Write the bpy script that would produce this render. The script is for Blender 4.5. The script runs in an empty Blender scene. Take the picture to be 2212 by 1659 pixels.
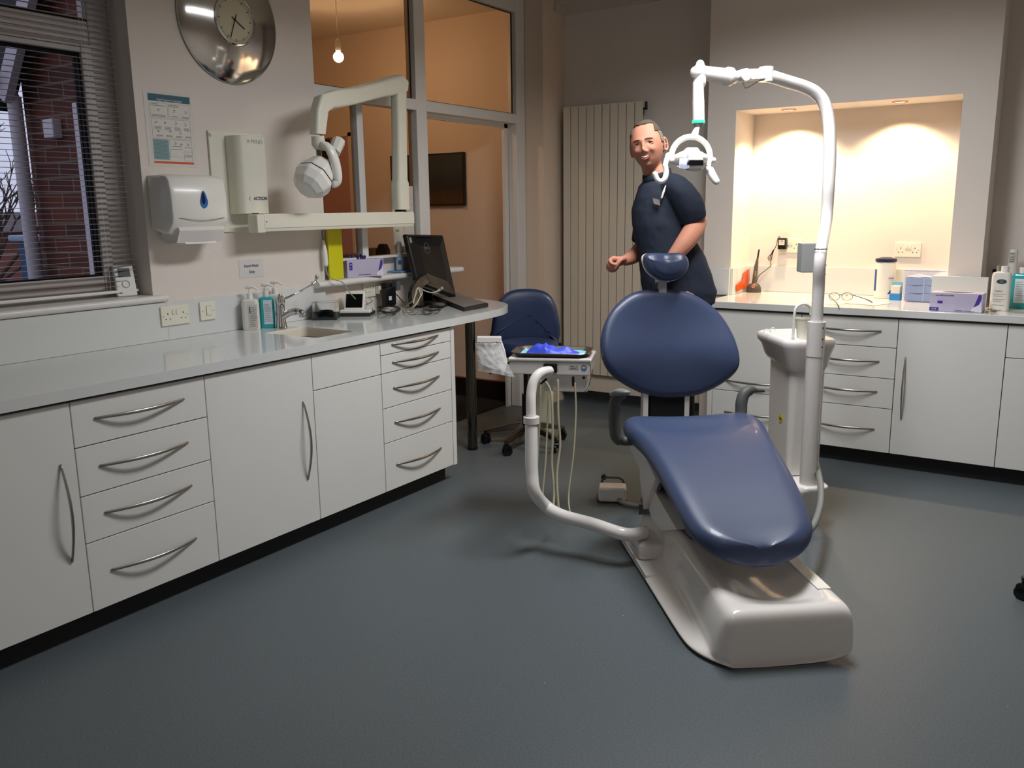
import bpy, bmesh, math, random
from mathutils import Vector, Matrix, Euler
random.seed(7)
R=math.radians; PI=math.pi
SC=bpy.context.scene
COL=SC.collection

# ---------------------------------------------------------------- camera (calibrated from the room's straight edges)
CAM=Vector((3.4778,-0.3753,1.4647)); YAW,PITCH,ROLL,FPX=0.5847,0.1991,-0.0134,1873.3
_cy,_sy=math.cos(YAW),math.sin(YAW)
FWD=Vector((-_sy*math.cos(PITCH),_cy*math.cos(PITCH),-math.sin(PITCH)))
_r=Vector((_cy,_sy,0)); _u=_r.cross(FWD)
RGT=math.cos(ROLL)*_r+math.sin(ROLL)*_u; UPV=-math.sin(ROLL)*_r+math.cos(ROLL)*_u
cd=bpy.data.cameras.new('camera'); cam=bpy.data.objects.new('camera',cd); COL.objects.link(cam)
cd.sensor_width=36.0; cd.sensor_fit='HORIZONTAL'; cd.lens=FPX/2212*36.0; cd.clip_start=0.05; cd.clip_end=200
M=Matrix((RGT,UPV,-FWD)).transposed().to_4x4(); M.translation=CAM; cam.matrix_world=M
SC.camera=cam

# ---------------------------------------------------------------- world: pale winter sky
w=bpy.data.worlds.new('sky'); SC.world=w; w.use_nodes=True
nt=w.node_tree; nt.nodes['Background'].inputs[0].default_value=(0.72,0.76,1.0,1); nt.nodes['Background'].inputs[1].default_value=0.75
# ---------------------------------------------------------------- view
SC.view_settings.view_transform='Standard'; SC.view_settings.look='None'; SC.view_settings.exposure=0.0; SC.view_settings.gamma=1.0
SC.view_settings.use_curve_mapping=False
SC.cycles.max_bounces=8; SC.cycles.diffuse_bounces=4; SC.cycles.glossy_bounces=4; SC.cycles.transmission_bounces=8; SC.cycles.transparent_max_bounces=12
SC.cycles.sample_clamp_indirect=4.0; SC.cycles.caustics_reflective=False; SC.cycles.caustics_refractive=False
SC.cycles.use_denoising=True

# ---------------------------------------------------------------- lights of the surgery ceiling and the niche
def area(name,loc,sx,sy,power,col,rot=(0,0,0),spread=180):
    l=bpy.data.lights.new(name,'AREA'); l.shape='RECTANGLE'; l.size=sx; l.size_y=sy; l.energy=power; l.color=col; l.spread=R(spread)
    o=bpy.data.objects.new(name,l); COL.objects.link(o); o.location=loc; o.rotation_euler=rot; return o
def spot(name,loc,target,power,col,ang,blend,rad=0.03):
    l=bpy.data.lights.new(name,'SPOT'); l.energy=power; l.color=col; l.spot_size=R(ang); l.spot_blend=blend; l.shadow_soft_size=rad
    o=bpy.data.objects.new(name,l); COL.objects.link(o); o.location=loc
    d=Vector(target)-Vector(loc); o.rotation_euler=d.to_track_quat('-Z','Y').to_euler(); return o
CEIL=2.93
area('ceiling_panel_light',(2.30,3.00,CEIL-0.07),0.45,1.30,63,(0.98,0.985,1.0),spread=160)
area('ceiling_panel_light',(3.3,-0.6,CEIL-0.07),0.40,1.20,9,(1.0,0.84,0.66),spread=150)
NZ=2.045
SPOTS=[(1.835,5.255),(2.475,5.262)]
for k,(sx,sy) in enumerate(SPOTS):
    spot('niche_spot_light',(sx,sy,NZ-0.012),(sx+0.01,sy+0.05,0.9),[62,46][k],(1.0,0.70,0.41),124,0.55,0.022)
LAMP=(-0.84,4.10,2.475)
pl=bpy.data.lights.new('bulb_light','POINT'); pl.energy=72; pl.color=(1.0,0.62,0.36); pl.shadow_soft_size=0.035
plo=bpy.data.objects.new('bulb_light',pl); COL.objects.link(plo); plo.location=LAMP

# ---------------------------------------------------------------- picture ray helpers: real 3-D position of a thing from where it stands
def ray(u,v): return FWD+RGT*((u-1106)/FPX)-UPV*((v-829.5)/FPX)
def AX(u,v,ax,val):
    d=ray(u,v); i='xyz'.index(ax); return CAM+d*((val-CAM[i])/d[i])
def PD(u,v,D): return CAM+ray(u,v)*D
# treatment chair frame: origin CO on the floor, local x = across, local y = towards the head end
AD=Vector((-0.6335,0.7737,0)); PDv=Vector((0.7737,0.6335,0)); S0=3.59
CHROT=math.atan2(PDv.y,PDv.x); CO=PDv*S0
def CL(p): p=Vector(p); return Vector((p.dot(PDv)-S0,p.dot(AD),p.z))
def CSs(u,v,s):  # on plane across = s (chair-local)
    d=ray(u,v); k=(s+S0-CAM.dot(PDv))/d.dot(PDv); return CL(CAM+d*k)
def CTt(u,v,t):  # on plane along = t
    d=ray(u,v); k=(t-CAM.dot(AD))/d.dot(AD); return CL(CAM+d*k)

# ---------------------------------------------------------------- materials
def lin(c):
    c=c/255.0; return c/12.92 if c<=0.04045 else ((c+0.055)/1.055)**2.4
MATS={}
def mat(name,rgb,rough=0.5,metal=0.0,noise=0.0,nscale=30,bump=0.0,bscale=200,spec=0.5,trans=0.0,emit=None,estr=0.0,coat=0.0,alpha=1.0,sheen=0.0,sss=0.0,ior=1.45,rgb2=None):
    if name in MATS: return MATS[name]
    m=bpy.data.materials.new(name); m.use_nodes=True; n=m.node_tree; b=n.nodes['Principled BSDF']
    c=(lin(rgb[0]),lin(rgb[1]),lin(rgb[2]),1)
    b.inputs['Base Color'].default_value=c; b.inputs['Roughness'].default_value=rough; b.inputs['Metallic'].default_value=metal
    b.inputs['Specular IOR Level'].default_value=spec; b.inputs['Transmission Weight'].default_value=trans; b.inputs['IOR'].default_value=ior
    b.inputs['Coat Weight'].default_value=coat; b.inputs['Coat Roughness'].default_value=0.08; b.inputs['Alpha'].default_value=alpha
    if sss: b.inputs['Subsurface Weight'].default_value=sss; b.inputs['Subsurface Radius'].default_value=(0.01,0.004,0.002)
    if emit: b.inputs['Emission Color'].default_value=(lin(emit[0]),lin(emit[1]),lin(emit[2]),1); b.inputs['Emission Strength'].default_value=estr
    if noise or bump:
        tc=n.nodes.new('ShaderNodeTexCoord')
    if noise:
        nz=n.nodes.new('ShaderNodeTexNoise'); nz.inputs['Scale'].default_value=nscale; nz.inputs['Detail'].default_value=4
        mx=n.nodes.new('ShaderNodeMix'); mx.data_type='RGBA'
        c2=tuple(lin(x)*1 for x in rgb2) if rgb2 else tuple(x*(1-noise) for x in c[:3])
        c1=c[:3] if rgb2 else tuple(min(1,x*(1+noise*0.5)) for x in c[:3])
        mx.inputs[6].default_value=(*c1,1); mx.inputs[7].default_value=(*c2,1)
        n.links.new(tc.outputs['Object'],nz.inputs['Vector']); n.links.new(nz.outputs['Fac'],mx.inputs[0]); n.links.new(mx.outputs[2],b.inputs['Base Color'])
    if bump:
        nb=n.nodes.new('ShaderNodeTexNoise'); nb.inputs['Scale'].default_value=bscale; nb.inputs['Detail'].default_value=3
        bp=n.nodes.new('ShaderNodeBump'); bp.inputs['Strength'].default_value=bump; bp.inputs['Distance'].default_value=0.002
        n.links.new(tc.outputs['Object'],nb.inputs['Vector']); n.links.new(nb.outputs['Fac'],bp.inputs['Height']); n.links.new(bp.outputs['Normal'],b.inputs['Normal'])
    MATS[name]=m; return m
WALL=mat('wall_paint',(222,214,206),0.75,noise=0.03,nscale=6,bump=0.15,bscale=300)
WALLC=mat('corridor_paint',(226,206,184),0.8,noise=0.03,nscale=6)
CEILM=mat('ceiling_paint',(200,192,180),0.85,noise=0.03,nscale=5)
PAINT=mat('white_gloss_paint',(222,220,216),0.35,noise=0.03,nscale=20)
CAB=mat('cabinet_white',(226,226,222),0.33,noise=0.02,nscale=8,bump=0.03,bscale=60)
CABIN=mat('cabinet_gap',(88,80,76),0.7)
TOP=mat('worktop_speckle',(214,217,216),0.12,noise=0.05,nscale=420,coat=0.25)
SINKM=mat('sink_cream',(228,222,204),0.25)
PLINTH=mat('plinth_black',(30,30,31),0.6,noise=0.2,nscale=80)
STEEL=mat('brushed_steel',(176,170,160),0.3,1.0,noise=0.1,nscale=60)
CHROME=mat('chrome',(215,215,215),0.07,1.0)
CHROMED=mat('dark_chrome',(110,106,100),0.22,1.0)
WPL=mat('white_plastic',(232,231,224),0.3,coat=0.15)
WPL2=mat('white_enamel',(228,224,220),0.16,coat=0.5)
CREAM=mat('cream_plastic',(226,224,208),0.4)
GPL=mat('grey_plastic',(120,124,124),0.45)
DGPL=mat('dark_grey_rubber',(74,78,76),0.55,bump=0.05)
BLK=mat('black_plastic',(14,14,15),0.35)
BLKM=mat('black_matt',(10,10,11),0.8)
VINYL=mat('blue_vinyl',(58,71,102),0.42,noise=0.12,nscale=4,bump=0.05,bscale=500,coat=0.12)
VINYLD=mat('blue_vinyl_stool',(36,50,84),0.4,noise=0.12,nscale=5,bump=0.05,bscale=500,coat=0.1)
GLASS=mat('clear_glass',(255,255,255),0.0,trans=1.0,ior=1.02,spec=0.3)
GREY=mat('grey_enamel',(168,170,170),0.35,coat=0.2)
RADM=mat('radiator_cream',(214,204,186),0.4)
def floor_mat():
    m=bpy.data.materials.new('safety_vinyl_floor'); m.use_nodes=True; n=m.node_tree; b=n.nodes['Principled BSDF']
    tc=n.nodes.new('ShaderNodeTexCoord')
    nz=n.nodes.new('ShaderNodeTexNoise'); nz.inputs['Scale'].default_value=180; nz.inputs['Detail'].default_value=5
    cr=n.nodes.new('ShaderNodeValToRGB'); cr.color_ramp.elements[0].position=0.35; cr.color_ramp.elements[1].position=0.7
    cr.color_ramp.elements[0].color=(lin(78),lin(86),lin(90),1); cr.color_ramp.elements[1].color=(lin(94),lin(103),lin(107),1)
    vo=n.nodes.new('ShaderNodeTexVoronoi'); vo.inputs['Scale'].default_value=22
    lt=n.nodes.new('ShaderNodeMath'); lt.operation='LESS_THAN'; lt.inputs[1].default_value=0.028
    wn=n.nodes.new('ShaderNodeMath'); wn.operation='GREATER_THAN'; wn.inputs[1].default_value=0.8
    sp=n.nodes.new('ShaderNodeSeparateColor'); ml=n.nodes.new('ShaderNodeMath'); ml.operation='MULTIPLY'
    mx=n.nodes.new('ShaderNodeMix'); mx.data_type='RGBA'; mx.inputs[7].default_value=(0.75,0.66,0.58,1)
    L=n.links.new
    L(tc.outputs['Object'],nz.inputs['Vector']); L(nz.outputs['Fac'],cr.inputs[0]); L(tc.outputs['Object'],vo.inputs['Vector'])
    L(vo.outputs['Distance'],lt.inputs[0]); L(vo.outputs['Color'],sp.inputs[0]); L(sp.outputs[0],wn.inputs[0]); L(lt.outputs[0],ml.inputs[0]); L(wn.outputs[0],ml.inputs[1])
    L(ml.outputs[0],mx.inputs[0]); L(cr.outputs[0],mx.inputs[6]); L(mx.outputs[2],b.inputs['Base Color'])
    b.inputs['Roughness'].default_value=0.42; b.inputs['Specular IOR Level'].default_value=0.35
    bp=n.nodes.new('ShaderNodeBump'); bp.inputs['Strength'].default_value=0.12; bp.inputs['Distance'].default_value=0.002
    L(nz.outputs['Fac'],bp.inputs['Height']); L(bp.outputs['Normal'],b.inputs['Normal'])
    return m
FLOORM=floor_mat()
def brick_mat(name,c1,c2,mortar,scale,bw=0.5,rh=0.25,ms=0.02,vec=None):
    m=bpy.data.materials.new(name); m.use_nodes=True; n=m.node_tree; b=n.nodes['Principled BSDF']; b.inputs['Roughness'].default_value=0.85
    tc=n.nodes.new('ShaderNodeTexCoord'); mp=n.nodes.new('ShaderNodeMapping'); mp.inputs['Rotation'].default_value=vec or (R(90),0,0)
    br=n.nodes.new('ShaderNodeTexBrick'); br.inputs['Scale'].default_value=scale; br.inputs['Brick Width'].default_value=bw; br.inputs['Row Height'].default_value=rh; br.inputs['Mortar Size'].default_value=ms
    br.inputs['Color1'].default_value=(*[lin(x) for x in c1],1); br.inputs['Color2'].default_value=(*[lin(x) for x in c2],1); br.inputs['Mortar'].default_value=(*[lin(x) for x in mortar],1)
    n.links.new(tc.outputs['Object'],mp.inputs[0]); n.links.new(mp.outputs[0],br.inputs['Vector']); n.links.new(br.outputs['Color'],b.inputs['Base Color'])
    return m

# ---------------------------------------------------------------- mesh helpers
def nb(): return bmesh.new()
def link(name,bm,m,parent=None,loc=None,smooth=False,mods=None):
    me=bpy.data.meshes.new(name); bmesh.ops.recalc_face_normals(bm,faces=bm.faces[:]); bm.to_mesh(me); bm.free()
    if m is not None:
        for mm in (m if isinstance(m,(list,tuple)) else [m]): me.materials.append(mm)
    o=bpy.data.objects.new(name,me); COL.objects.link(o)
    if smooth:
        for p in me.polygons: p.use_smooth=True
        if smooth!='all':
            try: me.set_sharp_from_angle(angle=R(38))
            except Exception: pass
            wn_=o.modifiers.new('wn','WEIGHTED_NORMAL'); wn_.keep_sharp=True; wn_.weight=80
    if parent: o.parent=parent
    if loc is not None: o.location=loc
    return o
def tag(o,label=None,cat=None,group=None,kind=None):
    if label: o['label']=label
    if cat: o['category']=cat
    if group: o['group']=group
    if kind: o['kind']=kind
    return o
def thing(name,label,cat,loc=(0,0,0),rz=0.0,group=None):
    o=bpy.data.objects.new(name,None); o.empty_display_size=0.05; COL.objects.link(o); o.location=loc; o.rotation_euler=(0,0,rz)
    return tag(o,label,cat,group)
def struct(name,bm,m,smooth=False):
    o=link(name,bm,m,None,None,smooth); o['kind']='structure'; return o
def box(bm,x0,x1,y0,y1,z0,z1,bev=0.0,seg=2,mi=0,T=None):
    vs=[bm.verts.new((x,y,z)) for x in (x0,x1) for y in (y0,y1) for z in (z0,z1)]
    idx=[(0,1,3,2),(4,6,7,5),(0,4,5,1),(2,3,7,6),(0,2,6,4),(1,5,7,3)]
    fs=[bm.faces.new([vs[i] for i in q]) for q in idx]
    bmesh.ops.recalc_face_normals(bm,faces=fs)
    for f in fs: f.material_index=mi
    if bev:
        es=set(e for f in fs for e in f.edges)
        r=bmesh.ops.bevel(bm,geom=list(es),offset=bev,segments=seg,affect='EDGES',profile=0.5)
        vs=list(set(v for f in r['faces'] for v in f.verts)|set(v for v in vs if v.is_valid))
        for f in r['faces']: f.material_index=mi
    if T is not None: bmesh.ops.transform(bm,matrix=T,verts=[v for v in vs if v.is_valid])
    return vs
def bbox(name,x0,x1,y0,y1,z0,z1,m,parent=None,bev=0.0,seg=2,smooth=False):
    bm=nb(); box(bm,x0,x1,y0,y1,z0,z1,bev,seg); return link(name,bm,m,parent,None,smooth or bool(bev))
def frame_from(d,up=Vector((0,0,1))):
    d=d.normalized()
    if abs(d.dot(up))>0.98: up=Vector((1,0,0))
    a=up.cross(d).normalized(); b=d.cross(a).normalized(); return a,b
def smoothpath(pts,n=8,closed=False):
    pts=[Vector(p) for p in pts]; out=[]; N=len(pts)
    segs=N if closed else N-1
    for i in range(segs):
        p0=pts[(i-1)%N] if (closed or i>0) else pts[i]; p1=pts[i]; p2=pts[(i+1)%N]; p3=pts[(i+2)%N] if (closed or i+2<N) else p2
        for k in range(n):
            t=k/n; out.append(0.5*((2*p1)+(-p0+p2)*t+(2*p0-5*p1+4*p2-p3)*t*t+(-p0+3*p1-3*p2+p3)*t**3))
    if not closed: out.append(pts[-1])
    return out
def tube(bm,pts,r,seg=12,cap=True,mi=0,flat=1.0,up=Vector((0,0,1)),roundcap=False):
    pts=[Vector(p) for p in pts]; n=len(pts)
    rs=r if isinstance(r,(list,tuple)) else [r]*n
    rings=[]; a=None
    for i,p in enumerate(pts):
        d=(pts[min(i+1,n-1)]-pts[max(i-1,0)])
        if d.length<1e-9: d=Vector((0,0,1))
        d.normalize()
        if a is None: a,b=frame_from(d,up)
        else:
            a=(a-d*a.dot(d)); a.normalize(); b=d.cross(a).normalized()
        rings.append([bm.verts.new(p+a*(rs[i]*math.cos(2*PI*k/seg))+b*(rs[i]*flat*math.sin(2*PI*k/seg))) for k in range(seg)])
    for i in range(n-1):
        for k in range(seg):
            f=bm.faces.new((rings[i][k],rings[i][(k+1)%seg],rings[i+1][(k+1)%seg],rings[i+1][k])); f.material_index=mi
    if cap:
        for rg,p,sgn,q in ((rings[0],pts[0],-1,pts[1]),(rings[-1],pts[-1],1,pts[-2])):
            if roundcap:
                d=(p-q).normalized(); rr=rs[0] if sgn<0 else rs[-1]; prev=rg
                for kk in (1,2,3):
                    th=kk*PI/8; nr=[bm.verts.new(p+(v.co-p)*math.cos(th)+d*rr*math.sin(th)) for v in rg]
                    for k in range(seg):
                        f=bm.faces.new((prev[k],prev[(k+1)%seg],nr[(k+1)%seg],nr[k])); f.material_index=mi
                    prev=nr
                f=bm.faces.new(prev); f.material_index=mi
            else:
                f=bm.faces.new(rg); f.material_index=mi
def cyl(bm,p0,p1,r,seg=20,r1=None,mi=0): tube(bm,[p0,p1],[r,r if r1 is None else r1],seg,mi=mi)
def lathe(bm,prof,c=(0,0,0),seg=32,mi=0,T=None,sy=1.0):
    c=Vector(c); rings=[]; vs=[]
    for r,z in prof:
        if r<1e-6: v=bm.verts.new(c+Vector((0,0,z))); rings.append([v]); vs.append(v)
        else:
            rg=[bm.verts.new(c+Vector((r*math.cos(2*PI*k/seg),sy*r*math.sin(2*PI*k/seg),z))) for k in range(seg)]; rings.append(rg); vs+=rg
    for i in range(len(rings)-1):
        a,b=rings[i],rings[i+1]
        if len(a)==1 and len(b)==1: continue
        for k in range(seg):
            k2=(k+1)%seg
            if len(a)==1: f=bm.faces.new((a[0],b[k],b[k2]))
            elif len(b)==1: f=bm.faces.new((a[k],a[k2],b[0]))
            else: f=bm.faces.new((a[k],a[k2],b[k2],b[k]))
            f.material_index=mi
    if len(rings[0])>1 and len(rings[-1])>1:
        a,b=rings[-1],rings[0]
        for k in range(seg): bm.faces.new((a[k],a[(k+1)%seg],b[(k+1)%seg],b[k])).material_index=mi
    else:
        for rg in (rings[0],rings[-1]):
            if len(rg)>1: bm.faces.new(rg).material_index=mi
    if T is not None: bmesh.ops.transform(bm,matrix=T,verts=vs)
    return vs
def prism(bm,poly,z0,z1,holes=(),bev=0.0,mi=0,T=None,axis='z'):
    loops=[poly]+list(holes); allv=[]; edges=[]
    for lp in loops:
        vs=[bm.verts.new((p[0],p[1],z0)) for p in lp]; allv+=vs
        for i in range(len(vs)): edges.append(bm.edges.new((vs[i],vs[(i+1)%len(vs)])))
    if holes:
        r=bmesh.ops.triangle_fill(bm,edges=edges,use_beauty=True); fs=[f for f in r['geom'] if isinstance(f,bmesh.types.BMFace)]
    else: fs=[bm.faces.new(allv)]
    r=bmesh.ops.extrude_face_region(bm,geom=fs); nv=[g for g in r['geom'] if isinstance(g,bmesh.types.BMVert)]
    bmesh.ops.translate(bm,vec=(0,0,z1-z0),verts=nv)
    vs=allv+nv
    for f in set(f for v in vs for f in v.link_faces): f.material_index=mi
    if bev:
        es=set(e for v in nv for e in v.link_edges if all(abs(q.co.z-z1)<1e-6 for q in e.verts) and len(e.link_faces)==2 and abs(e.link_faces[0].normal.dot(e.link_faces[1].normal))<0.9)
        bm.normal_update()
        es=[e for v in nv for e in v.link_edges if all(abs(q.co.z-z1)<1e-6 for q in e.verts) and e.calc_face_angle(0)>0.5]
        rr=bmesh.ops.bevel(bm,geom=list(set(es)),offset=bev,segments=3,affect='EDGES',profile=0.5)
        vs=[v for v in vs if v.is_valid]+[v for f in rr['faces'] for v in f.verts]
    if T is not None: bmesh.ops.transform(bm,matrix=T,verts=list(set(v for v in vs if v.is_valid)))
    return vs
def rrect(w,h,r,n=6,cx=0,cy=0):
    pts=[]
    for qx,qy,a0 in ((1,1,0),(-1,1,90),(-1,-1,180),(1,-1,270)):
        for k in range(n+1):
            a=R(a0+90*k/n); pts.append((cx+qx*(w/2-r)+r*math.cos(a),cy+qy*(h/2-r)+r*math.sin(a)))
    return pts
def loft(bm,rings,mi=0,cap=True,closed=True):
    vr=[[bm.verts.new(p) for p in rg] for rg in rings]; n=len(vr[0])
    for i in range(len(vr)-1):
        for k in range(n if closed else n-1):
            f=bm.faces.new((vr[i][k],vr[i][(k+1)%n],vr[i+1][(k+1)%n],vr[i+1][k])); f.material_index=mi
    if cap:
        for rg in (vr[0],vr[-1]):
            f=bm.faces.new(rg); f.material_index=mi
    return vr
def subsurf(o,l=2):
    m=o.modifiers.new('sub','SUBSURF'); m.levels=l; m.render_levels=l; return o
def bevelmod(o,w=0.002,s=2):
    m=o.modifiers.new('bev','BEVEL'); m.width=w; m.segments=s; m.limit_method='ANGLE'; m.angle_limit=R(40); return o
def text(name,s,size,m,T,parent=None,depth=0.0004,align='CENTER',bold=0.0):
    c=bpy.data.curves.new(name,'FONT'); c.body=s; c.size=size; c.align_x=align; c.align_y='CENTER'; c.extrude=depth; c.offset=bold
    tmp=bpy.data.objects.new(name+'_tmp',c); COL.objects.link(tmp)
    dg=bpy.context.evaluated_depsgraph_get(); me=bpy.data.meshes.new_from_object(tmp.evaluated_get(dg))
    bpy.data.objects.remove(tmp); me.materials.clear(); me.materials.append(m); me.transform(T)
    o=bpy.data.objects.new(name,me); COL.objects.link(o)
    if parent: o.parent=parent
    return o
def TM(xa,ya,org):  # matrix with given local x,y axes
    xa=Vector(xa).normalized(); ya=Vector(ya).normalized(); za=xa.cross(ya); m=Matrix((xa,ya,za)).transposed().to_4x4(); m.translation=Vector(org); return m
def dup(root,loc=None,rz=None,label=None,group=None):
    r=root.copy(); COL.objects.link(r)
    if loc is not None: r.location=loc
    if rz is not None: r.rotation_euler=(0,0,rz)
    if label: r['label']=label
    if group: r['group']=group
    for ch in list(root.children):
        c=ch.copy(); COL.objects.link(c); c.parent=r
        for g in list(ch.children):
            d=g.copy(); COL.objects.link(d); d.parent=c
    return r
# ================================================================= THE SETTING
YR=5.40; YC=5.25; YB=5.10; YPIER=5.10
bm=nb(); box(bm,-3.2,4.9,-2.6,5.8,-0.10,0.0); struct('floor',bm,FLOORM)
bm=nb(); box(bm,0.0,4.9,-2.6,5.7,CEIL,CEIL+0.1); struct('ceiling',bm,CEILM)
bm=nb(); box(bm,-2.55,-0.075,2.98,5.25,2.86,CEIL+0.1); struct('ceiling_corridor',bm,mat('corridor_ceiling',(232,218,196),0.9))
# left wall with window opening: y 0.35..1.98, z 1.10..2.62
WY0,WY1,WZ0,WZ1=0.30,1.98,1.075,2.66
bm=nb(); t=-0.32
box(bm,t,0,-2.6,WY0,0,CEIL); box(bm,t,0,WY1,3.04,0,CEIL); box(bm,t,0,WY0,WY1,0,WZ0); box(bm,t,0,WY0,WY1,WZ1,CEIL)
box(bm,-0.10,0,3.04,4.19,0,1.062)
struct('wall_left',bm,WALL)
bm=nb(); box(bm,-2.55,0.15,YPIER,YPIER+0.15,0,CEIL); box(bm,0.02,0.15,YPIER+0.15,YR,0,CEIL); struct('wall_corridor',bm,WALLC)
bm=nb(); box(bm,-2.55,-2.45,3.04,5.1,0,CEIL); struct('wall_corridor_end',bm,WALLC)
bm=nb(); box(bm,-2.55,-0.32,2.98,3.04,0,CEIL); struct('wall_corridor_near',bm,WALLC)
bm=nb(); box(bm,0.15,1.375,YR,YR+0.2,0,CEIL); struct('wall_back',bm,WALL)
# chimney breast with niche
NX0,NX1,NT,NY=1.556,2.822,2.047,5.451
bm=nb()
box(bm,1.372,NX0,YB,YR+0.2,0,CEIL); box(bm,NX1,2.988,YB,YR+0.2,0,CEIL); box(bm,NX0,NX1,YB,YR+0.2,NT,CEIL); box(bm,NX0,NX1,NY,YR+0.2,0,NT); box(bm,NX0,NX1,YB,NY,0,0.85)
struct('wall_chimney_breast',bm,WALL)
bm=nb(); box(bm,2.988,4.9,YR,YR+0.2,0,CEIL); struct('wall_alcove',bm,WALL)
bm=nb(); box(bm,4.7,4.9,-2.6,YR,0,CEIL); struct('wall_right',bm,WALL)
bm=nb(); box(bm,-0.3,2.2,-2.6,-2.4,0,CEIL); box(bm,3.2,4.9,-2.6,-2.4,0,CEIL); box(bm,2.2,3.2,-2.6,-2.4,2.1,CEIL); struct('wall_front',bm,WALL)
# cornice (three runs)
def cornice(bm,p0,p1,nrm):
    p0=Vector(p0);p1=Vector(p1);n=Vector(nrm); prof=[(0,0.10),(0.012,0.10),(0.02,0.075),(0.05,0.03),(0.09,0.012),(0.115,0.008),(0.115,0.0),(0,0.0)]
    rg=[]
    for p in (p0,p1): rg.append([p+n*a+Vector((0,0,-b)) for a,b in prof])
    loft(bm,rg)
bm=nb(); cornice(bm,(0.15,YR,CEIL),(1.372,YR,CEIL),(0,-1,0)); cornice(bm,(0.15,YPIER+0.15,CEIL),(0.15,YR,CEIL),(1,0,0)); 
struct('trim_1',bm,CEILM,smooth=True)
bm=nb(); cornice(bm,(0.0,-2.4,CEIL),(0.0,3.04,CEIL),(1,0,0)); struct('trim_2',bm,CEILM,smooth=True)
# coved vinyl skirting on the radiator wall with dark top trim
bm=nb(); box(bm,0.15,1.372,YR-0.012,YR,0,0.085); struct('baseboard_back',bm,FLOORM)
bm=nb(); box(bm,0.15,1.372,YR-0.016,YR,0.085,0.105); struct('trim_3',bm,mat('skirting_strip',(40,38,38),0.6))
bm=nb(); box(bm,0.15,1.372,YR-0.09,YR,0.105,0.235,0.006); struct('trim_4',bm,RADM)
# corridor skirting: dark brown tiles with pale joints
bm=nb()
x=-2.43
while x<0.0:
    box(bm,x,min(x+0.195,0.0),YPIER-0.014,YPIER,0.0,0.148,0.002); x+=0.2
struct('baseboard_corridor',bm,mat('brown_tile',(38,28,24),0.25,noise=0.3,nscale=20))
bm=nb(); box(bm,-2.43,0.0,YPIER-0.008,YPIER,0.148,0.156); struct('trim_5',bm,mat('tile_grout',(150,110,80),0.8))
# dwarf wall upstand of the glazed screen behind its sill
bm=nb(); box(bm,-0.11,-0.055,3.04,3.86,1.062,1.19); struct('wall_screen_base',bm,WALL)

# ----- glazed partition in the left wall line: posts, mullion, transom, head, glass panes
gp=nb(); X0,X1=-0.075,0.0
box(gp,X0,X1,3.875,3.975,0.0,CEIL,0.004)                     # main post
box(gp,X0,X1,4.985,5.095,0.0,CEIL,0.004)                     # jamb by the pier
box(gp,X0,X1,3.04,3.875,2.058,2.122,0.004); box(gp,X0,X1,3.975,4.985,2.058,2.122,0.004)
box(gp,X0,X1,3.04,3.875,2.80,CEIL,0.004); box(gp,X0,X1,3.975,4.985,2.80,CEIL,0.004)
box(gp,X0+0.01,X1-0.01,3.36,3.41,1.19,2.058,0.004)             # mullion
box(gp,X0,X1,3.04,3.875,1.19,1.205,0.003)
box(gp,X0,X1,3.04,3.06,1.205,2.058,0.003)
fr=struct('window_2',gp,PAINT)
def pane(name,x,y0,y1,z0,z1,parent):
    b=nb(); box(b,x-0.003,x+0.003,y0,y1,z0,z1); return link(name,b,GLASS,parent)
pane('pane',-0.045,3.062,3.358,1.207,2.056,fr); pane('pane',-0.045,3.412,3.873,1.207,2.056,fr); pane('pane',-0.045,3.042,3.873,2.124,2.798,fr); pane('pane',-0.045,3.977,4.983,2.124,2.798,fr)
b=nb()
for (y0,y1,z0,z1) in ((3.977,4.983,2.124,2.798),(3.042,3.873,2.124,2.798)):
    for (a,c,d,e) in ((y0,y1,z0,z0+0.006),(y0,y1,z1-0.006,z1),(y0,y0+0.006,z0,z1),(y1-0.006,y1,z0,z1)): box(b,-0.038,-0.032,a,c,d,e)
link('glazing_bead',b,mat('dark_seal',(70,44,30),0.7),fr)
# door opening stop inside the jamb
b=nb(); box(b,-0.10,-0.078,4.94,4.985,0,2.058); box(b,-0.10,-0.078,4.06,4.985,2.03,2.058); dj=struct('trim_6',b,PAINT)
# sill board of the screen (rounded nose)
def sill(name,x0,x1,y0,y1,z0,z1):
    b=nb(); h=(z1-z0)/2; prof=[(x0,z0),(x0,z1)]
    for k in range(9):
        a=R(90-180*k/8); prof.append((x1-h+h*math.cos(a),z0+h+h*math.sin(a)))
    loft(b,[[Vector((px,yy,pz)) for px,pz in prof] for yy in (y0,y1)]); return b
struct('trim_7',sill('s',-0.10,0.065,2.935,4.23,1.062,1.097),PAINT,smooth=True)
struct('trim_8',sill('s',-0.13,0.035,WY0,2.035,1.075,1.107),PAINT,smooth=True)

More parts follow.
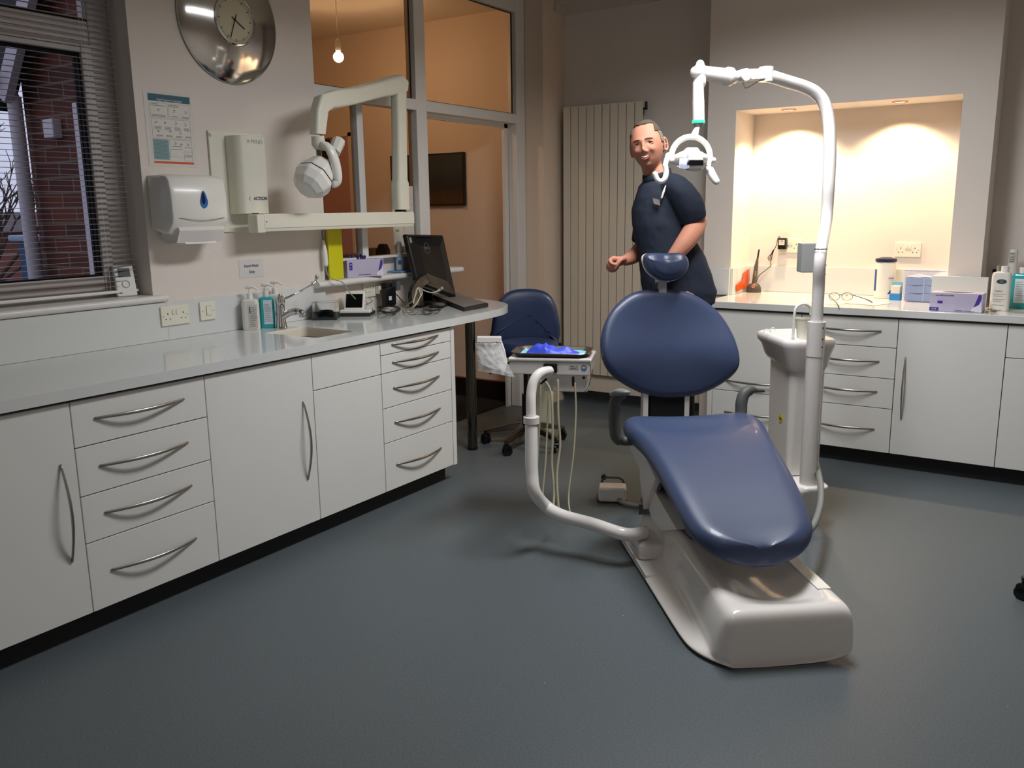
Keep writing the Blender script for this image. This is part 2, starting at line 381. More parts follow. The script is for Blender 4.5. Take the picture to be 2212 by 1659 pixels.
# ----- window 1: white plastic frame seen against the light, two lights over a transom
FX=-0.135
b=nb()
for (y0,y1,z0,z1) in ((WY0,WY1,WZ0+0.03,1.165),(WY0,WY1,2.60,WZ1),(WY0,0.38,1.165,2.60),(1.885,WY1,1.165,2.60),(0.38,1.885,2.165,2.262)):
    box(b,FX-0.07,FX,y0,y1,z0,z1,0.006)
for (y0,y1,z0,z1) in ((0.38,0.43,1.165,2.165),(1.835,1.885,1.165,2.165),(0.43,1.835,1.165,1.20),(0.43,1.835,2.13,2.165)):
    box(b,FX-0.055,FX+0.012,y0,y1,z0,z1,0.005)
w1=struct('window_1',b,mat('window_plastic',(196,188,184),0.4))
b=nb()
for (y0,y1,z0,z1) in ((0.43,0.436,1.20,2.13),(1.828,1.835,1.20,2.13),(0.43,1.835,2.122,2.13),(0.43,1.835,1.20,1.206),(0.38,1.885,2.262,2.27)): box(b,FX-0.05,FX-0.004,y0,y1,z0,z1)
link('seal',b,BLKM,w1)
pane('pane',FX-0.03,0.436,1.828,1.206,2.122,w1); pane('pane',FX-0.03,0.38,1.885,2.27,2.60,w1)
# venetian blind
bl=thing('venetian_blind','white venetian blind with open thin slats across the left wall window','blind',(-0.075,WY0+0.02,1.125))
b=nb(); z=0.03
while z<1.5:
    L0,L1=0.0,WY1-WY0-0.045
    q=[(-0.008,-0.0004),(-0.004,0.0005),(0.0,0.0008),(0.004,0.0005),(0.008,-0.0004)]
    tl=0.03
    loft(b,[[Vector((a,yy,z+c+a*tl)) for a,c in q]+[Vector((a,yy,z+c+a*tl-0.0005)) for a,c in reversed(q)] for yy in (L0,L1)])
    z+=0.0225
link('slats',b,mat('blind_slat',(176,172,174),0.4),bl,smooth=True)
bbox('bottom_rail',-0.013,0.013,0,WY1-WY0-0.045,0.0,0.012,WPL,bl,0.003)
b=nb()
for yy in (0.25,0.85,1.5): 
    for xx in (-0.0135,0.0135): cyl(b,(xx,yy,0.01),(xx,yy,1.5),0.0006,6)
link('ladder_cord',b,WPL,bl)

# ----- outside: brick wing with downpipe, window, gutter, sloping eaves; shed, hedge, bare trees
BR=brick_mat('outside_brick',(112,58,42),(78,42,36),(118,102,90),1.0,0.225,0.075,0.006)
b=nb(); box(b,-1.16,-0.33,2.13,2.3,-0.2,3.2)
wg=struct('wall_outside_wing',b,BR)
b=nb(); cyl(b,(-1.115,2.06,-0.1),(-1.115,2.06,2.05),0.034,16); tube(b,[(-1.115,2.06,2.03),(-1.13,2.04,2.09),(-1.20,2.0,2.13)],0.034,12)
dp=link('downpipe',b,mat('outside_white_pipe',(205,200,205),0.4),None,smooth=True); tag(dp,'white downpipe on the corner of the brick wing outside the window','pipe')
b=nb(); box(b,-1.9,-1.12,1.95,2.07,2.10,2.17,0.01); gt=link('gutter',b,mat('outside_grey_pipe',(120,112,112),0.5)); tag(gt,'grey gutter meeting the white downpipe outside the window','gutter')
ev=thing('gable_eaves','white sloping bargeboard with dark soffit on the brick wing outside','roof edge',(-0.62,2.06,2.72))
T=Matrix.Rotation(R(-52),4,'Y')
b=nb(); box(b,-0.85,0.3,-0.06,-0.02,-0.045,0.045,T=Matrix.Rotation(R(-53),4,'Y')); link('bargeboard',b,mat('outside_board',(196,190,196),0.5),ev)
b=nb(); box(b,-0.95,0.3,-0.05,0.05,0.045,0.24,T=Matrix.Rotation(R(-53),4,'Y')); link('soffit',b,mat('dark_soffit',(42,44,46),0.8),ev)
ow=thing('outside_window','white window with deep sill in the brick wing outside','window',(-0.50,2.13,1.13))
b=nb()
for (x0,x1,z0,z1) in ((-0.17,-0.13,0.0,0.86),(0.15,0.2,0.0,0.86),(-0.13,0.15,0.0,0.12),(-0.13,0.15,0.74,0.86)): box(b,x0,x1,-0.035,0.0,z0,z1,0.003)
link('frame',b,mat('outside_white',(222,216,222),0.5),ow)
b=nb(); box(b,-0.13,0.15,-0.015,-0.008,0.12,0.74); link('pane',b,mat('outside_pane',(96,92,88),0.15),ow)
b=nb(); box(b,-0.30,0.2,-0.16,0.0,-0.03,0.0,0.004); link('sill',b,MATS['outside_white'],ow)
b=nb(); box(b,-0.92,-0.83,2.08,2.13,1.84,1.93,0.006); la=link('outside_lamp_box',b,MATS['outside_white']); tag(la,'small white box on the outside brick wall beside the downpipe','box')
b=nb(); box(b,-30,-0.4,-14,12,-0.6,-0.5); gr=struct('ground_outside',b,mat('garden_ground',(92,84,70),0.95,noise=0.4,nscale=3))
BR2=brick_mat('far_brick',(134,84,72),(110,68,60),(150,130,120),1.0,0.4,0.15,0.02,vec=(R(90),0,R(90)))
fh=thing('brick_house','red brick house far beyond the trees outside the window','house',(-11,1,-0.5))
bbox('wall',-1,1,-6,6.5,0,1.75,BR2,fh)
b=nb(); loft(b,[[Vector((-1.2,y,1.74)),Vector((1.2,y,1.74)),Vector((0,y,2.02))] for y in (-6,6.6)]); link('roof',b,mat('roof_tile',(96,84,86),0.8),fh)
hg=nb(); random.seed(3)
for k in range(520):
    cx=random.uniform(-6.4,-5.4); cyy=random.uniform(-3,4.2); cz=random.uniform(-0.5,0.95)
    s=random.uniform(0.05,0.13); a=random.uniform(0,PI)
    box(hg,-s,s,-s*0.6,s*0.6,-0.01,0.01,T=Matrix.Translation((cx,cyy,cz))@Matrix.Rotation(a,4,(random.random(),random.random(),0.3)))
ho=link('hedge',hg,mat('hedge_leaf',(62,58,44),0.9,noise=0.5,nscale=4)); tag(ho,'dark garden hedge in front of the brick house outside the window','hedge',kind='stuff')
def tree(name,label,x,y,z,seed,h):
    random.seed(seed); t=thing(name,label,'tree',(x,y,z),0,'bare trees outside the window'); b=nb()
    def br(p,d,l,r,n):
        q=p+d*l; mid=(p+q)/2+Vector((random.uniform(-1,1),random.uniform(-1,1),random.uniform(-1,1)))*l*0.06
        tube(b,[p,mid,q],[r,r*0.8,r*0.62],5)
        if n==0: return
        for k in range(3 if n>1 else 3):
            ax=Vector((random.uniform(-1,1),random.uniform(-1,1),random.uniform(-0.3,1))).normalized()
            nd=(d+ax*0.75).normalized(); br(q,nd,l*random.uniform(0.62,0.8),r*0.6,n-1)
    br(Vector((0,0,0)),Vector((0.03,0.02,1)),h*0.33,0.05,5)
    link('branches',b,mat('bare_bark',(84,70,68),0.9),t); return t
tree('bare_tree','bare twiggy tree nearest the white downpipe outside the window',-3.3,2.6,-0.5,11,2.5)
tree('bare_tree','bare twiggy tree at the left edge of the window view',-4.6,2.1,-0.5,5,3.0)
sh=thing('blue_bin_store','blue post box like store with pale lid beyond the downpipe','store',(-2.3,2.75,-0.5))
bbox('body',-0.10,0.10,-0.1,0.1,0,1.80,mat('blue_paint',(48,84,120),0.5),sh,0.01); bbox('lid',-0.14,0.14,-0.14,0.14,1.80,1.84,mat('pale_blue',(150,170,200),0.5),sh,0.01)
# ================================================================= FITTED CABINETS
def bow_handle(parent,p0,p1,out,bow=0.034,r=0.0042,name='handle',sag=None):
    p0=Vector(p0);p1=Vector(p1);out=Vector(out); pts=[];rs=[]
    for k in range(25):
        t=k/24; s=math.sin(PI*t); pts.append(p0.lerp(p1,t)+out*(0.002+bow*s)+(Vector(sag)*s if sag else Vector((0,0,0)))); rs.append(r*(0.75+0.35*s))
    b=nb(); tube(b,pts,rs,10,flat=1.5); return link(name,b,STEEL,parent,smooth='all')
def front(parent,name,axis,plane,a0,a1,z0,z1,sgn):
    g=0.0018; th=0.019
    b=nb()
    if axis=='x': box(b,plane-th,plane,a0+g,a1-g,z0+g,z1-g,0.0022,2)
    else: box(b,a0+g,a1-g,plane,plane+th,z0+g,z1-g,0.0022,2)
    return link(name,b,CAB,parent,smooth=True)
XF=0.676
def left_unit(y0,y1,label,spec):
    # spec: list of (kind,z0,z1,handle) ; local coordinates relative to (0,y0,0)
    u=thing('cabinet_unit',label,'cabinet',(0.0,y0,0.0),0,'left run cabinet units'); w=y1-y0
    b=nb(); box(b,0.03,XF-0.0205,0.0008,w-0.0008,0.087,0.856); link('body',b,CABIN,u)
    for kind,z0,z1,h in spec:
        f=front(u,kind,'x',XF,0,w,z0,z1,1)
        if h:
            ht,a,b_,c=h
            if ht=='h': bow_handle(f,(XF,a-y0,c),(XF,b_-y0,c),(1,0,0))
            else: bow_handle(f,(XF,a-y0,c),(XF,a-y0,b_),(1,0,0))
    return u
D4=[(0.688,0.850,0.778),(0.515,0.688,0.608),(0.345,0.515,0.437),(0.091,0.345,0.222)]
left_unit(0.10,0.636,'white one door base unit at the near end of the left run',[('door',0.091,0.85,None)])
left_unit(0.636,1.172,'white base unit with one door and tall bow handle, left of the four drawers',[('door',0.091,0.85,('v',1.117,0.302,0.648))])
left_unit(1.172,1.708,'white base unit with four drawers and bow handles near the window',[('drawer',a,b,('h',1.252,1.61,c)) for a,b,c in D4])
left_unit(1.708,2.267,'white base unit with one plain door between four drawer unit and sink unit',[('door',0.091,0.85,('v',2.203,0.299,0.654))])
left_unit(2.267,2.713,'white sink base unit with fixed top panel and handleless door',[('panel',0.688,0.85,None),('door',0.091,0.688,None)])
left_unit(2.713,3.268,'white base unit with five narrow drawers at the desk end',[('drawer',0.778,0.85,('h',2.795,3.161,0.823)),('drawer',0.688,0.778,('h',2.795,3.161,0.735)),('drawer',0.514,0.688,('h',2.795,3.161,0.607)),('drawer',0.338,0.514,('h',2.795,3.161,0.432)),('drawer',0.091,0.338,('h',2.795,3.161,0.214))])
b=nb(); box(b,0.02,XF+0.001,3.2685,3.300,0.089,0.858,0.002); ep=link('end_panel',b,CAB,None,smooth=True); tag(ep,'thin white end panel closing the left run beside the five drawers','panel')
b=nb(); box(b,0.05,0.618,0.1,3.262,0.0,0.086); pk=link('plinth',b,PLINTH); tag(pk,'black plinth below the left run of cabinets','plinth')
# left worktop with sink cut-out and rounded desk end
XE=0.696
SK=[(0.222,2.405),(0.222,2.655),(0.572,2.655),(0.572,2.405)]
SKr=[(p[0],p[1]) for p in rrect(0.35,0.25,0.03,4,0.397,2.53)]
end=[(XE,0.1),(XE,3.25)]+[tuple(p)[:2] for p in smoothpath([(XE,3.30,0),(0.690,3.45,0),(0.682,3.62,0),(0.66,3.79,0),(0.60,3.94,0),(0.49,4.06,0),(0.34,4.14,0),(0.18,4.175,0),(0.05,4.182,0)],6)]+[(0.0,4.182),(0.0,0.1)]
b=nb(); prism(b,end,0.860,0.900,holes=[SKr],bev=0.0)
wt=link('worktop',b,TOP,None,smooth=True); tag(wt,'long white speckled worktop with rounded desk end along the left wall','worktop')
bevelmod(wt,0.004,3)
# upstand
b=nb(); box(b,0.0,0.019,0.1,WY1+0.05,0.9005,1.073,0.002); box(b,0.0,0.019,WY1+0.05,3.02,0.9005,1.072,0.002); us=link('worktop_upstand',b,TOP,None,smooth=True); tag(us,'white speckled upstand along the wall behind the left worktop','upstand')
# sink bowl
b=nb()
def rr3(w,h,r,z,cx=0.397,cy=2.53): return [Vector((p[0],p[1],z)) for p in rrect(w,h,r,4,cx,cy)]
loft(b,[rr3(0.35,0.25,0.03,0.8995),rr3(0.342,0.242,0.032,0.885),rr3(0.325,0.225,0.036,0.80),rr3(0.29,0.19,0.04,0.765),rr3(0.06,0.06,0.028,0.757)],cap=False)
vs=[v for v in b.verts if abs(v.co.z-0.757)<1e-4]; b.faces.new(vs) if False else bmesh.ops.contextual_create(b,geom=[e for e in b.edges if all(abs(v.co.z-0.757)<1e-4 for v in e.verts)])
sk=thing('sink','cream inset hand wash sink in the left worktop','sink',(0,0,0)); link('bowl',b,SINKM,sk,smooth=True)
b=nb(); lathe(b,[(0,0.0),(0.028,0.0),(0.03,0.002),(0.0,0.003)],(0.397,2.53,0.757),24); link('drain',b,CHROME,sk,smooth=True)
# desk leg
dl=thing('desk_leg','dark steel tubular leg under the rounded desk end','leg',(0.385,3.843,0))
b=nb(); cyl(b,(0,0,0.016),(0,0,0.858),0.0305,32); link('tube',b,CHROMED,dl,smooth=True); b=nb(); cyl(b,(0,0,0.0),(0,0,0.016),0.033,32); link('foot',b,BLK,dl,smooth=True)

# ----- right run under the niche
YF=4.699
def right_unit(x0,x1,label,spec):
    u=thing('cabinet_unit',label,'cabinet',(x0,0.0,0.0),0,'right run cabinet units'); w=x1-x0
    b=nb(); box(b,0.0008,w-0.0008,YF+0.0205,YB-0.01,0.087,0.856); link('body',b,CABIN,u)
    for kind,z0,z1,h in spec:
        f=front(u,kind,'y',YF,0,w,z0,z1,-1)
        if h:
            ht,a,b_,c=h
            if ht=='h': bow_handle(f,(a-x0,YF,c),(b_-x0,YF,c),(0,-1,0))
            else: bow_handle(f,(a-x0,YF,b_),(a-x0,YF,c),(0,-1,0),r=0.0046)
    return u
right_unit(1.608,2.130,'white base unit with two deep pull-outs behind the treatment chair back',[('drawer',0.355,0.85,('h',1.69,2.05,0.418)),('drawer',0.091,0.355,('h',1.69,2.05,0.222))])
right_unit(2.130,2.649,'white base unit with four drawers behind the lamp pole',[('drawer',a,b,('h',2.21,2.565,c)) for a,b,c in D4])
right_unit(2.649,3.169,'white base unit with one door and tall handle right of the lamp pole drawers',[('door',0.091,0.85,('v',2.697,0.296,0.644))])
right_unit(3.169,3.72,'white base unit at the right picture edge with small panel over a door',[('panel',0.680,0.85,None),('door',0.091,0.680,None)])
b=nb(); box(b,1.576,1.607,YF,YB-0.01,0.0,0.858,0.002); ep=link('end_panel',b,CAB,None,smooth=True); tag(ep,'white end panel at the left end of the right run of cabinets','panel')
b=nb(); box(b,1.608,3.72,YF+0.055,YF+0.075,0,0.086); pk=link('plinth',b,PLINTH); tag(pk,'black plinth below the right run of cabinets','plinth')
b=nb(); pts=[(1.585,4.679),(3.74,4.679),(3.74,YR),(2.990,YR),(2.990,YB),(NX1,YB),(NX1,NY),(NX0,NY),(NX0,YB),(1.55,YB),(1.55,4.70)]
prism(b,pts,0.860,0.900); wt=link('worktop',b,TOP,None,smooth=True); tag(wt,'white speckled worktop running into the lit niche','worktop'); bevelmod(wt,0.004,3)
b=nb(); box(b,1.39,NX0-0.001,YB-0.018,YB-0.0005,0.9005,1.07,0.002); box(b,NX0+0.0005,NX0+0.018,YB,NY,0.9005,1.07,0.002); box(b,NX0+0.018,NX1-0.001,NY-0.018,NY-0.0005,0.9005,1.07,0.002)
us=link('worktop_upstand',b,TOP,None,smooth=True); tag(us,'white speckled upstand around the inside of the lit niche','upstand')
b=nb(); box(b,NX1-0.075,3.03,YB-0.035,YB-0.0005,0.9005,1.062,0.003); box(b,NX1-0.075,NX1-0.0005,YB-0.0005,NY-0.019,0.9005,1.062,0.003)
bx_=link('pier_casing',b,TOP,None,smooth=True); tag(bx_,'white boxed casing around the foot of the right niche pier','casing')

# ----- niche downlights
for k,(sx,sy) in enumerate(SPOTS):
    d=thing('downlight',['recessed warm downlight in the niche ceiling nearer the lamp pole','recessed warm downlight in the niche ceiling at its right end'][k],'light',(sx,sy,NT),0,'niche downlights')
    b=nb(); lathe(b,[(0.030,-0.001),(0.034,-0.006),(0.042,-0.005),(0.045,-0.001)],seg=32); link('bezel',b,mat('bezel_brass',(196,150,120),0.3,0.6),d,smooth=True)
    b=nb(); lathe(b,[(0,-0.003),(0.030,-0.003),(0.030,-0.001),(0,-0.001)],seg=24); link('lens',b,mat('spot_lens',(255,240,230),0.5,emit=(255,226,190),estr=3.0),d)
# ----- corridor pendant bulb
pd=thing('pendant_bulb','bare glowing bulb hanging from a white ceiling rose in the corridor','light',(LAMP[0],LAMP[1],LAMP[2]))
b=nb(); lathe(b,[(0,-0.03)]+[(0.033*math.cos(R(a)),0.033*math.sin(R(a))) for a in range(-60,61,15)]+[(0.014,0.04),(0.0,0.042)],seg=24)
bulb=link('bulb',b,mat('bulb_glow',(255,240,200),0.5,emit=(255,214,150),estr=30.0),pd,smooth=True); bulb.visible_shadow=False if False else True
b=nb(); lathe(b,[(0,0.04),(0.018,0.04),(0.021,0.06),(0.018,0.10),(0.008,0.115),(0,0.115)],seg=20); link('lamp_holder',b,CREAM,pd,smooth=True)
b=nb(); cyl(b,(0,0,0.112),(0,0,0.36),0.003,8); link('cord',b,CREAM,pd,smooth=True)
b=nb(); lathe(b,[(0,0.355),(0.03,0.355),(0.045,0.362),(0.046,0.384),(0,0.384)],seg=28); link('ceiling_rose',b,CREAM,pd,smooth=True)
# radiator: vertical panels
rd=thing('radiator','tall cream column radiator with flat vertical panels on the back wall','radiator',(0.0,YR,0.0))
RX0,RX1,RZ0,RZ1=0.205,0.835,0.240,2.178; n=10; w_=(RX1-RX0)/n
b=nb()
for k in range(n): box(b,RX0+k*w_+0.0028,RX0+(k+1)*w_-0.0028,-0.118,-0.105,RZ0,RZ1,0.003)
link('panels',b,RADM,rd,smooth=True)
for z in (RZ0+0.03,RZ1-0.07):
    b=nb(); cyl(b,(RX0+0.01,-0.09,z),(RX1-0.01,-0.09,z),0.017,16); link('header_pipe',b,mat('radiator_dark_gap',(96,84,70),0.6),rd,smooth=True)
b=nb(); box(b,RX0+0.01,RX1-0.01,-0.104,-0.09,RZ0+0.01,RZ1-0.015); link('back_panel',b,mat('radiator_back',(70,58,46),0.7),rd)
for x in (RX0+0.12,RX1-0.12):
    for z in (0.5,1.9): bbox('bracket',x-0.02,x+0.02,-0.09,-0.001,z,z+0.04,STEEL,rd)
b=nb(); cyl(b,(RX1+0.012,-0.09,RZ1-0.05),(RX1+0.012,-0.09,RZ1-0.005),0.009,12); cyl(b,(RX1-0.01,-0.09,RZ1-0.05),(RX1+0.02,-0.09,RZ1-0.05),0.008,12); link('bleed_valve',b,BLK,rd,smooth=True)
# ================================================================= TREATMENT CHAIR
def cthing(name,label,cat,off=(0,0,0),group=None):
    o=Vector(off); loc=CO+PDv*o.x+AD*o.y+Vector((0,0,o.z)); return thing(name,label,cat,loc,CHROT,group)
ch=cthing('treatment_chair','blue vinyl dental chair with head cushion and white moulded base','dental chair')
ADWHITE=WPL2
def pillow(outline,tfun,th,steps=7,edge=0.03,crown=0.012,inset=0.0):
    """outline: list of 2-D points; tfun(p2,depth)->3-D; th thickness; rounded rim"""
    n=len(outline); cx=sum(p[0] for p in outline)/n; cy=sum(p[1] for p in outline)/n
    P=[Vector((p[0],p[1])) for p in outline]
    nr=[]
    for i in range(n):
        d=(P[(i+1)%n]-P[i-1]).normalized(); q=Vector((d.y,-d.x))
        if q.dot(P[i]-Vector((cx,cy)))<0: q=-q
        nr.append(q)
    C2=Vector((cx,cy)); rings=[]
    rings.append([tfun(C2+(p-C2)*0.0001,th) for p in P])
    rings.append([tfun(C2+(p-C2)*0.6,th) for p in P])
    for k in range(steps+1):
        a=PI*k/steps; ins=edge*(1-math.sin(a)); dep=th/2+th/2*math.cos(a)
        rings.append([tfun(p-q*ins,dep) for p,q in zip(P,nr)])
    rings.append([tfun(C2+(p-q*edge-C2)*0.94,-crown*0.25) for p,q in zip(P,nr)])
    for f,c in ((0.8,0.55),(0.6,0.8),(0.35,0.95),(0.12,1.0)): rings.append([tfun(C2+(p-q*edge-C2)*f,-crown*c) for p,q in zip(P,nr)])
    return rings
# --- backrest
T0=1.37
def back_pt(q,dep):
    x,z=q; lumb=0.018*math.exp(-((z-0.80)/0.10)**2)-0.010*math.exp(-((z-0.98)/0.12)**2)
    wing=-0.05*(abs(x)/0.3)**2.5
    return Vector((x,T0+(z-0.84)*0.20+dep-lumb*(1 if dep<0.02 else 0)+wing,z))
BO=[(1447,629),(1487,632),(1522,645),(1552,667),(1574,694),(1589,728),(1595,765),(1592,792),(1576,815),(1548,836),(1515,852),(1482,859),(1447,861),(1412,858),(1378,847),(1345,829),(1318,808),(1302,782),(1297,752),(1302,720),(1316,690),(1340,662),(1372,640),(1408,631)]
bo=[CTt(u,v,T0-0.03) for u,v in BO]; bo=[(p.x,p.z) for p in smoothpath([Vector((p.x,p.z,0)) for p in [Vector((q.x,q.z,0)) if False else q for q in bo]] if False else [Vector((p.x,p.z,0)) for p in bo],3,closed=True)] if False else [(p.x,p.z) for p in bo]
def dense(pts,k=4): return [(p.x,p.y) for p in smoothpath([Vector((a,b,0)) for a,b in pts],k,closed=True)]
b=nb(); loft(b,pillow(dense(bo),back_pt,0.075,edge=0.036,crown=0.014)); link('backrest',b,VINYL,ch,smooth='all')
bc=[(x*0.93,0.84+(z-0.84)*0.93) for x,z in bo]
b=nb(); loft(b,pillow(dense(bc),lambda q,d: back_pt(q,d+0.07),0.03,edge=0.02,crown=0)); link('backrest_shell',b,ADWHITE,ch,smooth='all')
# --- headrest
HO=[(1394,570),(1393,557),(1400,549),(1420,546.5),(1442,548),(1465,546.5),(1480,549),(1489,560),(1489.5,575),(1482,590),(1466,602),(1447,607.5),(1428,605),(1410,595),(1399,583)]
TH=1.40
ho=[CTt(u,v,TH) for u,v in HO]; ho=[(p.x,p.z) for p in ho]; hcx=sum(p[0] for p in ho)/len(ho); hcz=sum(p[1] for p in ho)/len(ho)
def head_pt(q,dep):
    x,z=q; return Vector((x,TH+(z-hcz)*0.25+dep+0.022*math.exp(-((x-hcx)/0.04)**2)-0.010,z))
b=nb(); loft(b,pillow(dense(ho,4),head_pt,0.06,edge=0.025,crown=0.012)); link('headrest',b,VINYL,ch,smooth='all')
b=nb(); loft(b,pillow(dense([(hcx+(x-hcx)*1.03,hcz-0.004+(z-hcz)*1.03) for x,z in ho],4),lambda q,d: head_pt(q,d+0.048),0.016,edge=0.006,crown=0)); link('headrest_shell',b,ADWHITE,ch,smooth='all')
a0=CTt(1433,601,TH+0.03); a1=CTt(1431,640,TH+0.05)
hb=nb(); box(hb,a0.x-0.020,a0.x+0.018,TH+0.03,TH+0.055,a1.z,a0.z+0.04,0.004); hbo=link('headrest_bar',hb,GREY,ch,smooth=True)
b=nb(); cyl(b,(a0.x-0.032,TH+0.045,a0.z-0.012),(a0.x+0.032,TH+0.045,a0.z-0.012),0.012,14); link('headrest_pivot',b,CHROME,hbo,smooth=True)
# --- backrest mount (black stem with white cheeks)
bm0=CTt(1410,893,1.30); bm1=CTt(1490,893,1.30)
b=nb(); box(b,bm0.x,bm1.x,1.345,1.40,0.43,0.66,0.006); bk=link('back_mount',b,BLKM,ch,smooth=True)
for u0,u1 in ((1396.5,1408),(1487,1498)):
    p0=CTt(u0,893,1.28); p1=CTt(u1,893,1.28)
    b=nb(); box(b,p0.x,p1.x,1.34,1.39,0.45,0.66,0.003); link('mount_cheek',b,ADWHITE,bk,smooth=True)
# --- seat and legrest cushion: stations from the rear edge to the toe
ST=[(1.16,0.535,0.20),(1.13,0.566,0.262),(1.09,0.578,0.293),(1.02,0.572,0.306),(0.95,0.565,0.300),(0.88,0.556,0.283),(0.78,0.535,0.266),(0.65,0.502,0.258),(0.50,0.458,0.249),(0.38,0.418,0.238),(0.30,0.390,0.226),(0.255,0.378,0.210),(0.215,0.364,0.183),(0.188,0.352,0.145),(0.172,0.342,0.095),(0.166,0.335,0.035)]
b=nb(); rings=[]
for (t,z,w) in ST:
    th=0.085 if t>0.3 else 0.078
    e=min(0.04,w*0.5); sh=-0.016*max(0,min(1,(0.6-t)/0.4))
    saddle=-0.022*math.exp(-((t-0.98)/0.07)**2)
    prof=[]
    for k in range(0,9):   # right rim: top -> bottom
        a=R(90-180*k/8); prof.append((w-e+e*math.cos(a),-th/2+th/2*math.sin(a)))
    top=[]
    for xk in (-0.9,-0.7,-0.4,-0.15,0.15,0.4,0.7,0.9):
        x=xk*(w-e); top.append((x,0.004-0.010*(1-xk*xk)+saddle*(1-abs(xk)**1.5)))
    left=[(-(x),zz) for x,zz in reversed(prof)]
    bot=[(x*(w-e),-th) for x in (0.6,0.2,-0.2,-0.6)]
    ring=[(x,zz) for x,zz in top]+prof+bot+left
    rings.append([Vector((x+sh,t,z+zz)) for x,zz in ring])
loft(b,rings); so=link('seat',b,VINYL,ch,smooth='all'); subsurf(so,1)
b=nb()
rings=[]
for (t,z,w) in ((1.08,0.49,0.25),(0.9,0.475,0.24),(0.7,0.43,0.21),(0.5,0.375,0.18),(0.34,0.33,0.13)):
    rings.append([Vector((x,t,zz)) for x,zz in ((-w,z),(w,z),(w*0.9,z-0.035),(-w*0.9,z-0.035))])
loft(b,rings); link('seat_pan',b,ADWHITE,ch)
# --- side covers of the lift arms (white blades with black gaps)
def blade(name,pts,x,th,m,par):
    q=[CSs(u,v,x) for u,v in pts]; c=nb()
    loft(c,[[Vector((x+dx,p.y,p.z)) for p in q] for dx in (0,th)]); return link(name,c,m,par)
blade('lift_cover',[(1361,956),(1378,956),(1416,1033),(1390,1100),(1383,1040),(1381,1010),(1361,972)],-0.21,0.03,ADWHITE,ch)
blade('lift_arm',[(1411,1056),(1462,1144),(1428,1146),(1409,1122),(1402,1102)],-0.19,0.36,ADWHITE,ch)
blade('lift_bearing',[(1413,1038),(1429,1046),(1426,1060),(1410,1058)],-0.185,0.30,BLK,ch)
blade('lift_bearing',[(1380,1090),(1400,1090),(1404,1110),(1380,1112)],-0.185,0.30,BLK,ch)
b=nb(); box(b,-0.13,0.13,0.62,0.92,0.19,0.34,0.01); link('lift_column',b,mat('lift_grey',(120,116,110),0.5),ch,smooth=True)
# --- base moulding
bs=[(-0.018,0.02,-0.180,0,0),(-0.020,0.55,-0.190,0,0),(-0.018,0.80,-0.200,0,0),(-0.006,0.95,-0.215,0,0),(0.02,1.0,-0.240,0.0,0),(0.065,1.0,-0.268,0.25,0),(0.12,1.0,-0.288,0.8,0),(0.20,1.0,-0.295,1.0,0),(0.5,1.0,-0.295,1.0,0),(0.8,1.02,-0.296,1.0,0),(1.0,1.0,-0.297,0.7,0),(1.12,0.95,-0.297,0,0),(1.20,0.8,-0.28,0,0),(1.21,0.02,-0.28,0,0)]
b=nb(); rings=[]; H=0.192
for (t,zs,xl,dish,_) in bs:
    fl=0.016 if t>-0.01 else 0.016*zs
    cl=-0.196+0.050*max(0,min(1,t/0.9)); front=t<0.06
    if t<0.0: cl=max(cl,xl+0.012)
    ft=max(cl-0.038,xl+0.004); xin=max(xl+0.003,min(xl+0.075,ft-0.006))
    pr=[(xl,0.0),(xl,fl),(xl+0.01,fl+0.007*zs),(xin,min(fl+0.016,0.3*H*zs)),(ft,max(min(fl+0.02,0.4*H*zs),0.05*zs)),((cl+ft)/2,H*0.72*zs),(cl,H*0.97*zs),(cl+0.03,H*zs)]
    dz=H*zs-0.055*dish
    pr+=[(cl+0.075,H*zs-0.02*dish),(-0.03,dz),(0.06,dz),(0.125,H*zs-0.03*dish),(0.150,H*zs-0.006*dish),(0.165,H*zs),(0.200,H*zs*0.995),(0.216,H*zs*0.93),(0.2195,H*zs*0.75),(0.22,0.0)]
    rings.append([Vector((x,t,z)) for x,z in pr])
loft(b,rings); bo_=link('base',b,ADWHITE,ch,smooth='all'); subsurf(bo_,2)
b=nb(); box(b,-0.293,-0.188,0.66,1.14,0.014,0.032,0.003); box(b,-0.285,-0.17,0.80,1.0,0.03,0.10,0.02); link('base_cover',b,ADWHITE,bo_,smooth=True)
b=nb(); box(b,0.158,0.205,0.12,0.62,0.1905,0.1945,0.002); link('switch_panel',b,WPL,bo_,smooth=True)
b=nb(); box(b,-0.1,0.12,0.78,1.22,0.10,0.20,0.02); link('rear_housing',b,ADWHITE,bo_,smooth=True)
# --- armrests
la=smoothpath([CTt(1372,952,0.98),CTt(1345,952,0.98),CTt(1331,942,0.98),CTt(1328,915,0.99),CTt(1327,885,1.0),CTt(1331,862,1.01),CTt(1342,851,1.0)],6)
b=nb(); tube(b,la,[0.020]*8+[0.025]*(len(la)-8),14,roundcap=True); lo=link('armrest',b,DGPL,ch,smooth='all')
b=nb(); p0=CTt(1327,851,1.02); p1=CTt(1352,848,0.86); tube(b,[p0,p0.lerp(p1,0.5)+Vector((0,0,0.006)),p1],[0.022,0.027,0.02],14,flat=0.55,roundcap=True); link('arm_pad',b,GPL,lo,smooth='all')
ra=smoothpath([CTt(1600,905,1.12),CTt(1601,890,1.13),CTt(1602,868,1.14),CTt(1608,851,1.15),CTt(1620,843,1.16),CTt(1632,843,1.17)],6)
b=nb(); tube(b,ra,[0.026]*20+[0.024]*(len(ra)-20-6)+[0.02,0.018,0.016,0.014,0.012,0.012],14,roundcap=True); ro=link('armrest',b,DGPL,ch,smooth='all')
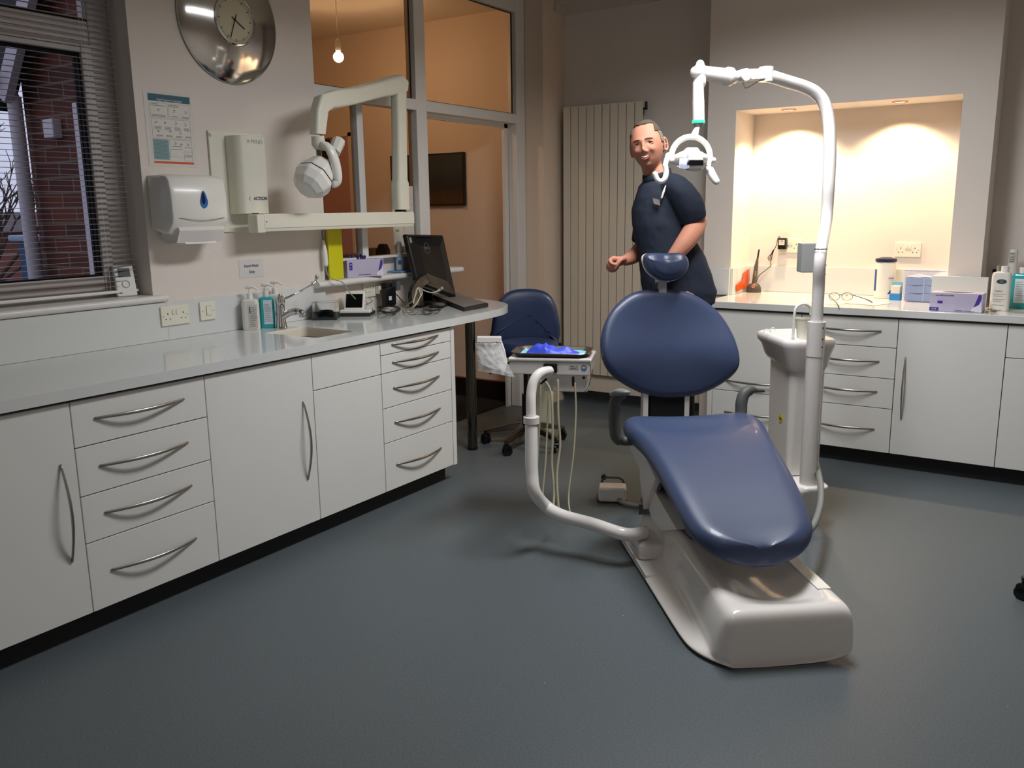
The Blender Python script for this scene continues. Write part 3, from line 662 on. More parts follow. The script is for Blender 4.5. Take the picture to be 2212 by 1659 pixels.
b=nb(); p0=CTt(1622,843,1.16); p1=CTt(1648,844,1.20); tube(b,[p0,p0.lerp(p1,0.5),p1],[0.011,0.013,0.010],12,flat=0.8,roundcap=True); link('arm_pad',b,DGPL,ro,smooth='all')

# ================================================================= CUSPIDOR TOWER AND POLE
tw=cthing('cuspidor_unit','white dental tower with spittoon bowl beside the treatment chair','dental unit',(0.556,1.306,0))
b=nb(); rings=[]
for z,w,d,r in ((0.205,0.165,0.26,0.02),(0.45,0.168,0.265,0.03),(0.70,0.172,0.28,0.035),(0.745,0.175,0.285,0.035)):
    rings.append([Vector((p[0]+w/2,p[1]+d/2,z)) for p in rrect(w,d,r,5)])
loft(b,rings); link('tower_body',b,ADWHITE,tw,smooth=True)
b=nb(); rings=[]
def bring(z,x0,x1,y0,y1,r): return [Vector((p[0],p[1],z)) for p in rrect(x1-x0,y1-y0,r,6,(x0+x1)/2,(y0+y1)/2)]
def tilt(ring,k): return [Vector((p.x,p.y,p.z+k*(p.y-0.0))) for p in ring]
for z,a in ((0.710,0.0),(0.725,0.008),(0.785,0.020),(0.818,0.032),(0.838,0.036),(0.853,0.032),(0.859,0.022),(0.856,0.008)):
    e=a; q=bring(z,-0.012-e,0.172+e,-0.012-e*0.8,0.31+e*1.8,0.045+e*0.5)
    k=0.10 if z<0.75 else (0.05 if z<0.80 else 0.0)
    rings.append(tilt(q,k))
for z,a in ((0.838,-0.012),(0.793,-0.030),(0.778,-0.055)): rings.append(bring(z,-a-0.0,0.17+a,0.10-a*0.5,0.31+a,0.040))
loft(b,rings); link('spittoon_bowl',b,ADWHITE,tw,smooth='all')
fa=[Vector((0.010+x,y,0.051+z)) for x,y,z in ((0,0.03,0.79),(0,0.03,0.86),(0.002,0.03,0.93),(0.012,0.032,0.955),(0.035,0.036,0.965),(0.062,0.04,0.962),(0.082,0.042,0.945),(0.086,0.043,0.915))]
b=nb(); tube(b,smoothpath(fa,6),0.0065,12); link('cup_filler',b,WPL,tw,smooth=True)
b=nb(); lathe(b,[(0,0.857),(0.011,0.857),(0.013,0.861),(0.009,0.868),(0,0.872)],(0.097,0.004,0),20); link('filler_button',b,CHROME,tw,smooth=True)
b=nb(); lathe(b,[(0,0),(0.010,0),(0.012,0.004),(0,0.006)],(0.010,0.03,0.855),16); link('filler_collar',b,CHROME,tw,smooth=True)
# lower bracket + foot of the tower
b=nb(); rings=[]
for z,x0,x1,y0,y1 in ((0.0,-0.12,0.12,-0.10,0.30),(0.03,-0.12,0.12,-0.10,0.30),(0.10,-0.06,0.12,-0.14,0.28),(0.17,-0.02,0.13,-0.17,0.27),(0.195,-0.01,0.14,-0.18,0.27),(0.200,-0.0,0.135,-0.172,0.26)): rings.append(bring(z,x0,x1,y0,y1,0.05))
loft(b,rings); link('tower_foot',b,ADWHITE,tw,smooth='all')
# yellow round mark on the left side
MK=mat('yellow_mark',(214,200,20),0.5)
b=nb(); lathe(b,[(0,0),(0.020,0),(0.020,0.001),(0,0.001)],seg=24,T=Matrix.Translation((-0.0005,0.10,0.46))@Matrix.Rotation(R(-90),4,'Y')); ym=link('round_mark',b,MK,tw)
b=nb(); box(b,-0.002,-0.0015,0.086,0.114,0.457,0.463,T=None); link('mark_stripe',b,BLK,ym)
# paper cup
cp=cthing('paper_cup','cream disposable cup standing on the spittoon rim','cup',(0.556+0.062,1.306+0.040,0.8575))
b=nb(); prof=[(0,0.0),(0.027,0.0),(0.0365,0.088),(0.038,0.090),(0.038,0.092),(0.0355,0.091),(0.026,0.004),(0,0.004)]
lathe(b,prof,seg=32); link('cup',b,CREAM,cp,smooth=True)
# saliva ejector tip coil
b=nb(); sp=[CTt(1648,722,1.50),CTt(1652,713,1.50),CTt(1660,712,1.50),CTt(1668,720,1.50),CTt(1674,714,1.50),CTt(1671,708,1.50),CTt(1665,711,1.50),CTt(1667,719,1.50)]
tube(b,smoothpath([CO+PDv*p.x+AD*p.y+Vector((0,0,p.z)) for p in sp],6),0.0022,8); ej=link('saliva_ejector',b,mat('clear_white_plastic',(235,238,240),0.15),None,smooth=True); tag(ej,'curled clear saliva ejector lying on the spittoon bowl','tool')

# ---- pole with operating lamp
POLE=(0.607,1.19)
lp=cthing('operating_light','dental operating lamp on a tall white pole with hinged arm','dental lamp',(POLE[0],POLE[1],0))
def LL(p): # world -> lamp local
    q=CL(p); return Vector((q.x-POLE[0],q.y-POLE[1],q.z))
b=nb(); cyl(b,(0,0,0.2),(0,0,0.80),0.0375,28); cyl(b,(0,0,0.80),(0,0,0.955),0.0395,28); link('lower_pole',b,ADWHITE,lp,smooth=True)
b=nb(); 
for z in (0.845,0.88,0.93):
    q=LL(PD(1777,720,3.9)); d=Vector((0.35,-0.93,0)).normalized(); cyl(b,d*0.0385+Vector((0,0,z)),d*0.0405+Vector((0,0,z)),0.0035,10)
link('grub_screws',b,BLK,lp,smooth=True).__setitem__('kind','stuff')
top=[Vector((0,0,0.955)),Vector((0,0,1.10)),Vector((0,0,1.25))]+[LL(PD(u,v,D)) for u,v,D in ((1784.5,480,3.995),(1790,400,3.997),(1793,330,3.999),(1790.5,262,4.00),(1780,222,3.99),(1762,200,3.98),(1736,187,3.96),(1700,176,3.92),(1668,166,3.88),(1640,158,3.86))]
pp=smoothpath(top,8); b=nb(); tube(b,pp,[0.0262+0.0022*max(0,min(1,(p.z-1.3)/0.3)) for i,p in enumerate(pp)],24); link('upper_pole',b,ADWHITE,lp,smooth='all')
# clamp rings and control box
b=nb()
for z in (1.205,1.275,1.165):
    lathe(b,[(0.0265,-0.003),(0.0285,-0.003),(0.0285,0.003),(0.0265,0.003)],(0,0,z),28)
link('clamp_rings',b,CHROME,lp,smooth=True)['kind']='stuff'
bc0=LL(PD(1748,556,3.98))
b=nb(); box(b,-0.045,0.03,-0.04,0.04,-0.067,0.067,0.006); cb=link('control_box',b,GREY,lp,loc=(bc0.x,bc0.y,bc0.z),smooth=True); cb.rotation_euler=(0,0,R(-8))
# joint fork
j0=LL(PD(1655,160,3.87)); j1=LL(PD(1604,163,3.84)); j2=LL(PD(1578,166,3.83)); j3=LL(PD(1512,157,3.76))
b=nb(); d=(j1-j0).normalized()
tube(b,[j0+Vector((0,0,0.030)),j0-Vector((0,0,0.032))],0.032,24); fk=link('hinge_knuckle',b,ADWHITE,lp,smooth=True)
side=d.cross(Vector((0,0,1))).normalized()
def bar(name,p,q,w,h,m,par,off=Vector((0,0,0))):
    dd=(q-p); L_=dd.length; x=dd.normalized(); yv=Vector((0,0,1)).cross(x).normalized(); zv=x.cross(yv)
    Mx=Matrix((x,yv,zv)).transposed().to_4x4(); Mx.translation=p+off; c=nb(); box(c,0,L_,-w/2,w/2,-h/2,h/2,min(w,h)*0.25,T=Mx); return link(name,c,m,par,smooth=True)
bar('fork_plate',j0,j1,0.012,0.045,ADWHITE,lp,side*0.022); bar('fork_plate',j0,j1,0.012,0.045,ADWHITE,lp,-side*0.022); bar('fork_core',j0,j1,0.026,0.026,BLK,lp)
b=nb(); tube(b,[j1-side*0.034,j1+side*0.034],0.026,20); link('fork_pivot',b,WPL,lp,smooth=True)
b=nb(); tube(b,smoothpath([j1+Vector((0,0,-0.02)),j1+Vector((0,0,-0.055))-d*0.02,j0+Vector((0,0,-0.03))-d*-0.04],6),0.003,8); link('cable',b,CREAM,lp,smooth=True)
# thick spring arm
b=nb(); dd=(j3-j2).normalized(); tube(b,[j2-dd*0.012,j2,j2+dd*0.02,j2+dd*0.03,j3-dd*0.0,j3+dd*0.02],[0.030,0.040,0.040,0.033,0.030,0.026],28,roundcap=True); link('spring_arm',b,ADWHITE,lp,smooth='all')
b=nb(); tube(b,[j3+Vector((0,0,0.035)),j3+Vector((0,0,0.02)),j3+Vector((0,0,-0.04))],[0.018,0.028,0.028],24,roundcap=True); link('elbow',b,ADWHITE,lp,smooth='all')
k0=LL(PD(1508,178,3.76)); k1=LL(PD(1509,263,3.76)); k2=LL(PD(1498,300,3.74))
b=nb(); tube(b,[k0,k0.lerp(k1,0.45),k0.lerp(k1,0.46),k1],[0.0235,0.0250,0.0260,0.0260],28); link('drop_tube',b,ADWHITE,lp,smooth=True)
b=nb(); lathe(b,[(0.0262,-0.006),(0.0275,-0.004),(0.0275,0.004),(0.0262,0.006)],k1,28); link('status_ring',b,mat('green_led',(60,230,150),0.4,emit=(40,235,140),estr=1.6),lp,smooth=True)
b=nb(); tube(b,[k1-Vector((0,0,0.004)),k1-Vector((0,0,0.016)),k1-Vector((0,0,0.026))],[0.024,0.020,0.010],20,roundcap=True); link('ball_joint',b,GPL,lp,smooth=True)
b=nb(); tube(b,[k1-Vector((0,0,0.015)),k2.lerp(k1,0.5),k2],[0.010,0.014,0.022],14,flat=0.5); link('yoke_stem',b,WPL,lp,smooth='all')
# yoke: half ring
cN=LL(PD(1492,340,3.72)); rx=(LL(PD(1534,340,3.72))-cN).length; xa=(LL(PD(1534,340,3.72))-cN).normalized(); za=Vector((0,0,1))
yk=[cN+xa*(rx*math.cos(a))+za*(rx*1.02*math.sin(a)) for a in [R(x) for x in range(-8,189,7)]]
b=nb(); tube(b,yk,0.0058,12,flat=2.2,roundcap=True); link('yoke',b,WPL,lp,smooth='all')
for sx in (-1,1):
    c=cN+xa*(sx*(rx+0.002))+za*(-0.012)
    b=nb(); tube(b,[c-xa*sx*0.014,c+xa*sx*0.012],[0.015,0.013],18,roundcap=True); link('yoke_knob',b,WPL,lp,smooth='all')
# lamp head: curved reflector housing with raised centre
ya=za.cross(xa).normalized()  # away from camera
def HP(x,y,z): return cN+xa*x+ya*y+za*z
b=nb(); rings=[]
for k in range(13):
    f=-1+2*k/12; x=f*rx*0.90; top_=0.028*math.cos(f*PI/2)+0.008; bot=-0.038+0.006*abs(f); dp=0.022+0.05*math.cos(f*PI/2)
    rings.append([HP(x,-dp*0.9,bot*0.5+0.002),HP(x,-dp,top_*0.3),HP(x,-dp*0.55,top_*0.85),HP(x,0,top_),HP(x,dp*0.5,top_*0.75),HP(x,dp*0.75,0.0),HP(x,dp*0.5,bot),HP(x,-dp*0.35,bot)])
loft(b,rings); hd=link('lamp_head',b,WPL,lp,smooth='all'); subsurf(hd,1)
b=nb(); rings=[[HP(x,-0.105,-0.018),HP(x*0.8,-0.09,0.012),HP(x*0.75,-0.02,0.040),HP(x*0.9,0.03,0.036),HP(x,0.03,-0.01),HP(x,-0.05,-0.028)] for x in (-0.030,0.036)]
loft(b,rings); cb_=link('lamp_centre_cover',b,WPL,lp); bevelmod(cb_,0.006,3)
b=nb(); box(b,-0.026,0.030,-0.001,0.0,-0.030,-0.002,T=TM(xa,ya,HP(0.004,-0.100,-0.008))@Matrix.Identity(4)); link('vent_grille',b,BLK,cb_)
b=nb()
rings=[[HP(0.004-0.030,-0.101,-0.016),HP(0.004+0.028,-0.101,-0.016),HP(0.004+0.033,-0.062,-0.040),HP(0.004-0.033,-0.062,-0.040)],[HP(0.004-0.030,-0.096,-0.010),HP(0.004+0.028,-0.096,-0.010),HP(0.004+0.033,-0.055,-0.034),HP(0.004-0.033,-0.055,-0.034)]]
loft(b,rings); link('vent_grille',b,BLK,cb_)
b=nb(); rings=[]
for k in range(9):
    f=-1+2*k/8; rings.append([HP(-0.038+f*0.022,-0.074+0.015*abs(f),-0.046-0.006*(1-abs(f))),HP(-0.036+f*0.022,-0.066,-0.008),HP(-0.036+f*0.022,-0.058,-0.008),HP(-0.038+f*0.022,-0.066+0.015*abs(f),-0.046)])
loft(b,rings); link('reflector',b,mat('lamp_reflector',(235,238,255),0.1,0.4,emit=(225,230,255),estr=0.55),lp,smooth='all')
b=nb(); rings=[]
for k in range(9):
    f=-1+2*k/8; rings.append([HP(f*0.07,-0.085+0.03*f*f,-0.036),HP(f*0.062,-0.065+0.03*f*f,-0.060+0.02*f*f),HP(f*0.06,-0.062+0.03*f*f,-0.060+0.02*f*f),HP(f*0.068,-0.082+0.03*f*f,-0.036)])
loft(b,rings); link('splash_shield',b,mat('clear_shield',(240,245,250),0.03,trans=0.9,ior=1.1),lp,smooth='all')
def U_handle(pts,D):
    c=nb(); tube(c,smoothpath([LL(PD(u,v,D)) for u,v in pts],6),[0.0115]*((len(pts)-1)*6+1),14,roundcap=True); return link('handle',c,mat('handle_white',(245,245,240),0.35),lp,smooth='all')
U_handle([(1437,358),(1439,372),(1436,386),(1428,392),(1420,388),(1415,376)],3.66)
U_handle([(1530,368),(1536,380),(1545,392),(1549,392),(1543,380),(1536,366)],3.70)
b=nb(); tube(b,[LL(PD(1437,357,3.66)),LL(PD(1440,345,3.68)),LL(PD(1443,335,3.71))],[0.011,0.011,0.011],12,roundcap=True); link('handle_stem',b,WPL,lp,smooth='all')
b=nb(); tube(b,[LL(PD(1530,366,3.70)),LL(PD(1531,352,3.71)),LL(PD(1534,340,3.72))],[0.010,0.011,0.011],12,roundcap=True); link('handle_stem',b,WPL,lp,smooth='all')
# grey supply hose behind the tower down to the base
b=nb(); hp=[AX(1764,1000,'z',0.27),PD(1773,1050,3.85),PD(1772,1090,3.70),PD(1760,1130,3.50),PD(1744,1150,3.42)]
tube(b,smoothpath([LL(p) for p in hp],8),0.014,12,roundcap=True); link('supply_hose',b,GPL,lp,smooth='all')

# ================================================================= DELIVERY UNIT on its swing arm
UA=R(23); uo=AX(1186,774,'z',0.80)
du=thing('delivery_unit','white dental delivery unit on a curved pipe left of the chair','dental unit',(uo.x,uo.y,0.0),UA)
def DL(p):
    p=Vector(p); q=Matrix.Rotation(-UA,3,'Z')@(p-Vector((uo.x,uo.y,0))); return q
b=nb(); box(b,-0.190,0.192,0.0,0.245,0.782,0.800,0.007,3); link('top_rim',b,ADWHITE,du,smooth=True)
b=nb(); box(b,-0.185,0.185,0.006,0.235,0.722,0.7815,0.006,2); ub=link('body',b,ADWHITE,du,smooth=True)
b=nb(); box(b,-0.028,0.172,0.03,0.20,0.640,0.7215,0.006,2); link('lower_housing',b,ADWHITE,du,smooth=True)
b=nb(); tube(b,smoothpath([Vector((0.186,0.0,0.775)),Vector((0.190,0.0,0.72)),Vector((0.176,0.01,0.665)),Vector((0.160,0.02,0.645))],6),0.0015,6); link('side_seam',b,BLKM,du,smooth=True)
b=nb(); box(b,-0.025,0.038,-0.012,0.006,0.735,0.776,0.004); link('arm_pivot',b,BLK,du,smooth=True)
pb=AX(1143,1110,'z',0.20); 
PT=PD(1150,1100,3.70)
path=[CO+PDv*(-0.24)+AD*0.88+Vector((0,0,0.125)),AX(1350,1154,'z',0.14),AX(1280,1132,'z',0.16),AX(1215,1114,'z',0.175),AX(1180,1094,'z',0.20),PD(1155,1062,3.70),PD(1149,1020,3.70),PD(1148,960,3.70),PD(1148,918,3.70)]
b=nb(); tube(b,smoothpath([DL(p) for p in path],8),0.0275,24); link('lower_pipe',b,ADWHITE,du,smooth='all')
path=[PD(1148,918,3.70),PD(1147,870,3.70),PD(1148,845,3.705),PD(1152,826,3.71),PD(1160,812,3.72),PD(1171,804,3.74),PD(1186,801,3.80)]
# keep the vertical pipe where the lower one ends
b=nb(); tube(b,smoothpath([DL(p) for p in path],8),0.0215,24,roundcap=True); link('upper_pipe',b,ADWHITE,du,smooth='all')
b=nb(); c=DL(PD(1148,908,3.70)); cyl(b,c+Vector((0,0,-0.012)),c+Vector((0,0,0.016)),0.0345,28); link('pipe_collar',b,ADWHITE,du,smooth=True); 
GT=mat('label_grey',(140,146,150),0.5)
b=nb(); box(b,0.090,0.135,0.0045,0.0055,0.752,0.769); link('unit_label',b,mat('label_paper',(196,200,204),0.5),ub)
text('label_text','Flex 1.0',0.010,mat('label_ink',(80,86,100),0.5),TM((1,0,0),(0,0,1),(0.1125,0.0042,0.7645)),ub)
prints_=nb(); box(prints_,0.095,0.130,0.0042,0.0044,0.7555,0.7567); box(prints_,0.095,0.122,0.0042,0.0044,0.7535,0.7545); link('label_lines',prints_,MATS['label_ink'],ub)['kind']='stuff'
b=nb(); lathe(b,[(0.0105,0),(0.0125,0),(0.0125,0.001),(0.0105,0.001)],seg=28,T=Matrix.Translation((0.158,0.0052,0.758))@Matrix.Rotation(R(90),4,'X')); lg=link('round_logo',b,mat('logo_dark',(50,60,70),0.5),ub)
b=nb(); loft(b,[[Vector((0.158+0.0105*math.cos(R(a)),y,0.758+0.0105*math.sin(R(a)))) for a in range(190,351,10)] for y in (0.0048,0.0056)]); link('logo_wave',b,mat('logo_blue',(70,150,200),0.5),lg)
b=nb(); cyl(b,(0.155,0.028,0.708),(0.155,0.0305,0.708),0.0065,16); link('socket_plug',b,BLK,ub,smooth=True)
for k,pts in enumerate([[(1168,822,3.95),(1166,900,3.95),(1161,990,3.93),(1158,1050,3.9),(1163,1082,3.88)],
    [(1186,835,3.93),(1183,900,3.93),(1179,990,3.9),(1173,1060,3.88),(1174,1098,3.86)],
    [(1176,822,3.9),(1190,850,3.9),(1194,930,3.9),(1192,1000,3.9),(1197,1060,3.88),(1194,1108,3.84)],
    [(1205,822,3.9),(1206,900,3.9),(1210,960,3.9),(1203,1030,3.88),(1208,1112,3.84)],
    [(1242,828,3.9),(1244,890,3.9),(1239,980,3.88),(1229,1060,3.86),(1230,1100,3.82),(1236,1114,3.80)]]):
    b=nb(); tube(b,smoothpath([DL(PD(*p)) for p in pts],8),[0.0048,0.004,0.006,0.0055,0.004][k],8,roundcap=True); link('hose',b,mat('hose_beige',(168,162,136),0.45),du,smooth='all')
b=nb(); q=DL(PD(1238,818,3.86)); tube(b,[q+Vector((0,0,0.01)),q-Vector((0,0,0.012)),q-Vector((0,0,0.035))],[0.006,0.007,0.004],12); link('hose_holder',b,BLK,du,smooth=True)
b=nb(); q=DL(PD(1175,823,3.84)); tube(b,[q+Vector((0.01,0,0.008)),q+Vector((-0.012,-0.01,-0.01))],[0.006,0.0045],12,roundcap=True); link('hose_holder',b,BLK,du,smooth='all')
# side handle paddle in plastic bag
def quadslab(b,pts,D,th):
    q=[DL(PD(u,v,d)) for (u,v),d in zip(pts,D)]; back=DL(PD(1100,700,5))-DL(PD(1100,700,4)); back.z=0; back.normalize(); loft(b,[q,[p+back*th for p in q]])
b=nb(); quadslab(b,[(1031,729),(1081,729),(1091,757),(1096,785),(1090,806),(1040,790),(1032,765)],[3.80]*7,0.022); pdl=link('handle_paddle',b,ADWHITE,du); bevelmod(pdl,0.004,3)
b=nb(); quadslab(b,[(1030,727.5),(1083,727.5),(1083,741),(1029,741)],[3.79]*4,0.03); pp_=link('paddle_lip',b,ADWHITE,du); bevelmod(pp_,0.004,3)
b=nb()
for u,v in ((1035,740),(1073,739),(1055,753),(1056,766)): q=DL(PD(u,v,3.788)); cyl(b,q,q+Vector((0,0.003,0)),0.0018,8)
link('paddle_dots',b,BLK,du)['kind']='stuff'
random.seed(4); b=nb(); g=[]; FRM=[(1027,742),(1086,740),(1104,770),(1110,800),(1098,812),(1040,798),(1028,770)]
nx,nz=16,16; grid=[]
for i in range(nz+1):
    row=[]; fz=i/nz
    for j in range(nx+1):
        fx=j/nx
        uu=1026+2*math.sin(fz*3)+8*fz*fz+(58+10*fz+14*fz*fz-3)*fx; vv=741+62*fz+(-2+14*fx)*fz; 
        row.append(b.verts.new(DL(PD(uu+random.uniform(-1,1),vv,3.775+random.uniform(-0.004,0.004)-0.012*math.sin(PI*fx)))))
    grid.append(row)
for i in range(nz):
    for j in range(nx): b.faces.new((grid[i][j],grid[i][j+1],grid[i+1][j+1],grid[i+1][j]))
o=link('plastic_bag',b,mat('clear_plastic_film',(240,242,244),0.12,alpha=0.26,spec=0.8,bump=0.6,bscale=60),du,smooth='all'); mm=o.modifiers.new('sol','SOLIDIFY'); mm.thickness=0.0004
b=nb(); tube(b,[DL(PD(1082,801,3.80)),DL(PD(1068,801,3.79)),DL(PD(1058,809,3.78))],[0.010,0.011,0.003],10,flat=0.5); link('paddle_handle',b,BLK,du,smooth='all')
# instrument tray with liner and gloves (things of their own)
TRD=thing('instrument_tray','stainless steel tray lined in pale blue on the delivery unit','tray',AX(1188,771,'z',0.803)+Vector((0.0,0.0,0.0)),UA)
def oct_(w,d,c,z,yo=0.095): return [Vector((x,y+yo,z)) for x,y in ((-w/2+c,-d/2),(w/2-c,-d/2),(w/2,-d/2+c),(w/2,d/2-c),(w/2-c,d/2),(-w/2+c,d/2),(-w/2,d/2-c),(-w/2,-d/2+c))]
b=nb(); loft(b,[oct_(0.335,0.205,0.035,0.001),oct_(0.300,0.175,0.03,0.0005),oct_(0.300,0.175,0.03,0.0015)],cap=False)
b=nb(); loft(b,[oct_(0.325,0.195,0.03,0.0),oct_(0.36,0.225,0.04,0.016),oct_(0.368,0.232,0.042,0.0175),oct_(0.366,0.230,0.042,0.019),oct_(0.352,0.217,0.038,0.0165),oct_(0.322,0.192,0.03,0.002)])
tb=link('tray_body',b,STEEL,TRD,smooth=True)
b=nb(); loft(b,[oct_(0.300,0.172,0.025,0.0028),oct_(0.300,0.172,0.025,0.0036)]); link('tray_liner',b,mat('liner_cyan',(130,205,225),0.8),TRD)
def crumple(name,label,cx,cy,w,d,h,seed,m,z0):
    random.seed(seed); b=nb(); n,k=22,14; V=[]
    for i in range(n+1):
        row=[]
        for j in range(k+1):
            fx,fy=i/n*2-1,j/k*2-1; e=max(0,1-abs(fx)**3)*max(0,1-abs(fy)**3)
            z=h*e*(0.45+0.55*abs(math.sin(fx*5.1+seed)*math.cos(fy*3.7+fx*2)))+random.uniform(0,0.003)*e
            if fx<-0.2: z+=h*0.5*e
            row.append(b.verts.new((cx+fx*w/2*(1-0.2*fy*fy)+random.uniform(-.002,.002),cy+fy*d/2*(0.8+0.2*math.sin(fx*4+seed))+random.uniform(-.002,.002),z)))
        V.append(row)
    for i in range(n):
        for j in range(k): b.faces.new((V[i][j],V[i+1][j],V[i+1][j+1],V[i][j+1]))
    r=bmesh.ops.extrude_face_region(b,geom=b.faces[:]); 
    for v in [g for g in r['geom'] if isinstance(g,bmesh.types.BMVert)]: v.co.z=0.0
    p=Vector(TRD.location)+Matrix.Rotation(UA,3,'Z')@Vector((0,0.095,z0)); o=link(name,b,m,None,loc=p,smooth=True); o.rotation_euler=(0,0,UA); return tag(o,label,'glove')
BG=mat('blue_nitrile',(66,84,214),0.45,bump=0.3,bscale=50)
crumple('nitrile_glove','crumpled blue nitrile gloves heaped in the steel tray',0.0,0.0,0.25,0.12,0.036,2,BG,0.0045)
# foot control
fp=AX(1322,1088,'z',0.0)
fc=thing('foot_control','white foot control with grey base on the floor left of the chair','pedal',(fp.x,fp.y,0),R(26))
b=nb(); box(b,-0.070,0.072,0.0,0.10,0.004,0.082,0.016,4); link('cover',b,ADWHITE,fc,smooth=True)
b=nb(); box(b,-0.075,0.076,0.01,0.14,0.0,0.02,0.006,2); tube(b,smoothpath([Vector((-0.055,0.12,0.02)),Vector((-0.05,0.12,0.09)),Vector((0.0,0.12,0.10)),Vector((0.05,0.12,0.09)),Vector((0.07,0.12,0.02))],6),0.006,10); link('base_plate',b,DGPL,fc,smooth=True)
b=nb(); cyl(b,(-0.045,0.115,0.10),(-0.045,0.135,0.10),0.014,14); link('rocker_knob',b,BLK,fc,smooth=True)
b=nb(); tube(b,smoothpath([Vector((0.035,0.0,0.02)),Vector((0.06,-0.03,0.016)),Vector((0.12,-0.06,0.014)),Vector((0.20,-0.05,0.014)),Vector((0.26,-0.02,0.014))],8),0.0115,12,roundcap=True); link('hose',b,mat('hose_grey',(130,128,116),0.5),fc,smooth='all')
# ================================================================= LEFT WALL: clock, notices, dispenser, x-ray unit
YW=lambda u,v,x=0.0: AX(u,v,'x',x)
def WT(y,z,x=0.001): # text plane on the left wall facing +x : local x -> +y, local y -> +z
    return TM((0,1,0),(0,0,1),(x,y,z))
ck=thing('wall_clock','large round polished steel wall clock with small cream dial','clock',(0.0,2.507,2.345))
RX=Matrix.Rotation(R(90),4,'Y')
b=nb(); lathe(b,[(0,0.002),(0.279,0.002),(0.283,0.006),(0.281,0.011),(0.262,0.020),(0.215,0.034),(0.165,0.044),(0.125,0.049),(0.118,0.050),(0.118,0.046),(0,0.046)],seg=96,T=RX); link('clock_disc',b,mat('polished_steel',(196,194,190),0.10,1.0,noise=0.08,nscale=5),ck,smooth=True)
b=nb(); lathe(b,[(0,0.046),(0.107,0.046),(0.107,0.049),(0,0.049)],seg=64,T=RX); dlf=link('dial',b,mat('dial_cream',(196,190,164),0.5),ck)
b=nb(); lathe(b,[(0.106,0.046),(0.113,0.046),(0.114,0.054),(0.109,0.056),(0.106,0.052)],seg=64,T=RX); link('dial_ring',b,CHROME,ck,smooth=True)
b=nb()
for k in range(60):
    a=R(6*k); L_=0.014 if k%5==0 else 0.008; w_=0.0018 if k%5==0 else 0.0007
    box(b,0.0491,0.0497,-w_,w_,0.098-L_,0.098,T=Matrix.Rotation(a,4,'X'))
link('dial_marks',b,BLK,dlf)['kind']='stuff'
def hand(y,z,L_,w_,back,h): 
    a=math.atan2(y,z); c=nb(); box(c,h,h+0.0012,-w_,w_,-back,L_,T=Matrix.Rotation(-a,4,'X')); return link('hand',c,BLK,ck)
hand(0.062,-0.038,0.064,0.0024,0.020,0.0502); hand(-0.034,-0.088,0.088,0.0018,0.026,0.0518)
b=nb(); lathe(b,[(0,0.050),(0.005,0.050),(0.005,0.055),(0,0.055)],seg=16,T=RX); link('hand_hub',b,BLK,ck,smooth=True)
# hand washing poster
ps=thing('wall_poster','laminated hand washing poster with teal header and orange foot','poster',(0.0,2.0445,1.684))
b=nb(); box(b,0.0005,0.0012,-0.022,0.225,-0.012,0.306); link('laminate',b,mat('laminate',(216,214,208),0.25),ps)
b=nb(); box(b,0.0012,0.0018,0.0,0.213,0.0,0.295); link('paper',b,mat('poster_paper',(214,212,206),0.5),ps)
b=nb(); box(b,0.0018,0.0022,0.0,0.213,0.265,0.295); link('header_band',b,mat('poster_teal',(38,92,108),0.5),ps)
b=nb(); box(b,0.0018,0.0022,0.004,0.209,0.0,0.009); link('foot_band',b,mat('poster_orange',(206,86,34),0.5),ps)
b=nb(); box(b,0.0018,0.0022,0.005,0.085,0.016,0.104); link('blue_panel',b,mat('poster_panel',(126,162,168),0.5),ps)
b=nb()
def outline(b,y0,y1,z0,z1,w=0.0008,x0=0.0018,x1=0.0022):
    box(b,x0,x1,y0,y1,z0,z0+w); box(b,x0,x1,y0,y1,z1-w,z1); box(b,x0,x1,y0,y0+w,z0,z1); box(b,x0,x1,y1-w,y1,z0,z1)
outline(b,0.006,0.093,0.197,0.258); outline(b,0.098,0.207,0.197,0.258); outline(b,0.008,0.205,0.108,0.192); outline(b,0.090,0.205,0.03,0.104); outline(b,0.16,0.205,0.014,0.055)
link('panel_lines',b,mat('poster_line',(140,110,100),0.6),ps)['kind']='stuff'
INK=mat('poster_ink',(96,92,90),0.6); random.seed(9); b=nb()
for (y0,y1,z) in [(0.01,0.05,0.252),(0.01,0.085,0.2455),(0.10,0.155,0.252),(0.10,0.15,0.2455),(0.012,0.08,0.206),(0.012,0.08,0.201),(0.11,0.145,0.205),(0.165,0.2,0.206),(0.165,0.2,0.201)]+[(0.02+k*0.05,0.055+k*0.048,0.156-j*0.005) for k in range(4) for j in range(3)]+[(0.025+k*0.05,0.06+k*0.048,0.120-j*0.004) for k in range(4) for j in range(2)]+[(0.10,0.15,0.075),(0.165,0.2,0.072),(0.165,0.2,0.04),(0.165,0.2,0.034),(0.095,0.155,0.062)]: box(b,0.0022,0.0024,y0,y1,z,z+0.0016)
for j in range(14): box(b,0.0022,0.0024,0.009,0.082-random.uniform(0,0.012),0.022+j*0.0056,0.0234+j*0.0056)
for (y,z) in ((0.05,0.228),(0.128,0.228),(0.185,0.226),(0.03,0.175),(0.08,0.176),(0.13,0.175),(0.18,0.173),(0.04,0.138),(0.095,0.138),(0.15,0.136),(0.115,0.088),(0.15,0.085),(0.185,0.088)):
    for q in range(5):
        a=random.uniform(0,6.28); r=random.uniform(0.002,0.008); box(b,0.0022,0.0024,y+r*math.cos(a)-0.003,y+r*math.cos(a)+0.003,z+r*math.sin(a)-0.0008,z+r*math.sin(a)+0.0008)
link('print_marks',b,INK,ps)['kind']='stuff'
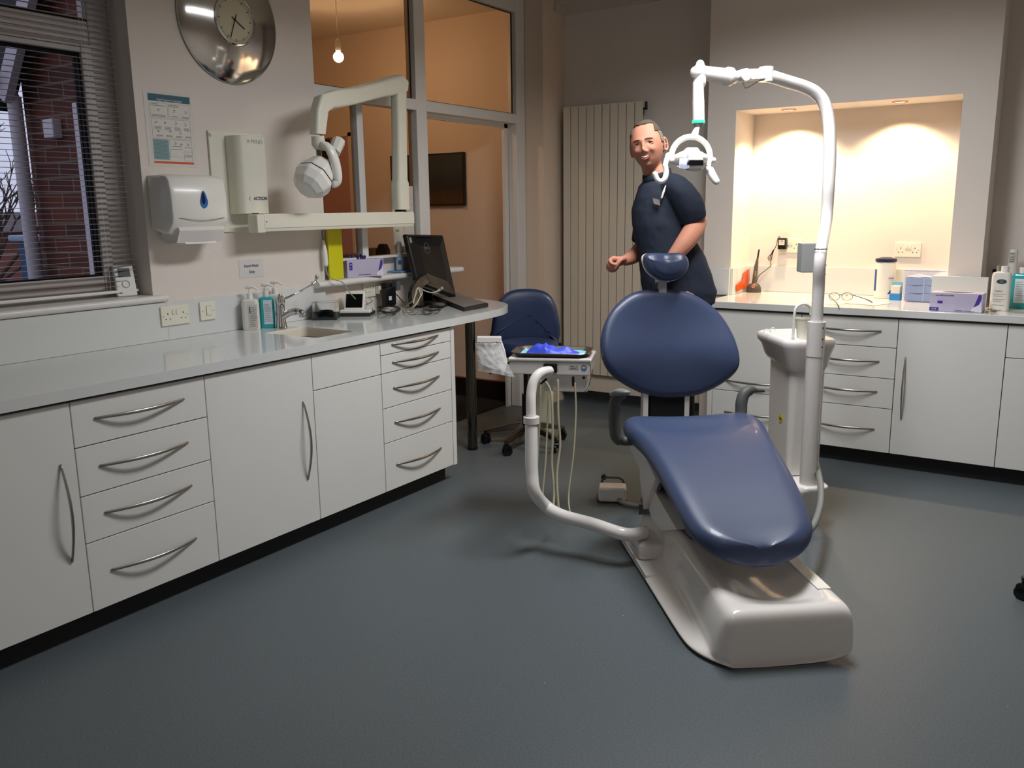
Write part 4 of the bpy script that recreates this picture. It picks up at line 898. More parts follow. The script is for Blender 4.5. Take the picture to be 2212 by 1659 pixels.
text('heading','Hand Hygiene Technique',0.0125,mat('poster_white',(220,224,224),0.5),WT(0.1065,0.272,0.0026),ps,bold=0.0)
# paper towel dispenser
tdp=thing('towel_dispenser','white folded paper towel dispenser with blue drop window','dispenser',(0.0,2.004,1.345))
b=nb(); rings=[]
W0=0.0; W1=0.300
for y,ins in ((0.0,0.02),(0.006,0.006),(0.02,0.0),(W1-0.02,0.0),(W1-0.006,0.006),(W1,0.02)):
    rings.append([Vector((0.002,y,0.055)),Vector((0.002,y,0.285)),Vector((0.09,y,0.288-ins)),Vector((0.125,y,0.284-ins)),Vector((0.148-ins,y,0.262)),Vector((0.158-ins,y,0.20)),Vector((0.160-ins,y,0.10)),Vector((0.152-ins,y,0.075)),Vector((0.11,y,0.03+ins)),Vector((0.05,y,0.035+ins))])
loft(b,rings); bdy=link('casing',b,WPL,tdp,smooth=True); bevelmod(bdy,0.010,3)
b=nb(); tube(b,smoothpath([Vector((0.1605,0.03,0.100)),Vector((0.163,0.15,0.088)),Vector((0.1605,0.27,0.098))],8),0.0012,6); link('cover_seam',b,mat('seam_grey',(120,116,112),0.6),tdp)
b=nb(); rings=[]
for y in (0.03,0.15,0.27):
    k=1-((y-0.15)/0.15)**2; rings.append([Vector((0.03,y,0.045)),Vector((0.15,y,0.06)),Vector((0.152+0.012*k,y,0.045)),Vector((0.13,y,-0.004-0.010*k)),Vector((0.06,y,-0.010-0.008*k)),Vector((0.02,y,0.01))])
loft(b,rings); link('lower_lip',b,WPL2,tdp,smooth=True)
b=nb(); rings=[[Vector((0.07,y,0.012)),Vector((0.125,y,0.018)),Vector((0.135,y,-0.014)),Vector((0.07,y,-0.018))] for y in (0.07,0.235)]; loft(b,rings); link('towel_edge',b,mat('paper_towel',(232,230,226),0.9),tdp)
def drop(b,cy,cz,w,h,x0,x1):
    pts=[]
    for k in range(28):
        a=2*PI*k/28; s=math.sin(a); c=math.cos(a); r=(1-0.35*max(0,c)) if c>0 else 1
        pts.append((cy+w*s*(1-0.45*max(0,c)**0.8 if c>0 else 1),cz+(h*1.25*c if c>0 else h*0.85*c)))
    loft(b,[[Vector((x,y,z)) for y,z in pts] for x in (x0,x1)])
b=nb(); drop(b,0.166,0.172,0.0195,0.036,0.1585,0.1625); dw=link('drop_window',b,mat('drop_blue',(40,110,190),0.2,coat=0.4),tdp,smooth=True)
b=nb(); drop(b,0.162,0.180,0.011,0.025,0.1625,0.1632); link('drop_inner',b,mat('drop_navy',(14,28,64),0.15),dw,smooth=True)
# hand wash sign
sg=thing('paper_sign','small laminated sign reading Hand Wash Only above the soap bottles','sign',(0.0,2.541,1.1915))
b=nb(); box(b,0.0005,0.0015,-0.077,0.077,-0.044,0.044,0.0004,1); link('paper',b,mat('sign_paper',(208,208,208),0.35),sg)
for s_,dz in (('Hand Wash',0.013),('Only',-0.017)): text('lettering',s_,0.0185,BLK,WT(0.0,dz,0.002),sg,bold=0.0002)
# sockets and switch
def socket(label,loc,rot,group='double wall sockets'):
    s=thing('wall_socket',label,'socket',loc,rot,group)
    b=nb(); box(b,0.0,0.009,-0.0735,0.0735,-0.044,0.044,0.003,3); link('faceplate',b,CREAM,s,smooth=True)
    b=nb()
    for cy in (-0.040,0.040):
        for dy,dz,w,h in ((0,0.010,0.0018,0.0045),(-0.011,-0.014,0.0035,0.0017),(0.011,-0.014,0.0035,0.0017)): box(b,0.0091,0.0094,cy+dy-w,cy+dy+w,dz-h,dz+h)
    for cy in (-0.062,0.062): box(b,0.0091,0.0094,cy-0.0018,cy+0.0018,-0.0018,0.0018)
    link('pin_holes',b,BLK,s)['kind']='stuff'
    for cy in (-0.010,0.010):
        b=nb(); box(b,0.009,0.013,cy-0.0062,cy+0.0062,0.006,0.028,0.001); link('switch',b,CREAM,s,smooth=True)
    return s
socket('white double wall socket over the worktop left of the single switch',(0.019,2.067,1.010),0)
sw=thing('fused_switch','white single fused switch plate beside the double socket','switch',(0.019,2.244,1.012))
b=nb(); box(b,0.0,0.009,-0.043,0.043,-0.043,0.043,0.003,3); link('faceplate',b,CREAM,sw,smooth=True)
b=nb(); box(b,0.009,0.012,-0.009,0.016,-0.020,0.022,0.001); link('rocker',b,CREAM,sw,smooth=True); b=nb(); outline(b,-0.011,0.018,-0.022,0.024,0.0008,0.0091,0.0094)
for cy in (-0.030,0.030): box(b,0.0091,0.0095,cy-0.0022,cy+0.0022,-0.0022,0.0022)
link('screws',b,mat('screw_brown',(96,82,60),0.5),sw)['kind']='stuff'
socket('white double wall socket under the screen sill with a black plug in it',(0.0,3.405,1.018),0)
pq=thing('mains_plug','small black plug in the wall socket under the screen sill','plug',(0.010,3.447,1.012))
b=nb(); box(b,0.0,0.03,-0.02,0.02,-0.024,0.022,0.004); link('plug_body',b,CREAM,pq,smooth=True); b=nb(); tube(b,smoothpath([Vector((0.03,0,0.0)),Vector((0.05,0.03,0.0)),Vector((0.06,0.09,-0.03)),Vector((0.08,0.14,-0.09))],6),0.003,8); link('lead',b,BLK,pq,smooth=True)
# room thermostat on the window sill
th=thing('room_thermostat','white upright room thermostat with grey screen on the window sill','thermostat',(-0.062,1.895,1.1075),R(-14))
Tt=Matrix.Rotation(R(-14),4,'Y')
b=nb(); box(b,-0.012,0.012,-0.043,0.043,0.0,0.138,0.006,3,T=Tt); cs=link('case',b,WPL,th,smooth=True)
b=nb(); box(b,0.0121,0.0126,-0.026,0.026,0.085,0.124,T=Tt); link('screen',b,mat('lcd_grey',(76,86,82),0.3),th)
b=nb(); outline(b,-0.001,0.0,0,0) if False else lathe(b,[(0.014,0.0),(0.017,0.0),(0.017,0.0025),(0.014,0.0025)],seg=28,T=Tt@Matrix.Translation((0.0118,0,0.053))@Matrix.Rotation(R(90),4,'Y')); link('dial_ring',b,mat('thermo_grey',(170,160,156),0.4),th,smooth=True)
b=nb(); box(b,0.0121,0.0125,-0.036,-0.022,0.012,0.017,T=Tt); link('badge',b,mat('thermo_ink',(70,72,80),0.5),th)
b=nb(); box(b,-0.055,-0.01,-0.03,0.03,0.0,0.006,0.002); link('foot',b,WPL,th)
# ---------------- x-ray unit
xr=thing('xray_unit','wall mounted dental x-ray unit with folding arm and white tube head','x-ray unit',(0,0,0))
b=nb(); box(b,0.0006,0.012,2.338,2.66,1.374,1.842,0.003); link('back_board',b,CREAM,xr,smooth=True)
for (u,v) in ((455,290),(557,297),(563,397)):
    q=YW(u,v,0.013); b=nb(); lathe(b,[(0,0),(0.009,0),(0.009,0.005),(0.006,0.008),(0,0.009)],seg=18,T=Matrix.Translation((0.0121,q.y,q.z))@RX); link('screw_cap',b,CREAM,xr,smooth=True)
b=nb(); rings=[[Vector((x,y,z)) for x,y in ((0.012,2.428),(0.012,2.60),(0.092,2.598),(0.098,2.590),(0.098,2.462),(0.090,2.446),(0.06,2.430))] for z in (1.458,1.822)]
loft(b,rings); gb=link('generator_box',b,CREAM,xr,smooth=True); bevelmod(gb,0.003,2)
NAVY=mat('navy_ink',(30,44,96),0.5); LG=mat('light_ink',(130,128,122),0.5)
text('lettering','X·MIND',0.027,LG,WT(2.532,1.795,0.0984),gb,bold=-0.0004)
text('lettering','ACTEON',0.0205,NAVY,WT(2.545,1.530,0.0984),gb,bold=0.0006)
b=nb(); tube(b,[Vector((0.0984,2.490+0.011*math.cos(R(a)),1.529+0.012*math.sin(R(a)))) for a in range(110,260,15)],[0.0004,0.0009,0.0014,0.0018,0.002,0.0018,0.0014,0.0009,0.0006,0.0004],6); link('logo_swoosh',b,mat('teal_ink',(60,130,110),0.5),gb)
b=nb(); box(b,0.0984,0.0988,2.485,2.525,1.4585,1.4625); link('box_slot',b,BLK,gb)
b=nb(); box(b,0.10,0.168,2.455,2.505,1.368,1.455,0.006); link('wall_bracket',b,CREAM,xr,smooth=True)
b=nb(); rings=[]
for y in (2.495,2.50,3.612,3.618):
    e=0.004 if y in (2.495,3.618) else 0
    rings.append([Vector((0.100+e,y,1.372+e)),Vector((0.100+e,y,1.455-e)),Vector((0.165-e,y,1.457-e)),Vector((0.170-e,y,1.450-e)),Vector((0.170-e,y,1.392)),Vector((0.163-e,y,1.374+e))])
loft(b,rings); ra_=link('horizontal_arm',b,CREAM,xr,smooth=True)
b=nb(); box(b,0.1702,0.1706,2.50,3.612,1.3895,1.3905); link('arm_seam',b,mat('seam_dark',(150,146,136),0.6),ra_)
b=nb(); cyl(b,(0.1702,2.51,1.42),(0.1715,2.51,1.42),0.003,10); link('arm_screw',b,BLK,ra_)
V0=Vector((0.135,3.535,1.458)); 
b=nb(); tube(b,[V0,V0+Vector((0,0,0.012))],[0.036,0.030],20); link('swivel',b,BLK,xr,smooth=True)
T1=Vector((0.135,3.556,2.165))
def taper(name,p,q,w0,w1,m,par,up=(0,1,0),rnd=0.3,k=4):
    b=nb(); d=(q-p).normalized(); a=Vector(up); a=(a-d*a.dot(d)).normalized(); c=d.cross(a)
    rings=[]
    for t in [i/k for i in range(k+1)]:
        w=w0+(w1-w0)*t; rings.append([p.lerp(q,t)+a*x+c*y for x,y in rrect(w[0] if isinstance(w,tuple) else w,w*0.8,w*rnd,3)])
    loft(b,rings); return link(name,b,m,par,smooth=True)
b=nb(); 
def column(b,pts):  # pts: (pos,w,d)
    rings=[]
    for i,(p,w,dp) in enumerate(pts):
        d=(pts[min(i+1,len(pts)-1)][0]-pts[max(i-1,0)][0]).normalized(); a=Vector((0,1,0)); 
        if abs(d.y)>0.8: a=Vector((0,0,1))
        a=(a-d*a.dot(d)).normalized(); c=d.cross(a)
        rings.append([p+a*x+c*y for x,y in rrect(w,dp,min(w,dp)*0.28,3)])
    loft(b,rings)
column(b,[(V0+Vector((0,0.0,0.012)),0.10,0.08),(V0+Vector((0,0,0.16)),0.098,0.08),(V0+Vector((0,0.002,0.18)),0.082,0.07),(V0.lerp(T1,0.6),0.078,0.066),(T1-Vector((0,0,0.03)),0.082,0.066)])
link('upright_arm',b,CREAM,xr,smooth=True)
LE=YW(690,215,0.26)
b=nb(); rings=[]
P1=T1+Vector((0,0.04,0.012)); P2=T1+Vector((0,-0.02,0.035)); P3=YW(716,196,0.245); P4=YW(698,206,0.258); P5=YW(688,222,0.262); P6=YW(684,300,0.262)
# top spring arm as a lofted box turning down into the drop
def seg2(pts):
    rings=[]
    for (p,w,dp,a) in pts:
        a=Vector(a).normalized(); c=Vector((0.85,0.5,0)).normalized(); c=(c-a*c.dot(a)).normalized()
        rings.append([p+a*x+c*y for x,y in rrect(w,dp,min(w,dp)*0.25,3)])
    c=nb(); loft(c,rings); return c
c=seg2([(YW(868,185,0.135),0.072,0.075,(0,0.15,1)),(YW(858,181,0.135),0.098,0.08,(0,0.1,1)),(YW(838,187,0.14),0.100,0.08,(0,0.1,1)),(YW(815,193,0.155),0.088,0.072,(0,0.12,1)),(YW(760,207,0.20),0.086,0.070,(0,0.15,1)),(YW(722,215,0.235),0.088,0.070,(0,-0.25,1)),(YW(700,222,0.25),0.10,0.068,(0,-1,0.75)),(YW(690,240,0.258),0.078,0.066,(0,-1,0.05)),(YW(686,290,0.262),0.066,0.062,(0,-1,0.0))])
link('spring_arm',c,CREAM,xr,smooth=True)
# tube head: joint, fork, faceted housing, short cone
Q=lambda u,v,x=0.262: YW(u,v,x)
b=nb(); tube(b,[Q(686,294),Q(688,312),Q(690,322)],[0.032,0.034,0.022],20); link('head_joint',b,CREAM,xr,smooth=True)
b=nb(); cyl(b,Q(688,318),Q(690,338),0.014,14); link('joint_pin',b,CHROMED,xr,smooth=True)
b=nb(); fk_=[(700,312,0.30),(712,322,0.33),(722,345,0.345),(728,372,0.345),(729,390,0.34),(724,397,0.335)]
pts=smoothpath([Q(u,v,x) for u,v,x in fk_],6); tube(b,pts,[0.022+0.008*math.sin(PI*i/(len(pts)-1)) for i in range(len(pts))],16,flat=0.75,roundcap=True); link('fork',b,WPL,xr,smooth='all')
b=nb(); tube(b,[Q(690,316,0.27),Q(705,316,0.30)],[0.02,0.022],16,roundcap=True); link('fork_root',b,CREAM,xr,smooth='all')
# housing: axis from upper right to lower left
ax=(Q(664,405,0.27)-Q(702,352,0.27)).normalized(); c0=Q(702,352,0.27); up_=Vector((0,-ax.z,ax.y)).normalized(); sd=ax.cross(up_)
def oct3(c,r,k=0.72): return [c+up_*(r*a)+sd*(r*b_) for a,b_ in ((1,-0.45),(1,0.45),(0.45,1),(-0.45,1),(-1,0.45),(-1,-0.45),(-0.45,-1),(0.45,-1))]
b=nb(); loft(b,[oct3(c0,0.035),oct3(c0+ax*0.02,0.062),oct3(c0+ax*0.07,0.078),oct3(c0+ax*0.095,0.082)]); h1=link('head_rear_housing',b,WPL,xr); bevelmod(h1,0.010,3)
b=nb(); loft(b,[oct3(c0+ax*0.0965,0.088),oct3(c0+ax*0.125,0.090),oct3(c0+ax*0.165,0.078),oct3(c0+ax*0.195,0.050)]); h2=link('head_front_housing',b,WPL,xr); bevelmod(h2,0.010,3)
b=nb(); loft(b,[oct3(c0+ax*0.0935,0.0845),oct3(c0+ax*0.0985,0.0845)]); link('housing_gap',b,BLKM,xr)
b=nb(); tube(b,[Q(722,330,0.22),Q(732,305,0.20)],[0.030,0.034],8); link('collimator',b,WPL,xr)
# handset and coiled lead hanging at the wall end
hs=thing('xray_handset','white x-ray exposure handset hanging at the wall edge with a grey lead','handset',(0,0,0))
b=nb(); tube(b,[YW(699,522,0.03),YW(702,545,0.035),YW(704,570,0.035)],[0.008,0.014,0.015],12,flat=0.8,roundcap=True); link('handset',b,WPL,hs,smooth='all')
b=nb(); tube(b,smoothpath([YW(704,570,0.035),YW(706,590,0.05),YW(720,603,0.09),YW(740,610,0.10),YW(752,628,0.11),YW(768,646,0.12)],8),0.0028,8); link('lead',b,mat('lead_grey',(150,154,150),0.5),hs,smooth=True)
b=nb(); tube(b,smoothpath([YW(696,497,0.08),YW(696,510,0.03),YW(700,524,0.03)],6),0.0022,8); link('upper_lead',b,BLK,hs,smooth=True)

# ================================================================= LEFT WORKTOP THINGS
WTZ=0.9005
def pump_bottle(label,x,y,z,w,d,h,body,rz,lab,group='pump bottles by the tap',pump=0.07,cap=None):
    t=thing('pump_bottle',label,'bottle',(x,y,z),rz,group)
    b=nb(); rings=[]
    for zz,s in ((0,0.92),(0.006,1),(h-0.02,1),(h-0.006,0.9),(h,0.6)): rings.append([Vector((p[0],p[1],zz)) for p in rrect(w*s,d*s,min(w,d)*0.35*s,5)])
    loft(b,rings); link('bottle_body',b,body,t,smooth=True)
    b=nb(); cyl(b,(0,0,h),(0,0,h+0.028),0.014,20); cyl(b,(0,0,h+0.028),(0,0,h+pump*0.75),0.0045,12); link('pump_collar',b,cap or WPL,t,smooth=True)
    b=nb(); tube(b,[Vector((-0.012,0,h+pump*0.8)),Vector((0.0,0,h+pump*0.84)),Vector((0.02,0,h+pump*0.84)),Vector((0.038,0,h+pump*0.66))],[0.008,0.010,0.006,0.004],12,roundcap=True); link('pump_nozzle',b,cap or WPL,t,smooth='all')
    if lab:
        m,w0,w1,z0,z1=lab; b=nb(); box(b,w0,w1,-d/2-0.0012,-d/2+0.0002,z0,z1,0.0004,1); lb=link('label',b,m,t)
    return t
BW=mat('bottle_white',(226,224,216),0.35); BT=mat('bottle_teal',(40,168,176),0.18,coat=0.3); LP=mat('label_white',(216,226,232),0.45); LT=mat('label_teal_print',(60,110,150),0.5)
def prints(par,x0,x1,y,zs,m,h=0.0016):
    b=nb()
    for z in zs: box(b,x0,x1-random.uniform(0,(x1-x0)*0.35),y-0.0004,y,z,z+h)
    o=link('print_lines',b,m,par); o['kind']='stuff'; return o
q=pump_bottle('white hand wash pump bottle, front left of the group by the tap',0.075,2.455,WTZ,0.082,0.052,0.150,BW,R(40),(mat('label_cream',(214,212,204),0.5),-0.006,0.036,0.01,0.125)); prints(q,0.0,0.032,-0.0278,[0.02+0.009*k for k in range(11)],INK)
b=nb(); box(b,-0.001,0.003,-0.0278,-0.0272,0.085,0.115); link('label_mark',b,NAVY,q)
q=pump_bottle('teal liquid hand rub pump bottle beside the white one by the tap',0.090,2.543,WTZ,0.075,0.048,0.155,BT,R(40),(LP,-0.012,0.030,0.02,0.140)); prints(q,-0.008,0.026,-0.0258,[0.035+0.010*k for k in range(9)],LT)
q=pump_bottle('white pump bottle standing behind the teal bottle and the tap',0.058,2.628,WTZ,0.072,0.046,0.160,BW,R(40),None)
# tap
tp=thing('sink_tap','chrome sink tap with long elbow lever beside the cream sink','tap',(0.155,2.573,WTZ))
b=nb(); TL=lambda u,v,x: YW(u,v,x)-Vector((0.155,2.573,WTZ))
b=nb(); tube(b,[Vector((0,0,0)),Vector((0,0,0.008)),Vector((0,0,0.05)),Vector((0.0,0.002,0.115))],[0.028,0.026,0.021,0.020],24); link('tap_body',b,CHROME,tp,smooth=True)
b=nb(); tube(b,smoothpath([Vector((0.0,0.0,0.050)),Vector((0.04,0.02,0.075)),Vector((0.085,0.035,0.082)),Vector((0.105,0.040,0.075)),Vector((0.108,0.041,0.055))],6),[0.018]*12+[0.0155]*13,18); link('spout',b,CHROME,tp,smooth=True)
b=nb(); tube(b,[Vector((0,0.002,0.115)),Vector((0,0.002,0.125)),Vector((0,0.002,0.15)),Vector((0.0,0.002,0.158))],[0.020,0.024,0.022,0.012],24,roundcap=True); lv=link('lever_head',b,CHROME,tp,smooth=True)
b=nb(); lp0=Vector((0.01,0.01,0.140)); lpts=[lp0]+[TL(u,v,0.20) for u,v in ((640,634),(665,620),(679,611),(683,603),(684,597))]
tube(b,smoothpath(lpts,6),[0.0055]*6+[0.0045]*12+[0.006]*6+[0.010]*7,14,roundcap=True); link('lever',b,CHROME,tp,smooth='all')
# dental model under clear box
dm=thing('dental_model_case','grey dental model under a clear plastic lid on the worktop','model',(0.10,2.935,WTZ),R(35))
b=nb(); rings=[[Vector((x,y,z)) for x,y,z in ((-0.065,-0.05,0),(0.065,-0.05,0),(0.065,0.05,0),(-0.065,0.05,0))],[Vector((x,y,z)) for x,y,z in ((-0.065,-0.05,0.012),(0.065,-0.05,0.012),(0.065,0.05,0.034),(-0.065,0.05,0.034))]]
loft(b,rings); db=link('tray',b,mat('model_base',(38,44,46),0.3),dm); bevelmod(db,0.003,2)
b=nb()
for i in range(12):
    a=R(-15+210*i/11); box(b,-0.008,0.008,-0.006,0.006,0,0.020,0.003,T=Matrix.Translation((0.034*math.cos(a),0.028*math.sin(a)-0.008,0.022+0.011*math.sin(a)*0.6))@Matrix.Rotation(a,4,'Z'))
link('tooth_arch',b,mat('model_grey',(92,104,104),0.6),dm,smooth=True)
b=nb(); box(b,-0.062,0.062,-0.047,0.047,0.013,0.092,0.004); ld=link('clear_lid',b,mat('clear_acrylic',(250,252,252),0.02,trans=1.0,ior=1.05),dm,smooth=True)
b=nb(); 
for (x0,x1,y0,y1,z0,z1) in ((-0.0625,0.0625,-0.0478,-0.0466,0.091,0.0925),(-0.0625,0.0625,0.0466,0.0478,0.091,0.0925),(-0.063,-0.0618,-0.047,0.047,0.091,0.0925),(0.0618,0.063,-0.047,0.047,0.091,0.0925),(-0.063,-0.0618,-0.0478,-0.0466,0.013,0.092),(0.0618,0.063,-0.0478,-0.0466,0.013,0.092)): box(b,x0,x1,y0,y1,z0,z1)
link('lid_edges',b,mat('acrylic_edge',(120,126,124),0.3),dm)
# intra-oral reader with small tilted screen
cr_=thing('sensor_reader','white desktop reader with small tilted black screen','device',(0.135,3.135,WTZ),R(30))
b=nb(); box(b,-0.085,0.085,-0.055,0.085,0.0,0.018,0.005); link('base',b,mat('reader_dark',(44,46,46),0.4),cr_,smooth=True)
b=nb(); box(b,-0.084,0.086,-0.054,0.0,0.018,0.034,0.004); 
rings=[[Vector((x,y,z)) for x,y,z in ((s*0.072,-0.01,0.018),(s*0.072,0.0,0.034),(s*0.072-0.0,0.040,0.125),(s*0.072,0.056,0.130),(s*0.072,0.07,0.018))] for s in (-1,0.55)]
loft(b,rings); rb=link('housing',b,WPL,cr_); bevelmod(rb,0.004,2)
T_=TM((1,0,0),(0,0.40,0.91),(-0.0165,0.019,0.0795)); b=nb(); box(b,-0.046,0.046,-0.040,0.038,0.0008,0.002,T=T_); link('screen',b,mat('black_glass',(8,8,10),0.08),cr_)
b=nb(); cyl(b,(-0.072,0.02,0.040),(-0.076,0.02,0.040),0.008,14); link('side_knob',b,BLK,cr_,smooth=True)
# monitor seen from behind
mo=thing('computer_monitor','black computer monitor seen from behind at the desk end','monitor',(0.20,3.70,WTZ))
ML=lambda p: p-Vector((0.20,3.70,WTZ))
mp=[ML(PD(876,505,5.15)),ML(PD(958,507,5.42)),ML(PD(987,643,5.42)),ML(PD(901,612,5.15))]
nrm=(mp[1]-mp[0]).cross(mp[3]-mp[0]).normalized()
if nrm.dot(FWD)<0: nrm=-nrm
b=nb(); 
def q4(sc,dep):
    c=sum(mp,Vector((0,0,0)))/4; return [c+(p-c)*sc+nrm*dep for p in mp]
loft(b,[q4(0.55,-0.018),q4(0.93,-0.004),q4(1.0,0.006),q4(1.0,0.030)]); mb=link('rear_cover',b,mat('monitor_black',(16,16,17),0.28,coat=0.3),mo); bevelmod(mb,0.006,3)
c=sum(mp,Vector((0,0,0)))/4; ux=(mp[1]-mp[0]).normalized(); uz=(mp[0]-mp[3]).normalized()
b=nb(); loft(b,[q4(0.96,0.030),q4(0.96,0.032)]); link('screen',b,MATS['black_glass'],mo)
TMm=TM(ux,uz,c+uz*0.085-ux*0.03-nrm*0.0185)
b=nb(); tube(b,[TMm@Vector((0.022*math.cos(R(a)),0.033*math.sin(R(a)),0.0)) for a in range(0,361,20)],0.0009,6); link('logo_ring',b,GPL,mb)
text('logo_text','DELL',0.016,GPL,TMm@Matrix.Translation((0,-0.0,0.001)),mb)
b=nb(); box(b,-0.10,0.045,-0.004,0.004,0,0.002,T=TM(ux,uz,c+uz*0.158-ux*0.0-nrm*0.0165)); link('vent_slot',b,BLKM,mb)
b=nb(); box(b,-0.009,0.009,-0.016,0.016,0,0.001,T=TM(ux,uz,c+uz*0.135-ux*0.148-nrm*0.010)); link('sticker',b,mat('sticker_grey',(150,148,142),0.5),mb)
b=nb(); st=[ML(PD(905,596,5.12)),ML(PD(893,605,5.10)),ML(PD(884,628,5.08)),ML(PD(886,650,5.08)),ML(PD(893,662,5.08))]
def strap(name,pts,w,t_,m,par):
    c=nb(); rings=[]
    for i,p in enumerate(pts):
        d=(pts[min(i+1,len(pts)-1)]-pts[max(i-1,0)]).normalized(); a=(ux-d*ux.dot(d)).normalized(); e=d.cross(a); rings.append([p+a*(sx*w/2)+e*(sy*t_/2) for sx,sy in ((-1,-1),(1,-1),(1,1),(-1,1))])
    loft(c,rings); o=link(name,c,m,par); bevelmod(o,0.004,2); return o
strap('stand_neck',smoothpath([ML(PD(925,600,5.19)),ML(PD(905,612,5.12)),ML(PD(893,635,5.08)),ML(PD(896,662,5.08))],6),0.062,0.03,MATS['monitor_black'],mo)
b=nb(); box(b,-0.10,0.11,-0.09,0.10,0,0.014,0.006,T=Matrix.Translation((0.02,-0.04,0))@Matrix.Rotation(R(25),4,'Z')); link('stand_foot',b,MATS['monitor_black'],mo,smooth=True)
# keyboard lying flat, underside up
kb=thing('computer_keyboard','dark computer keyboard standing tilted at the desk end','keyboard',(0.36,3.79,WTZ))
kp=[(0.10,3.96),(0.56,3.80),(0.545,3.60),(0.13,3.72)]
k4=[Vector((AX(u,v,'z',0.905).x,AX(u,v,'z',0.905).y,0)) for u,v in ((931,645),(972,641),(1055,662),(1003,671))]
KL=lambda p,z: Vector((p.x-0.36,p.y-3.79,z))
b=nb(); loft(b,[[KL(k4[0],0.012),KL(k4[1],0.020),KL(k4[2],0.002),KL(k4[3],0.0005)],[KL(k4[0],0.032),KL(k4[1],0.044),KL(k4[2],0.024),KL(k4[3],0.018)]]); ko=link('key_case',b,mat('keyboard_black',(30,30,31),0.45),kb); bevelmod(ko,0.004,2)
b=nb(); cc=(k4[0]+k4[1]+k4[2]+k4[3])/4
loft(b,[[KL(cc+(p-cc)*0.93,z) for p,z in zip(k4,(0.033,0.045,0.025,0.0195))],[KL(cc+(p-cc)*0.93,z) for p,z in zip(k4,(0.034,0.046,0.026,0.0205))]]); link('back_plate',b,mat('keyboard_grey',(120,116,110),0.5),kb)
rm=thing('red_mouse','small black and red computer mouse behind the monitor foot','mouse',(AX(992,650,'z',0.905).x,AX(992,650,'z',0.905).y,WTZ),R(20))
b=nb(); lathe(b,[(0,0),(0.034,0.0),(0.036,0.012),(0.028,0.026),(0.012,0.032),(0,0.033)],seg=24,sy=0.65); link('mouse_body',b,mat('mouse_red',(120,26,24),0.3),rm,smooth=True); b=nb(); lathe(b,[(0,0),(0.0365,0.0),(0.0375,0.010),(0,0.010)],seg=24,sy=0.66); link('mouse_base',b,BLK,rm,smooth=True)
# black power adaptor cluster and cables
ad=thing('power_adaptor','black power adaptor with loops of black cable under the sill','adaptor',(0.06,3.50,WTZ))
AL=lambda u,v,x: YW(u,v,x)-Vector((0.06,3.50,WTZ))
b=nb(); q=AL(840,640,0.075); box(b,-0.02,0.02,-0.045,0.045,-0.055,0.055,0.008,T=Matrix.Translation(q)); q2=AL(836,622,0.06); box(b,-0.02,0.02,-0.03,0.03,-0.03,0.03,0.006,T=Matrix.Translation(q2)); link('adaptor_body',b,BLK,ad,smooth=True)
b=nb(); q=AL(856,617,0.05); box(b,-0.015,0.02,-0.018,0.018,-0.028,0.028,0.004,T=Matrix.Translation(q)); link('spare_plug',b,mat('plug_grey',(96,98,98),0.5),ad,smooth=True)
b=nb(); q=AL(843,644,0.097); box(b,0,0.001,-0.012,0.012,-0.012,0.012,T=Matrix.Translation(q)); link('adaptor_label',b,LP,ad)
def cables(name,label,curves,m,r,cat='cable'):
    c=nb(); 
    for pts in curves: tube(c,smoothpath(pts,8),r,8,roundcap=True)
    o=link(name,c,m,None,smooth='all'); return tag(o,label,cat)
random.seed(12)
def loops(cx,cy,n,rx,ry,m=3):
    out=[]; a0=random.uniform(0,6)
    pts=[]
    for k in range(n*8):
        a=a0+k*PI/4; pts.append(AX(cx+rx*math.cos(a)*random.uniform(0.6,1.1),cy+ry*math.sin(a)*random.uniform(0.6,1.1),'z',0.908+random.uniform(0,0.022)))
    return pts
cables('black_cable','tangled black cables lying on the worktop behind the reader',[loops(840,668,5,24,9)],BLK,0.0026)
cables('black_cable','coiled black cable on the worktop beside the keyboard',[loops(935,666,4,20,6),],BLK,0.003)
CW=mat('cable_white',(196,196,176),0.5)
wc=[PD(953,625,4.95),PD(935,632,4.93),PD(920,629,4.93),PD(903,622,4.93),PD(897,635,4.90),PD(893,655,4.85)]
cables('white_cable','bundle of off-white cables standing in front of the monitor',[wc,[PD(903,624,4.92),PD(912,632,4.91),PD(902,650,4.88),AX(885,668,'z',0.906)],[PD(905,626,4.92),PD(908,640,4.9),PD(895,662,4.85),AX(878,672,'z',0.906)],[PD(901,624,4.92),PD(893,648,4.88),AX(873,664,'z',0.91),AX(874,674,'z',0.906),AX(888,672,'z',0.908)]],CW,0.0032)
b=nb(); box(b,-0.008,0.008,-0.005,0.005,-0.02,0.02,0.002,T=Matrix.Translation(PD(951,625,4.95))@Matrix.Rotation(R(60),4,'Y')); cn=link('cable_connector',b,mat('connector_grey',(170,168,158),0.5),None,smooth=True); tag(cn,'pale cable connector at the end of the off-white cable before the monitor','connector')
cables('white_cable','thin off-white cables fanning down from the wall socket',[[YW(783,640,0.03),YW(790,650,0.05),AX(800,662,'z',0.91),AX(812,672,'z',0.906)],[YW(784,640,0.03),YW(798,645,0.06),AX(815,658,'z',0.91),AX(832,668,'z',0.906)],[YW(790,628,0.02),YW(787,640,0.02),YW(780,648,0.03)]],CW,0.0022)
